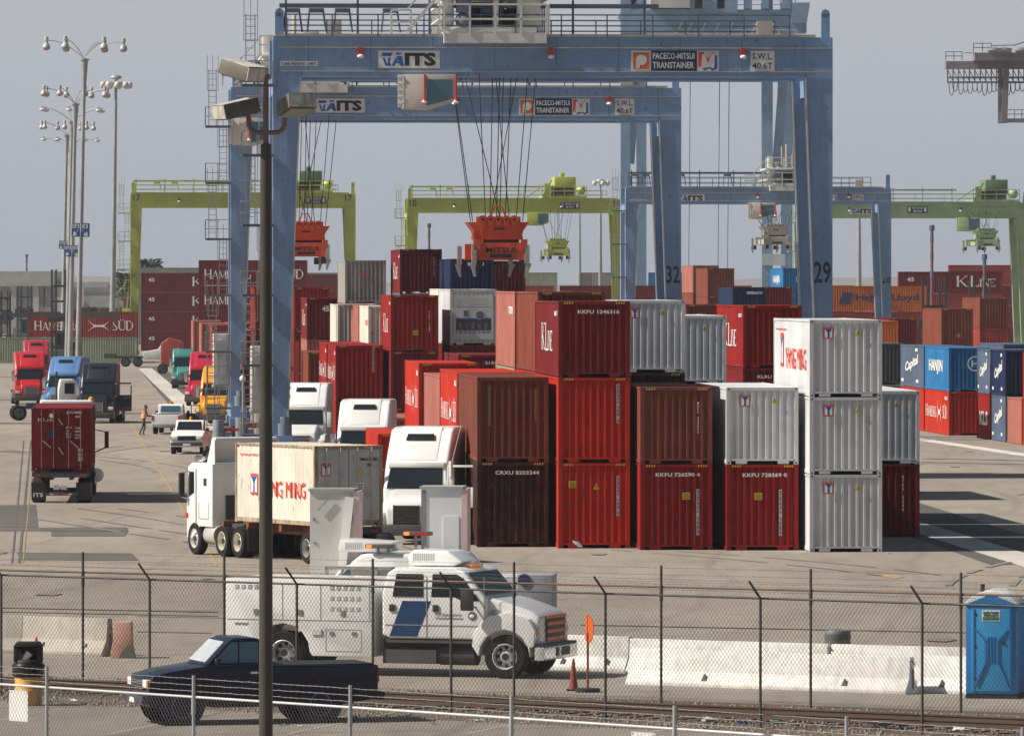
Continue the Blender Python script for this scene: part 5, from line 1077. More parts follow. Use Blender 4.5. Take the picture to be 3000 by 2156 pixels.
m = MB(); m.cyl((.5, 8.6, 3.2), (.5, 9.3, 3.2), .07, n=10); m.cyl((.3, 9.2, 3.18), (.3, 9.7, 3.18), .08, .12, n=10); m.build('air_horn', CHROME, t_)
m = MB(); m.lathe([(.08, 0), (.08, .04)], (-.02, 9.9, 1.3), 10, 'x'); m.build('turn_signal', LAMPRED, t_)
for x, s in ((.15, -1), (2.25, 1)): wheel(t_, x, 9.3, .54, .54, .3, RIMW, 'x', s)
for y in (5.9, 7.15):
    for x, s in ((.27, -1), (2.15, 1)): wheel(t_, x, y, .52, .52, .52, plain((.72,.68,.58),.35,.3), 'x', s)
m = MB(); m.cyl((.32, 7.75, .68), (.32, 8.6, .68), .33, n=20); m.build('fuel_tank', paint((.68,.66,.6),.3,.2,metal=.4), t_, bevel=.02)
for x in (0, 1.7): m = MB(); m.box(x, x + .7, 5.05, 5.08, .25, 1.05); m.build('mud_flap', BLACK, t_)
m = MB(); m.box(.75, .9, 4.8, 9.8, .8, 1.06); m.box(1.5, 1.65, 4.8, 9.8, .8, 1.06); m.box(.3, 2.1, 5.3, 7.6, .95, 1.1); m.build('chassis', TRK, t_)

# ---- pickups: origin at front bumper, x towards the rear
def pickup(px, D, rz, label, col, side_open=False, beacon=True, L=4.85, grp='white pickups in the yard', dark=False, sunshade=False):
    M = paint(col, .3, .06, coat=.25, dcol=tuple(c * .6 + .003 for c in col), spec=.3); c = thing('pickup_truck', label, 'pickup', (X(px, D), D, 0), rz, grp); W_ = .86
    def arch(cx, r=.43): return [(cx - r * math.cos(a), .40 + r * math.sin(a)) for a in [i * math.pi / 8 for i in range(9)]]
    prof = [(.05, .42)] + [(.1, .38)] + arch(.75) + [(1.5, .36), (2.9, .36)] + arch(3.66) + [(4.6, .45), (L - .06, .5), (L - .06, 1.18), (2.46, 1.20), (2.4, 1.24), (1.32, 1.22), (.5, 1.10), (.12, 1.0), (.05, .8)]
    b = body('body', prof, -W_, W_, M, c, .05, 3)
    cabp = [(1.24, 1.20), (1.74, 1.70), (1.86, 1.76), (2.36, 1.76), (2.46, 1.66), (2.52, 1.20)]
    body('cab_roof', cabp, -.74, .74, M, c, .05, 3)
    slab('windscreen', [(1.29, -.66, 1.26), (1.29, .66, 1.26), (1.70, .60, 1.67), (1.70, -.60, 1.67)][::-1], paint((.62,.66,.70),.3,.5,metal=.3,scale=6,dcol=(.3,.34,.4)) if sunshade else GLASS, c, .03)
    slab('rear_window', [(2.50, -.60, 1.30), (2.50, .60, 1.30), (2.45, .56, 1.66), (2.45, -.56, 1.66)], BLUEGLASS if not dark else GLASS, c, .03)
    for s in (-1, 1):
        q = slab('side_window', [(1.42, s * .745, 1.26), (2.38, s * .745, 1.26), (2.36, s * .745, 1.68), (1.82, s * .745, 1.68)], BLUEGLASS if dark else GLASS, c, .01)
        m = MB(); m.box(1.42, 1.52, s * .86, s * 1.04, 1.2, 1.36); m.build('mirror', M if dark else BLACK, c, bevel=.03)
        m = MB(); m.box(-.0, .12, s * .62 - .17, s * .62 + .17, .78, .94); h = m.build('headlight', HEAD, c, bevel=.02)
        m = MB(); m.box(.02, .22, s * .80 - .04, s * .80 + .075, .78, .93); m.build('turn_signal', AMBER, h)
        m = MB(); m.box(L - .08, L - .04, s * .80 - .07, s * .80 + .055, .82, 1.12); m.build('tail_light', LAMPRED, c)
        for x in (.75, 3.66): wheel(c, x, s * .76, .385, .385, .24, plain((.26,.26,.27) if dark else (.3,.3,.3),.4,.2), 'y', s)
    m = MB(); m.box(.0, .08, -.5, .5, .72, .96); g = m.build('grille', BLACK, c, bevel=.02)
    m = MB()
    for z in (.78, .84, .9): m.box(-.012, 0, -.46, .46, z, z + .014)
    m.build('grille_bars', STEEL if dark else BLACK, g)
    m = MB(); m.box(-.1, .1, -.84, .84, .44, .62); m.build('front_bumper', paint((.05,.055,.06),.4,.2) if not dark else paint((.03,.035,.05),.3,.2,coat=.3), c, bevel=.03)
    m = MB(); m.box(L - .06, L + .1, -.82, .82, .46, .62); m.build('rear_bumper', paint((.3,.3,.3),.4,.3) if not dark else BLACK, c, bevel=.02)
    m = MB(); m.box(2.55, L - .12, -.74, .74, 1.181, 1.205); m.build('cargo_bed', BLACK, c)
    m = MB(); m.box(-.105, -.1, -.2, .2, .46, .56); m.build('number_plate', INKW, c)
    for s in (-1, 1):
        m = MB()
        for x in (1.38, 2.42): m.box(x, x + .012, s * .861, s * .866, .5, 1.2)
        m.box(.1, L - .1, s * .861, s * .868, .80, .815); m.build('door_seam', plain((.02,.022,.03) if dark else (.3,.3,.3), .5), c)
        m = MB(); m.box(2.18, 2.34, s * .862, s * .885, 1.04, 1.08); m.build('door_handle', CHROME if dark else BLACK, c)
        m = MB(); m.box(1.94, 1.97, s * .747, s * .762, 1.25, 1.7); m.build('quarter_window_bar', M, c)
        for cx in (.75, 3.66):
            m = MB(); m.lathe([(.39, 0), (.47, 0), (.47, .02), (.39, .02)], (cx, s * .862 - (.02 if s < 0 else 0), .42), 24, 'y')
            # only the upper half of the ring shows as wheel-arch lip
            m.build('wheel_arch_lip', M, c)
    if beacon: m = MB(); m.lathe([(.08, 0), (.09, .08), (.06, .17), (.01, .19)], (2.2, 0, 1.76), 12); m.build('beacon', AMBER, c)
    if side_open:
        m = MB(); m.M = Matrix.Translation((1.45, .86, 0)) @ Matrix.Rotation(R(58), 4, 'Z'); m.box(0, 1.0, 0, .05, .42, 1.2); m.box(.3, .34, 0, .05, 1.2, 1.66); m.box(.3, 1.0, 0, .05, 1.64, 1.7); m.box(.96, 1.0, 0, .05, 1.2, 1.66); m.build('open_door', M if not side_open == 'd' else paint((.02,.03,.04),.4,.2), c)
    return c
pickup(547, 370.5, R(90 - 3), 'white pickup facing the camera with amber beacon', (.80,.80,.80))
pickup(514, 424, R(-90 - 4), 'white pickup seen from behind with its dark door open', (.80,.80,.80), side_open='d')
dp = pickup(400, 143.7, R(17), 'dark navy pickup parked behind the near fence, silver sunshade in its windscreen', (.003,.006,.026), beacon=False, L=4.95, grp=None, dark=True, sunshade=True)
m = MB(); m.ball((2.1, .1, 1.28), .13, sc=(.7, 1.6, 1.2)); m.build('red_seat_cover', LAMPRED, dp)
# ---- white service truck with crew cab
yw = R(-19.5); D = 161.9
c = thing('service_truck', 'white crew cab service truck with blue stripe and orange striped grille', 'truck', (X(829, D), D, 0), yw, None); SW = TRUCKW; WY = 2.35
def arc(cx, r, zc=.5, n=9): return [(cx - r * math.cos(i * math.pi / (n - 1)), zc + r * math.sin(i * math.pi / (n - 1))) for i in range(n)]
bx_ = body('service_body', [(-1.42, .62), (-.7, .62)] + arc(0, .66, .52) + [(.72, .44), (2.2, .44), (2.2, 2.2), (-1.42, 2.2)], 0, WY, SW, c, .02, 2)
q = MB(); YF = -.004; ln = plain((.28,.28,.29), .6)
q.box(-1.38, 2.18, YF - .002, YF + .002, 1.25, 1.27)
for x in (-.02, .92, 2.12): q.box(x, x + .018, YF - .002, YF + .002, 1.27, 2.1)
q.box(1.05, 1.92, YF - .002, YF + .002, 1.05, 1.065); q.box(1.05, 1.92, YF - .002, YF + .002, .55, .565); q.box(1.05, 1.065, YF - .002, YF + .002, .55, 1.05); q.box(1.92, 1.935, YF - .002, YF + .002, .55, 1.05); q.build('panel_seams', ln, bx_)
for x0, rows in ((-1.2, 1), (1.15, 3)):
    for r_ in range(rows):
        q = MB()
        for i in range(5):
            for j in range(3): q.box(x0 + i * .16 + .0, x0 + i * .16 + .1, YF - .012, YF, 1.98 - r_ * .24 + j * .035, 1.995 - r_ * .24 + j * .035)
        q.build('louvres', paint((.7,.7,.7),.4,.1), bx_)
for x, z in ((-.72, 1.38), (.38, 1.38), (1.42, 1.38), (1.15, .93), (1.7, .93)): q = MB(); q.box(x, x + .1, YF - .02, YF, z, z + .12 if z > 1 else z + .08); q.build('latch', STEEL, bx_)
q = MB(); q.box(.72, .95, YF - .03, YF, .93, 1.06); q.build('marker_light', plain((.6,.6,.5),.3), bx_)
q = MB(); text(q, 'WM 0037', (-1.2, YF, 1.13), EX, EZ, .34, .06); q.build('lettering', ln, bx_)
cab = body('crew_cab', [(2.42, .95), (2.42, 1.9), (2.55, 2.38), (2.75, 2.5), (4.2, 2.5), (4.42, 2.42), (4.95, 1.82), (4.95, .88), (2.6, .88)], .04, WY - .04, SW, c, .07, 3)
slab('rear_door_window', [(2.68, .034, 1.84), (3.42, .034, 1.84), (3.42, .034, 2.36), (2.78, .034, 2.36)], GLASS, cab, .012)
slab('front_door_window', [(3.62, .034, 1.84), (4.2, .034, 1.84), (4.35, .034, 1.76), (4.78, .034, 1.76), (4.42, .034, 2.26), (4.25, .034, 2.36), (3.66, .034, 2.36)], GLASS, cab, .012)
slab('windscreen', [(4.90, .18, 1.88), (4.90, WY - .18, 1.88), (4.46, WY - .24, 2.38), (4.46, .24, 2.38)], GLASS, cab, .03)
slab('blue_stripe', [(2.60, .039, .93), (3.28, .039, .93), (3.62, .039, 1.74), (2.92, .039, 1.74)], plain((.012,.045,.13),.3), cab, .003)
q = MB(); q.box(2.5, 4.9, .028, .034, 1.18, 1.2)
for x in (3.5, 4.9): q.box(x, x + .015, .028, .034, .92, 2.3)
q.build('door_seams', ln, cab)
for x in (2.6, 3.66): q = MB(); q.box(x, x + .14, .0, .035, 1.5, 1.66); q.build('door_handle', BLACK, cab, bevel=.02)
q = MB(); q.lathe([(.10, .025), (.10, .03)], (4.62, 0, 1.42), 18, 'y'); em = q.build('round_emblem', plain((.12,.14,.18),.5), cab); q = MB(); q.ball((4.62, .018, 1.41), .05, sc=(1.2, .2, .9)); q.build('emblem_bird', INKW, em)
q = MB(); text(q, 'U.S. Department of', (3.72, .03, 1.42), EX, EZ, .62, .05); text(q, 'Homeland Security', (3.72, .03, 1.34), EX, EZ, .66, .05); q.build('door_lettering', ln, cab)
hp = [(4.9, .9), (4.9, 1.84), (5.3, 1.76), (6.02, 1.52), (6.2, 1.38), (6.22, .78), (6.0, .7)]
hood = body('hood', hp, .2, WY - .2, SW, c, .17, 5)
for y0, y1 in ((.0, .5), (WY - .5, WY)):
    body('fender', [(4.62, .74), (4.68, 1.05), (5.0, 1.42), (5.5, 1.52), (6.0, 1.36), (6.15, 1.1), (6.12, .74), (6.02, .72)] + [(p[0], p[1]) for p in arc(5.4, .62, .5)[::-1]], y0, y1, SW, c, .1, 4)
q = MB(); q.box(6.2, 6.26, .55, WY - .55, .84, 1.42); g = q.build('grille', BLACK, hood, bevel=.02)
for z in (.86, 1.03, 1.2, 1.36): q = MB(); q.box(6.262, 6.275, .52, WY - .52, z, z + .075); q.build('orange_stripe', plain((.75,.13,.02),.5), g)
for y in (.26, WY - .36): q = MB(); q.box(6.05, 6.17, y - .14, y + .24, .98, 1.14); h = q.build('headlight', AMBER, c, bevel=.03)
q = MB(); q.box(6.12, 6.38, .02, WY - .02, .42, .74); bp_ = q.build('front_bumper', plain((.7,.7,.68),.2,.6), c, bevel=.05)
q = MB(); q.box(6.381, 6.39, .8, 1.0, .5, .7); q.box(6.381, 6.39, 1.2, 1.75, .5, .7); q.box(6.14, 6.36, .03, WY - .03, .741, .79); q.build('bumper_inserts', BLACK, bp_)
q = MB(); q.box(5.0, 5.28, .2, .215, 1.42, 1.56); q.build('side_light', plain((.6,.62,.6),.2), c)
q = MB(); q.box(4.45, 4.75, -.32, -.2, 1.55, 2.02); mi = q.build('mirror', BLACK, c, bevel=.03); q = MB(); q.bar((4.7, .05, 1.62), (4.6, -.22, 1.6), .03); q.bar((4.7, .05, 1.9), (4.6, -.22, 1.9), .03); q.build('mirror_bracket', BLACK, mi)
q = MB(); q.prism([(2.85, 2.52), (3.95, 2.52), (4.15, 2.62), (3.8, 2.86), (2.95, 2.88), (2.82, 2.75)], 'y', .65, 1.75); ac = q.build('roof_air_conditioner', SW, c, bevel=.05, seg=3)
q = MB()
for i in range(12): q.box(2.95 + i * .045, 2.972 + i * .045, .645, .65, 2.64, 2.8)
q.build('vent_slats', plain((.4,.4,.38),.6), ac)
for y in (.9, 1.05, 1.2, 1.35, 1.5): q = MB(); q.box(4.22, 4.32, y, y + .07, 2.49, 2.55); q.build('marker_light', AMBER, c)
wheel(c, 0, .27, .5, .5, .55, RIMW, 'y', -1); wheel(c, 0, WY - .27, .5, .5, .55, RIMW, 'y', 1); wheel(c, 5.4, .2, .5, .5, .3, RIMW, 'y', -1); wheel(c, 5.4, WY - .2, .5, .5, .3, RIMW, 'y', 1)
q = MB(); q.box(-1.2, 6.1, .75, .9, .5, .8); q.box(-1.2, 6.1, 1.45, 1.6, .5, .8); q.box(2.4, 3.7, .15, .7, .3, .62); q.box(2.5, 4.6, .08, .25, .78, .86); q.build('chassis', TRK, c)
q = MB(); q.cyl((3.7, .45, .52), (4.6, .45, .52), .25, n=16); q.build('fuel_tank', TRK, c)
q = MB(); q.box(-1.45, -1.3, 0, WY, .55, .75); q.box(-1.85, -1.5, .2, .5, .55, .85); q.build('rear_step', SW, c)
# ---- second white service truck behind it, roof with light bars
c = thing('service_truck', 'second white service truck mostly hidden, light bars on its roof', 'truck', (X(1130, 171), 171, 0), R(-14), None)
body('crew_cab', [(-.9, .9), (-.9, 2.2), (-.6, 2.42), (1.6, 2.42), (2.2, 1.8), (3.6, 1.5), (3.8, .8)], 0, 2.2, SW, c, .08, 3)
body('service_body', [(-3.4, .5), (-1.0, .5), (-1.0, 1.5), (-3.4, 1.5)], 0, 2.2, SW, c, .03, 2)
q = MB(); q.prism([(-1.3, 2.45), (.0, 2.45), (.1, 2.7), (-1.25, 2.76)], 'y', .3, 1.4); ac = q.build('roof_air_conditioner', SW, c, bevel=.05)
q = MB()
for i in range(9): q.box(-1.1 + i * .05, -1.08 + i * .05, .295, .3, 2.52, 2.68)
q.build('vent_slats', plain((.4,.4,.38),.6), ac)
for x, y, z in ((-.5, -.1, 2.56), (.05, 1.4, 2.82)):
    q = MB(); q.box(x, x + .7, y, y + .3, z, z + .10); lb = q.build('light_bar', paint((.12,.10,.10),.3,.2), c, bevel=.02); q = MB(); q.box(x + .04, x + .17, y - .01, y + .25, z + .015, z + .085); q.build('amber_lamp', plain((1,.16,.015),.3,0,1.6), lb)
    if x > 0: q = MB(); q.box(x + .3, x + .66, y - .01, y + .1, z + .02, z + .08); q.build('red_lamp', LAMPRED, lb)
    q = MB(); q.bar((x + .3, y + .15, 2.4), (x + .3, y + .15, z), .06); q.bar((x + .55, y + .15, 2.4), (x + .55, y + .15, z), .06); q.build('light_bar_post', GALV, lb)
for x in (-2.2, 2.9): wheel(c, x, .2, .48, .48, .4, CHROME, 'y', -1)
q = MB(); q.box(-1.45, .2, -.3, .0, 2.05, 2.12); q.box(-1.45, -1.38, -.3, -.2, 1.3, 2.1); q.box(-.2, -.12, -.3, -.2, 1.3, 2.1); q.bar((-1.4, -.25, 1.4), (-1.0, -.25, 2.05), .05); q.bar((.15, -.25, 1.4), (-.15, -.25, 2.05), .05); q.build('equipment_rack', GALV, c)
# white saloon whose roof arc shows above the service body
c = thing('van', 'white van whose windscreen shows above the service body left of the pillar', 'van', (X(838, 176), 176, 0), R(-6), None)
body('body', [(0, .35), (0, .95), (.6, 1.15), (1.5, 1.95), (2.1, 2.1), (4.3, 2.1), (4.4, .35)], 0, 1.8, SW, c, .08, 3)
slab('side_window', [(1.0, -.006, 1.35), (2.3, -.006, 1.35), (2.3, -.006, 1.95), (1.65, -.006, 1.95)], BLUEGLASS, c, .01)
for x in (.8, 3.6): wheel(c, x, .1, .34, .34, .22, STEEL, 'y', -1)
# ================================================================ radiation portal pillars and street furniture
PAN = paint((.46,.45,.43), .5, .12, dcol=(.35,.33,.3)); PANW = paint((.72,.73,.74), .45, .1)
def portal(pxl, pxr, D, ztop, label, brace, seam):
    x0 = X(pxl, D); w = X(pxr, D) - x0; c = thing('portal_pillar', label, 'pillar', (x0, D, 0), R(-4), 'scanning portal pillars behind the service truck')
    m = MB(); m.box(0, w, 0, 1.2, 0, ztop - .06); p = m.build('panel_housing', PAN if brace else PANW, c, smooth=False)
    m = MB(); m.box(-.04, w + .04, -.05, 1.25, ztop - .06, ztop); m.build('top_rim', paint((.35,.34,.32),.5,.3), c)
    if brace:
        m = MB(); m.bar((.62, -.12, 0), (1.02, -.06, ztop - .2), .22, .12); m.build('slanted_post', paint((.80,.79,.77),.4,.05), c)
        m = MB(); m.bar((.5, -.05, ztop - .22), (.2, -.05, ztop - .55), .03); m.tube([(.85, -.06, 2.6), (1.1, -.06, 3.0), (w - .1, -.06, ztop - .1)], .02, 5); m.build('cable', paint((.3,.28,.26),.6,.2), c)
        m = MB(); 
        for x, z in ((.08, 3.0), (w - .15, 3.0), (.1, 2.4)): m.box(x, x + .06, -.02, 0, z, z + .06)
        m.build('bolt_cover', STEEL, p)
    else:
        m = MB(); m.box(.0, .12, -.02, .0, 0, ztop - .1); m.build('dark_edge', paint((.2,.2,.2),.5,.2), p)
        m = MB(); m.box(w * .55, w - .06, -.03, 0, .3, ztop - .75); m.build('raised_panel', PANW, p)
    m = MB(); m.box(w + .001, w + .15, -.02, 1.1, 0, ztop - .06); m.build('side_channel', paint((.62,.45,.43),.5,.1), c)
portal(908, 1034, 178, 3.80, 'pale grey pillar with a slanted white post left of the light bars', True, 0)
portal(1234, 1352, 178, 3.86, 'white panelled pillar in front of the big white tractor', False, 0)
c = thing('equipment_cabinet', 'grey cabinet with round emblem behind the service truck bonnet', 'cabinet', (X(1515, 166), 166, 0), R(-4), None)
m = MB(); m.box(0, .84, 0, 1.6, .0, Z(1684, 166)); m.build('cabinet_body', paint((.30,.30,.33),.5,.4), c, bevel=.02); m = MB(); m.box(-1.6, -.01, .2, 1.6, .0, Z(1688, 166)); m.build('white_body', PANW, c, bevel=.02)
m = MB(); m.lathe([(.13, -.02), (.15, -.02), (.15, -.0), (.13, 0)], (.17, 0, 2.0), 20, 'y'); m.build('emblem', INKN, c)
# thin red posts near the crane leg
c = thing('red_post', 'thin dark red goal post beside the white tractor behind', 'post', (X(865, 385), 385, 0)); m = MB(); m.box(0, .2, 0, .2, 0, Z(1000, 385)); m.box(-.35, .0, 0, .15, 4.2, 4.45); m.build('upright', paint((.30,.03,.02),.5,.2), c)
for px, py, lab in ((842, 1130, 'red topped signal lamp at the foot of crane 29'), (711, 1078, 'red topped signal lamp left of the floodlight pole')):
    D = 330; c = thing('signal_lamp', lab, 'lamp', (X(px, D), D, 0), 0, 'signal lamps on the crane feet'); m = MB(); m.cyl((0,0,0), (0,0,Z(py, D) - .2), .04); m.build('post', GALV, c)
    m = MB(); m.ball((0, -.05, Z(py, D) - .1), .16); m.build('black_lamp', BLACK, c); m = MB(); m.lathe([(.1, 0), (.1, .2), (.03, .28)], (0, 0, Z(py, D) + .05), 10); m.build('red_lamp', LAMPRED, c); m = MB(); m.ball((0, -.05, Z(py, D) - .5), .15); m.build('white_lamp', PANW, c)
for px, D, lab, col in ((640, 345, 'red fire pump cluster by the crane wheels', (.5,.03,.02)), (706, 352, 'red machinery under the pole beside the crane wheels', (.5,.03,.02))):
    c = thing('crane_machinery', lab, 'machinery', (X(px, D), D, 0), 0, None); m = MB(); m.box(-.5, .7, 0, .5, 0, 1.0); m.cyl((0, -.1, .5), (0, -.1, 2.3), .28, n=14); m.box(.3, .6, -.2, .1, 1.0, 1.7); m.build('motor', paint((.22,.27,.32),.5,.4), c, bevel=.02)
    m = MB(); m.box(-.1, 1.0, -.1, .3, 1.75, 1.9); m.box(.0, .35, -.15, .3, 1.3, 1.75); m.build('red_bracket', paint(col, .5, .2), c)
    for x in (-.3, .8): wheel(c, x, -.1, .5, .5, .3, STEEL, 'y', -1)

# barriers
BP = [(-.30, 0), (.30, 0), (.30, .08), (.13, .33), (.08, .81), (-.08, .81), (-.13, .33), (-.30, .08)]
def barrier(p0, p1, label, mat, grp, seed=0, k=1.0):
    p0 = Vector(p0); p1 = Vector(p1); d = p1 - p0; L = d.length; c = thing('concrete_barrier', label, 'barrier', p0, math.atan2(d.y, d.x), grp)
    m = MB(); m.prism([(y * k, z * k) for y, z in BP], 'x', 0, L); b = m.build('barrier_body', mat, c, bevel=.015)
    r_ = random.Random(seed); m = MB()
    for x in (L * .28, L * .78): m.prism([(x - .07, .13), (x + .09, .13), (x + .02, .3)], 'y', -.262, -.2); 
    m.build('lifting_slot', paint((.14,.13,.12),.8,.2), b)
    m = MB(); m.cyl((L + .03, 0, .1), (L + .03, 0, .55), .018, n=6); m.tube([(L - .1, -.06, .7), (L + .06, -.1, .74), (L + .1, -.04, .64)], .015, 5); m.build('joint_pin', RUSTP, c)
    return c
CW = paint((.74,.73,.70), .8, .4, scale=2.2, streak=.35, dcol=(.30,.27,.22)); CG = paint((.42,.39,.34), .8, .45, scale=1.5, streak=.3, dcol=(.22,.2,.16)); CP = paint((.62,.33,.25), .8, .5, scale=4, dcol=(.3,.25,.22))
def bpt(px, py): v = G(px, py); return (v.x, v.y, 0)
barrier(bpt(-260, 1903), bpt(72, 1912), 'grey concrete barrier cut by the left edge', CG, 'grey barriers at the left', k=1.12)
barrier(bpt(74, 1912), bpt(322, 1921), 'grey concrete barrier behind the litter bin', CG, 'grey barriers at the left', 1, k=1.12)
c = thing('concrete_barrier', 'short pink painted barrier end with broken foot', 'barrier', bpt(358, 1928), R(-2)); m = MB(); m.prism([(-.29, 0), (.29, 0), (.27, .12), (.23, .3), (.215, .84), (.19, .87), (-.17, .87), (-.2, .84), (-.2, .5), (-.27, .2)], 'y', -.0, .5); m.build('barrier_body', CP, c, bevel=.015); m = MB(); m.prism([(-.1, 0), (.3, 0), (.24, .28), (.14, .32), (.02, .2)], 'y', -.02, -.004); m.build('broken_foot', paint((.2,.19,.17),.9,.5), c)
barrier(bpt(1590, 1958), bpt(1848, 1966), 'white barrier behind the orange sign post', CW, 'white barriers at the right', 3)
barrier(bpt(1850, 1972), bpt(2430, 1990), 'long white barrier of the rear line', CW, 'white barriers at the right', 4)
barrier(bpt(2440, 1990), bpt(2840, 2002), 'white barrier running up to the blue toilet', CW, 'white barriers at the right', 5)
barrier(bpt(1852, 2003), bpt(2672, 2032), 'nearest white barrier with a broken right end', CW, 'white barriers at the right', 6)
barrier(bpt(2702, 2026), bpt(2960, 2036), 'white barrier beside the blue toilet base', CW, 'white barriers at the right', 7)
c = thing('drum', 'grey ribbed drum standing behind the white barriers', 'barrel', G(2454, 1937)); m = MB(); m.lathe([(.29, 0), (.31, .05), (.29, .1), (.29, .4), (.31, .43), (.31, .7), (.29, .74), (.05, .78)], (0,0,0), 24); m.lathe([(.001, 0), (.001, .01)], (0, 0, 0), 6); m.build('drum_body', paint((.17,.17,.18),.5,.3), c)
m = MB(); m.lathe([(.315, .52), (.315, .66)], (0, 0, 0), 24); m.build('drum_band', paint((.11,.11,.115),.5,.3), c)
# orange round sign on a post, cones
D = 155.0; c = thing('round_sign', 'orange disc sign on a dark red post', 'sign', (X(1722, D), D, 0), R(-32))
m = MB(); m.cyl((0,0,0), (0,0,1.3), .027, n=8); m.build('post', paint((.28,.05,.03),.6,.3), c); m = MB(); m.lathe([(.28, 0), (.28, .08)], (0,0,0), 16); m.build('base', BLACK, c)
m = MB(); m.prism([(.0, 1.07), (.0, 1.66), (.05, 1.68), (.11, 1.62), (.15, 1.48), (.15, 1.3), (.11, 1.14), (.05, 1.06)], 'y', -.012, .012); m.box(-.05, 0, -.02, .02, 1.12, 1.7); m.build('orange_disc', plain((.90,.17,.02),.5), c)
def cone(px, D, z, label, h=.72, col=(.62,.07,.03), r=.14):
    c = thing('traffic_cone', label, 'traffic cone', (X(px, D), D, z)); m = MB(); m.lathe([(r, .03), (r * .95, .05), (.025, h), (.015, h + .01)], (0,0,0), 16); m.build('cone_body', paint(col, .5, .25), c); m = MB(); m.box(-r*1.35, r*1.35, -r*1.35, r*1.35, 0, .035); m.build('cone_base', BLACK, c)
cone(1680, 155.5, 0, 'dark red traffic cone in front of the bumper of the service truck', .70, (.26,.05,.03), .11)
cone(106, 161, 0, 'orange traffic cone whose tip shows above the litter bin', .9, (.80,.10,.03), .17)
# portable toilets
def toilet(px, D, rz, label):
    c = thing('portable_toilet', label, 'toilet', (X(px, D), D, 0), rz, 'portable toilets by the fence'); B = paint((.022,.20,.50), .4, .12, dcol=(.02,.08,.2)); B2 = paint((.035,.30,.62), .4, .1, dcol=(.03,.1,.25)); w = 1.14
    m = MB(); m.box(0, w, 0, w, .1, 2.08); b = m.build('cabin', B, c, bevel=.03)
    m = MB(); m.box(.0, w, -.0, w, 0, .1); m.build('skid_base', BLACK, c)
    m = MB(); m.prism([(-.05, 2.05), (w + .05, 2.05), (w * .82, 2.26), (w * .62, 2.34), (w * .38, 2.34), (w * .18, 2.26)], 'y', -.06, w + .06); rf = m.build('roof', paint((.68,.69,.68),.5,.15), c, bevel=.03)
    m = MB(); m.prism([(.04, 2.055), (w - .04, 2.055), (w * .5, 2.27)], 'y', -.072, -.061); m.build('gable', B, rf)
    m = MB(); m.cyl((.3, .5, 2.2), (.3, .5, 2.46), .05, n=10); m.build('vent_pipe', BLACK, c)
    d = MB(); d.box(.13, w - .13, -.035, 0, .16, 2.0); dr = d.build('door', B2, c, bevel=.015)
    for P in (((.22,1.5),(.44,1.25),(.44,.8),(.22,.3)), ((w-.22,1.5),(w-.44,1.25),(w-.44,.8),(w-.22,.3))):
        m = MB()
        for a, b_ in zip(P[:-1], P[1:]): m.bar((a[0], -.045, a[1]), (b_[0], -.045, b_[1]), .05, .04)
        m.build('door_rib', B, dr)
    for x in (.49, .56, .63): m = MB(); m.box(x - .012, x + .012, -.06, -.03, .8, 1.35); m.build('centre_rib', B, dr)
    for x in (.17, w - .19): m = MB(); m.box(x, x + .03, -.05, -.03, .2, 1.95); m.build('edge_rib', B, dr)
    m = MB(); m.box(.36, .76, -.042, -.036, 1.68, 1.92); s = m.build('door_sticker', INKW, dr); m = MB(); m.box(.38, .74, -.046, -.043, 1.70, 1.77); m.build('green_band', plain((.02,.2,.08),.5), s); m = MB(); text(m, 'ANDY GUMP', (.39, -.043, 1.84), EX, EZ, .34, .05); text(m, 'TEMPORARY', (.39, -.043, 1.785), EX, EZ, .34, .04); m.build('lettering', INKK, s)
    m = MB(); m.lathe([(.035, -.06), (.035, -.035)], (w - .3, 0, 1.2), 12, 'y'); m.build('door_lock', BLACK, dr)
    for z in (.4, 1.1, 1.8): m = MB(); m.box(.2, .25, -.045, -.034, z, z + .05); m.build('hinge', BLACK, dr)
toilet(2829, 152.6, R(-12), 'blue portable toilet with white domed roof and sticker on the door'); toilet(3000, 154.5, R(-8), 'second blue portable toilet cut by the right edge')
# litter bin
D = 150.0; c = thing('litter_bin', 'yellow barrel litter bin with black domed lid and bag', 'bin', (X(83, D), D, 0)); k = 1.0
m = MB(); m.lathe([(.27, 0), (.29, .05), (.28, .3), (.30, .34), (.28, .38), (.30, .72), (.29, .75)], (0,0,0), 24); m.build('barrel', paint((.62,.33,.06),.5,.3), c)
m = MB(); m.lathe([(.32, .62), (.36, .68), (.34, .78), (.36, .86), (.33, .9)], (0,0,0), 15); m.build('bin_bag', plain((.012,.012,.012),.25), c)
m = MB(); m.lathe([(.31, .86), (.31, .95), (.29, .98)], (0,0,0), 24)
for a in (0, 1, 2, 3): 
    m.box(-.3 + (.5 if a & 1 else 0), -.2 + (.5 if a & 1 else 0) - (.0), -.22 if a < 2 else .12, -.12 if a < 2 else .22, .95, 1.28)
m.prism([(-.31, 1.26), (.31, 1.26), (.24, 1.36), (-.24, 1.36)], 'y', -.26, .26); m.box(-.3, .3, .1, .24, .95, 1.28); m.build('lid', BLACK, c, bevel=.02)
m = MB(); m.M = Matrix.Translation((-.02, -.12, 1.05)) @ Matrix.Rotation(R(35), 4, 'Y'); m.lathe([(.06, -.12), (.08, .1)], (0,0,0), 12); tag(m.build('paper_cup', INKW, None), 'white paper cup stuck in the bin opening', 'cup').location = (X(83, D), D, 0)

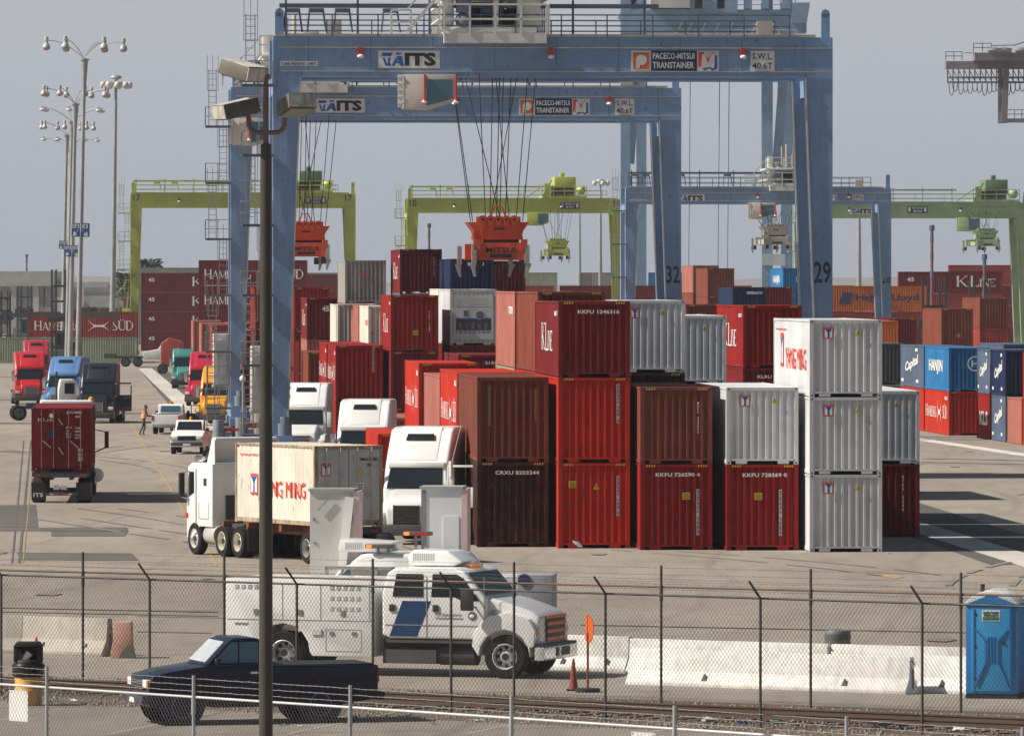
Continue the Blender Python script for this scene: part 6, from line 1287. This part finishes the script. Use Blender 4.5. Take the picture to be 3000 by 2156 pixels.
# ================================================================ fences
WIRE = paint((.075,.072,.066), .6, .3, metal=.2); WIRE2 = paint((.34,.34,.34), .45, .2, metal=.4); RUSTW = paint((.14,.08,.05), .7, .5)
def P3(v, z): return Vector((v.x, v.y, z))
def fence(a, b, s, hr, label, posts, pt, mat_w, mat_p, pitch=.092, wr=.0027, base=0.05, rail_r=.022, bent=None, top2=None, strands=(), post_r=.03, ragged=True, railmat=None):
    d = (b - a); L = d.length; u = d / L; c = thing('chain_link_fence', label, 'fence', P3(a, 0), math.atan2(u.y, u.x), 'fences in front of the yard')
    m = MB(); n = int((L + hr) / pitch); h = hr - base; top = hr + (.03 if ragged else 0)
    def strip(x0, z0, x1, z1):
        m.add([(x0 - wr, 0, z0), (x0 + wr, 0, z0), (x1 + wr, 0, z1), (x1 - wr, 0, z1)], [(0,1,2,3)]); m.add([(x0, -wr, z0), (x0, wr, z0), (x1, wr, z1), (x1, -wr, z1)], [(0,1,2,3)])
    for i in range(n):
        x = i * pitch - hr * .62; x2 = x + h * .75
        for (xa, xb) in ((x, x2), (x2, x)):
            strip(xa, base, xb, top)
    m.build('chain_link_mesh', mat_w, c, smooth=False)
    m = MB(); m.cyl((-2, 0, hr), (L + 2, 0, hr), rail_r, n=8); m.build('top_rail', railmat or mat_p, c)
    if top2: m = MB(); m.cyl((-2, 0, top2), (L + 2, 0, top2), rail_r * 1.1, n=8); m.build('rusty_rail', RUSTW, c)
    for t in posts:
        x = t * L; m = MB(); m.cyl((x, -.03, 0), (x, -.03, hr + (.02 if bent else pt - hr)), post_r, n=10)
        if bent: m.cyl((x, -.03, hr), (x - .10, -.30, hr + .36), post_r * .8, n=8)
        else: m.cyl((x, -.03, hr - .3), (x, -.03, hr), post_r * 1.35, n=10)
        m.build('post', mat_p, c)
    r_ = random.Random(4)
    for k, z in enumerate(strands):
        m = MB(); y = -.1 * (k + 1) if bent else 0; pr = None; x = -1.0
        while x < L + 1:
            q = Vector((x, y, z + r_.uniform(-.005, .005)))
            if pr is not None: m.cyl(pr, q, wr * 1.1, n=4); m.bar(q + Vector((-.008, 0, -.016)), q + Vector((.008, 0, .016)), wr * 1.4)
            pr = q; x += .16
        m.build('barbed_wire', mat_w, c)
    return c

def tpost(a, b, px):                    # where along the line a fence post seen at column px stands
    A = -(px - 1500) / F; return (A * a.y + a.x) / ((a.x - b.x) + A * (a.y - b.y)) if True else 0
def lineT(a, b, px):
    k = (px - 1500) / F; return (k * a.y - a.x) / ((b.x - a.x) - k * (b.y - a.y))
fence(fB0, fB1, 0, 2.49, 'rear dark chain link fence with straight posts along the far side of the track', [lineT(fB0, fB1, x) for x in (-190, 245, 659, 1094, 1508, 1939, 2377, 2817, 3250)], 2.95, WIRE, WIRE, strands=(2.6, 2.75, 2.9), railmat=RUSTW)
fence(fA0, fA1, 0, 2.63, 'front dark chain link fence with bent barbed wire arms', [lineT(fA0, fA1, x) for x in (-430, 6, 441, 872, 1324, 1776, 2230, 2704, 3180)], 2.65, WIRE, WIRE, bent=True, strands=(2.76, 2.87, 2.97))
fence(fC0, fC1, 0, 1.78, 'pale galvanised chain link fence nearest the camera', [lineT(fC0, fC1, x) for x in (-300, 141, 571, 1030, 1502, 1980, 2484, 3000)], 2.16, WIRE2, paint((.40,.41,.42),.4,.2,metal=.3), pitch=.088, wr=.0036, strands=(1.88, 1.99, 2.10), base=.03, railmat=paint((.62,.62,.62),.35,.15,metal=.2))
for px0, px1, y0, y1, lab in ((26, 113, 2020, 2110, 'blank white square plate wired to the near fence'), (1850, 1950, 2142, 2230, 'blank white plate low on the near fence right of centre')):
    t0 = lineT(fC0, fC1, px0); v = fC0.lerp(fC1, t0); u = (fC1 - fC0).normalized(); D = v.y; w = (px1 - px0) / F * D
    c = thing('blank_plate', lab, 'sign', (v.x, v.y + .03, 0), math.atan2(u.y, u.x), None); m = MB(); m.box(0, w, 0, .004, Z(y1, D), Z(y0, D)); m.build('plate', paint((.80,.79,.76),.6,.1), c, smooth=False)
    m = MB()
    for x in (.03, w - .03): m.cyl((x, -.008, Z(y0, D) - .03), (x, 0, Z(y0, D) - .03), .012, n=6)
    m.build('fixing_bolt', STEEL, c)
# litter
r_ = random.Random(11); LIT = [plain((.72,.72,.70),.6), plain((.6,.6,.58),.5), plain((.05,.35,.15),.5), plain((.05,.2,.5),.5), plain((.6,.2,.08),.6)]
for i, (px, py, s, k, lab) in enumerate(((222, 2056, .16, 0, 'crumpled white cup on the near tarmac behind the fence'), (245, 2058, .08, 1, 'scrap of white paper beside the crumpled cup'), (825, 2127, .1, 0, 'white scrap right of the big pole'), (878, 2130, .09, 0, 'white scrap under the tail of the navy pickup'), (1272, 2122, .1, 1, 'pale scrap at the end of the pickup shadow'),
        (2080, 2117, .34, 1, 'heap of crumpled foil right of centre'), (2175, 2120, .16, 3, 'blue wrapper beside the ballast'), (2266, 2118, .13, 2, 'green cup on the ballast'), (2590, 2136, .5, 1, 'large crumpled plastic sheet on the ballast'), (2440, 2130, .2, 1, 'torn paper on the ballast left of the large sheet'), (2832, 2145, .3, 0, 'white rag on the ballast near the right edge'), (2403, 2078, .1, 4, 'orange wrapper between the rails'),
        (1405, 2115, .15, 0, 'white rag beside the near post'), (2606, 1623, .14, 0, 'white scrap in front of the white container tower'), (2168, 1621, .1, 0, 'tiny white scrap on the yard floor'))):
    v = G(px, py); m = MB(); n_ = 7; V_ = [(r_.uniform(-s, s), r_.uniform(-s * .6, s * .6), r_.uniform(.01, s * .35)) for _ in range(14)]
    m.add(V_, [tuple(r_.sample(range(14), 3)) for _ in range(16)]); m.box(-s * .3, s * .3, -s * .2, s * .2, 0, .02); o = m.build('litter', LIT[k], smooth=False); o.location = (v.x, v.y, .02); tag(o, lab, 'litter')
c = thing('tarpaulin_scrap', 'curled white tarpaulin scrap at the foot of the red stack', 'tarpaulin', G(1700, 1606)); m = MB(); m.add([(-.28,0,.28),(-.1,-.1,.22),(-.2,.1,.05),(.1,-.05,.04),(.55,0,.02),(.1,.2,.02),(-.05,-.05,.24)], [(0,1,2),(1,2,3),(3,4,5),(2,3,5),(1,3,6),(0,6,2)]); m.build('folded_sheet', INKW, c, smooth=False)

# ================================================================ person in a high visibility vest
def skin(pts, edges, rad, mat, parent, name, sub=2):
    me = bpy.data.meshes.new(name); me.from_pydata(pts, edges, []); o = bpy.data.objects.new(name, me); COL.objects.link(o)
    md = o.modifiers.new('s', 'SKIN'); md.use_smooth_shade = True
    for i, r in enumerate(rad): me.skin_vertices[0].data[i].radius = (r, r) if not isinstance(r, tuple) else r
    me.skin_vertices[0].data[0].use_root = True
    sb = o.modifiers.new('b', 'SUBSURF'); sb.levels = sb.render_levels = sub
    dg = bpy.context.evaluated_depsgraph_get(); m2 = bpy.data.meshes.new_from_object(o.evaluated_get(dg)); bpy.data.objects.remove(o)
    m2.materials.clear(); m2.materials.append(mat); return link(name, m2, parent)
SKIN = plain((.22,.11,.07), .6)
def person(loc, rz, label, vest=(.85,.16,.02), kneel=False):
    c = thing('person', label, 'person', loc, rz); SH = paint((.05,.055,.045), .8, .2)
    # facing +x, leaning forward a little, one foot ahead
    pts = [(0,0,.95),(.02,0,1.12),(.06,0,1.34),(.09,0,1.46),(.11,0,1.53),(.13,0,1.64),(.15,0,1.74),
           (.0,.10,.90),(.12,.12,.50),(-.02,.12,.09),(.12,.13,.04), (.0,-.10,.90),(-.10,-.11,.50),(-.30,-.11,.10),(-.18,-.12,.04),
           (.08,.18,1.42),(.20,.24,1.17),(.40,.16,1.10),(.47,.14,1.10), (.08,-.18,1.42),(.16,-.24,1.16),(.38,-.18,1.14),(.45,-.16,1.15)]
    ed = [(0,1),(1,2),(2,3),(3,4),(4,5),(5,6),(0,7),(7,8),(8,9),(9,10),(0,11),(11,12),(12,13),(13,14),(3,15),(15,16),(16,17),(17,18),(3,19),(19,20),(20,21),(21,22)]
    rad = [.13,.13,.15,.10,.055,.10,.085,.095,.065,.05,.045,.095,.065,.05,.045,.06,.045,.035,.04,.06,.045,.035,.04]
    skin(pts, ed, rad, SH, c, 'body')
    m = MB(); m.ball((.14, 0, 1.66), .105, 14, (1.05, .85, 1.2)); m.ball((.245, 0, 1.65), .02); m.ball((.14, .09, 1.65), .025); m.ball((.14, -.09, 1.65), .025); hd = m.build('head', SKIN, c)
    m = MB(); 
    for y in (-.035, .035): m.ball((.238, y, 1.675), .012)
    m.box(.235, .246, -.025, .025, 1.605, 1.612); m.build('eyes_and_mouth', BLACK, hd)
    m = MB(); m.ball((.115, 0, 1.71), .105, 12, (1.0, .9, .8)); m.build('hair', BLACK, hd)
    m = MB(); sec = [(.98, .155, .19), (1.12, .15, .185), (1.3, .165, .20), (1.42, .15, .19), (1.47, .09, .12)]; n = 14; vs = []
    for z, a, b in sec:
        for i in range(n): t = 2 * math.pi * i / n; vs.append(((z - 1) * .17 + a * math.cos(t), b * math.sin(t), z))
    m.add(vs, [(j*n+i, j*n+(i+1)%n, (j+1)*n+(i+1)%n, (j+1)*n+i) for j in range(len(sec)-1) for i in range(n)]); v = m.build('safety_vest', plain(vest, .6), c)
    m = MB()
    for z in (1.08, 1.2):
        for i in range(n): t0 = 2 * math.pi * i / n; t1 = 2 * math.pi * (i + 1) / n; m.add([((z - 1) * .17 + .165 * math.cos(t), .20 * math.sin(t), zz) for t, zz in ((t0, z), (t1, z), (t1, z + .045), (t0, z + .045))], [(0,1,2,3)])
    m.build('reflective_band', plain((.75,.75,.6), .3), v)
    for s, hx in ((1, (.49,.14,1.10)), (-1, (.47,-.16,1.15))):
        for i in range(4): m = MB(); p = Vector(hx); a = p + Vector((.02, s * (.03 - .02 * i), 0)); q = a + Vector((.055, 0, -.008 * i)); m.cyl(a, q, .010, .009, n=6); m.cyl(q, q + Vector((.02, 0, -.035 + .004 * i)), .009, .008, n=6); m.build('finger', SKIN, c)
        m = MB(); m.cyl(Vector(hx) + Vector((-.01, -s * .03, 0)), Vector(hx) + Vector((.035, -s * .055, -.01)), .012, .01, n=6); m.build('thumb', SKIN, c)
    return c
person((X(421, 417), 417, 0), R(20), 'person in an orange safety vest leaning to the open pickup door')

# ================================================================ container lifters
DK = paint((.045,.05,.06), .6, .4)
def lifter(px, D, rz, label, arm=None, h=9.5, col=DK):
    c = thing('container_lifter', label, 'forklift', (X(px, D), D, 0), rz, 'container lifters in the yard')
    m = MB(); m.box(-1.9, 1.9, 0, 5, .8, 2.0); m.box(-1.9, 1.9, 3.5, 5.5, 1.4, 2.8); m.build('body', paint((.12,.13,.10),.5,.4), c, bevel=.08)
    m = MB(); m.box(-.7, .7, 2.0, 3.6, 2.0, 3.9); cb = m.build('driver_cab', DK, c, bevel=.06); m = MB(); m.box(-.6, .6, 1.96, 2.0, 2.5, 3.7); m.build('cab_window', GLASS, cb)
    m = MB()
    for x in (-1.0, -.55, .40, .85): m.box(x, x + .2, -.6, -.3, .3, h)
    for k in range(int(h / 1.6)): m.box(-1.0, 1.05, -.5, -.35, .6 + k * 1.6, .8 + k * 1.6)
    m.build('mast', col, c, smooth=False)
    m = MB(); z = arm if arm else h * .6; m.box(-1.3, 1.3, -.9, -.6, z - .4, z + .3); m.box(-6.0, 6.0, -1.1, -.8, z, z + .45) if arm else m.box(-.9, .9, -1.1, -.8, z, z + .4)
    for x in ((-6.0, 5.6) if arm else (-.9, .5)): m.box(x, x + .4, -1.15, -.7, z - .5, z + .6)
    m.build('lifting_frame', col, c, smooth=False)
    for s in (-1, 1):
        for y in (.6, 4.4): wheel(c, s * 1.6, y, .85, .85, .6, STEEL, 'x', s)
    return c
lifter(178, 740, 0, 'dark container lifter whose wide frame crosses the red Hamburg box', arm=Z(930, 740), h=Z(790, 740))
lifter(72, 980, 0, 'hazy grey container lifter left of the light masts', h=Z(838, 980))
lifter(5, 900, R(40), 'dark blue yard machine cut by the left edge', h=8)
lifter(2735, 575, 0, 'dark container lifter left of the raised rust brown box', h=Z(812, 575))
lifter(2868, 640, 0, 'dark container lifter right of the raised rust brown box', h=Z(822, 640))
container(2758, 540, Z(1015, 540), 12.19, S9, 'rust brown', 'rust brown container raised between the two dark lifters', [('lab', 1.2, .7)], group='containers held by lifters')
# building, palms, low hills
c = thing('warehouse', 'long pale hazy warehouse beyond the left lane', 'building', (X(-400, 1250), 1250, 0)); WH = paint((.47,.46,.46), .7, .2); w = X(150, 1250) - X(-400, 1250)  # walls lightened, distance haze put into their colour
w2 = X(385, 1250) - X(-400, 1250)
m = MB(); m.box(0, w, 0, 60, 0, Z(795, 1250)); m.box(w, w2, 5, 60, 0, Z(826, 1250)); m.build('wall', WH, c, smooth=False)
m = MB(); m.box(-1, w + .6, -1.2, -.0, Z(838, 1250), Z(795, 1250)); m.build('roof_fascia', paint((.42,.41,.40),.7,.2), c)
m = MB()
for i in range(8): x = w * (.12 + i * .12); m.box(x, x + 4.2, -.05, .02, Z(900, 1250), Z(842, 1250))
m.box(w + 2, w + 12, 4.9, 5.02, Z(856, 1250), Z(842, 1250)); m.build('window_band', paint((.30,.32,.34),.6,.2), c)  # window band paled too, haze painted in
m = MB()
for i in range(8): x = w * (.18 + i * .12) + 4.2; m.box(x, x + 1.0, -.9, -.0, 0, Z(838, 1250))
m.build('pillar', WH, c)
LEAF = paint((.055,.085,.035), .6, .3, dcol=(.03,.03,.02)); BARK = paint((.16,.12,.09), .8, .4)
def palm(px, py, D, label, s=1.0, seed=1):
    c = thing('palm_tree', label, 'palm tree', (X(px, D), D, 0), 0, 'palms beyond the warehouse'); h = Z(py, D); m = MB(); m.cyl((0,0,0), (.3,0,h), .35, .22, n=8); m.build('trunk', BARK, c); r_ = random.Random(seed); m = MB()
    for i in range(46):
        a = r_.uniform(0, 6.28); e = r_.uniform(-.5, 1.2); L = r_.uniform(1.8, 2.8) * s; p = Vector((.3, 0, h)); d = Vector((math.cos(a), math.sin(a), e)).normalized()
        for k in range(4):
            q = p + d * L / 4; d.z -= .33; d.normalize(); u = d.cross(Vector((0,0,1))).normalized() * .28 * s * (1 - k * .2)
            m.add([p - u, p + u, q + u * .8, q - u * .8], [(0,1,2,3)])
            for t in (-1, 1): m.add([p, q, p + u * t * 3 + Vector((0,0,-.5))], [(0,1,2)])
            p = q
    m.build('crown', LEAF, c, smooth=False)
palm(372, 818, 1080, 'bushy palm left of the lime crane leg 17', 1.25, 3); palm(425, 778, 1120, 'palm peeping over the grey containers behind crane leg 17', 1.2, 5); palm(362, 845, 1100, 'lower palm crown beside the crane leg', 1.1, 8)
r_ = random.Random(6); mb = MB()
for i in range(900):
    x = r_.uniform(X(225, 1150), X(395, 1150)); z = abs(r_.gauss(0, 2.2)); q = Vector((x, 1150 + r_.uniform(0, 8), max(.3, 4.6 - z))); a = r_.uniform(.3, .8); t = r_.uniform(0, 3)
    mb.add([q + Vector((a * math.cos(t), .2, a * math.sin(t))), q + Vector((-a * math.sin(t), -.2, a * math.cos(t))), q + Vector((-a * math.cos(t), 0, -a * .6))], [(0,1,2)])
tag(mb.build('shrubbery', LEAF, smooth=False), 'dark shrubs at the foot of the warehouse', 'shrubs', kind='stuff')
mb = MB(); r_ = random.Random(9); prev = None
for i in range(61):
    x = -1500 + i * 50; h = 6 + 4 * math.sin(i * .37) + r_.uniform(-1, 1); cur = [(x, 7000, 0), (x, 7150, h * 1.0 + 6), (x, 7600, 0)]
    if prev: mb.add(prev + cur, [(0, 3, 4, 1), (1, 4, 5, 2)])
    prev = cur
tag(mb.build('hills', paint((.20,.17,.14), .9, .3)), kind='structure')
for px, D, lab in ((918, 1150, 'distant twin arm street lamp left of the lime crane leg'), ):
    px = 345; c = thing('street_lamp', lab, 'street lamp', (X(px, D), D, 0)); m = MB(); m.cyl((0,0,0), (0,0,Z(790, D)), .12, n=6); m.bar((-.1, 0, Z(790, D)), (1.0, 0, Z(792, D)), .15); m.build('pole', DSTEEL, c); m = MB(); m.box(.5, 1.1, -.2, .2, Z(795, D), Z(789, D)); m.build('lamp_head', DSTEEL, c)
# ================================================================ haze
mb = MB(); mb.box(-1600, 1600, -30, 9100, -1, 78)
hz = mb.build('haze', plain((1,1,1)), smooth=False); tag(hz, 'pale sea haze over the whole yard', 'haze', kind='stuff')
m = bpy.data.materials.new('haze'); m.use_nodes = True; n = m.node_tree; n.nodes.clear()
ou = n.nodes.new('ShaderNodeOutputMaterial'); v = n.nodes.new('ShaderNodeVolumePrincipled'); n.links.new(v.outputs[0], ou.inputs['Volume'])
v.inputs['Density'].default_value = .00008; v.inputs['Color'].default_value = (.80, .86, .95, 1); v.inputs['Anisotropy'].default_value = .2
hz.data.materials.clear(); hz.data.materials.append(m)
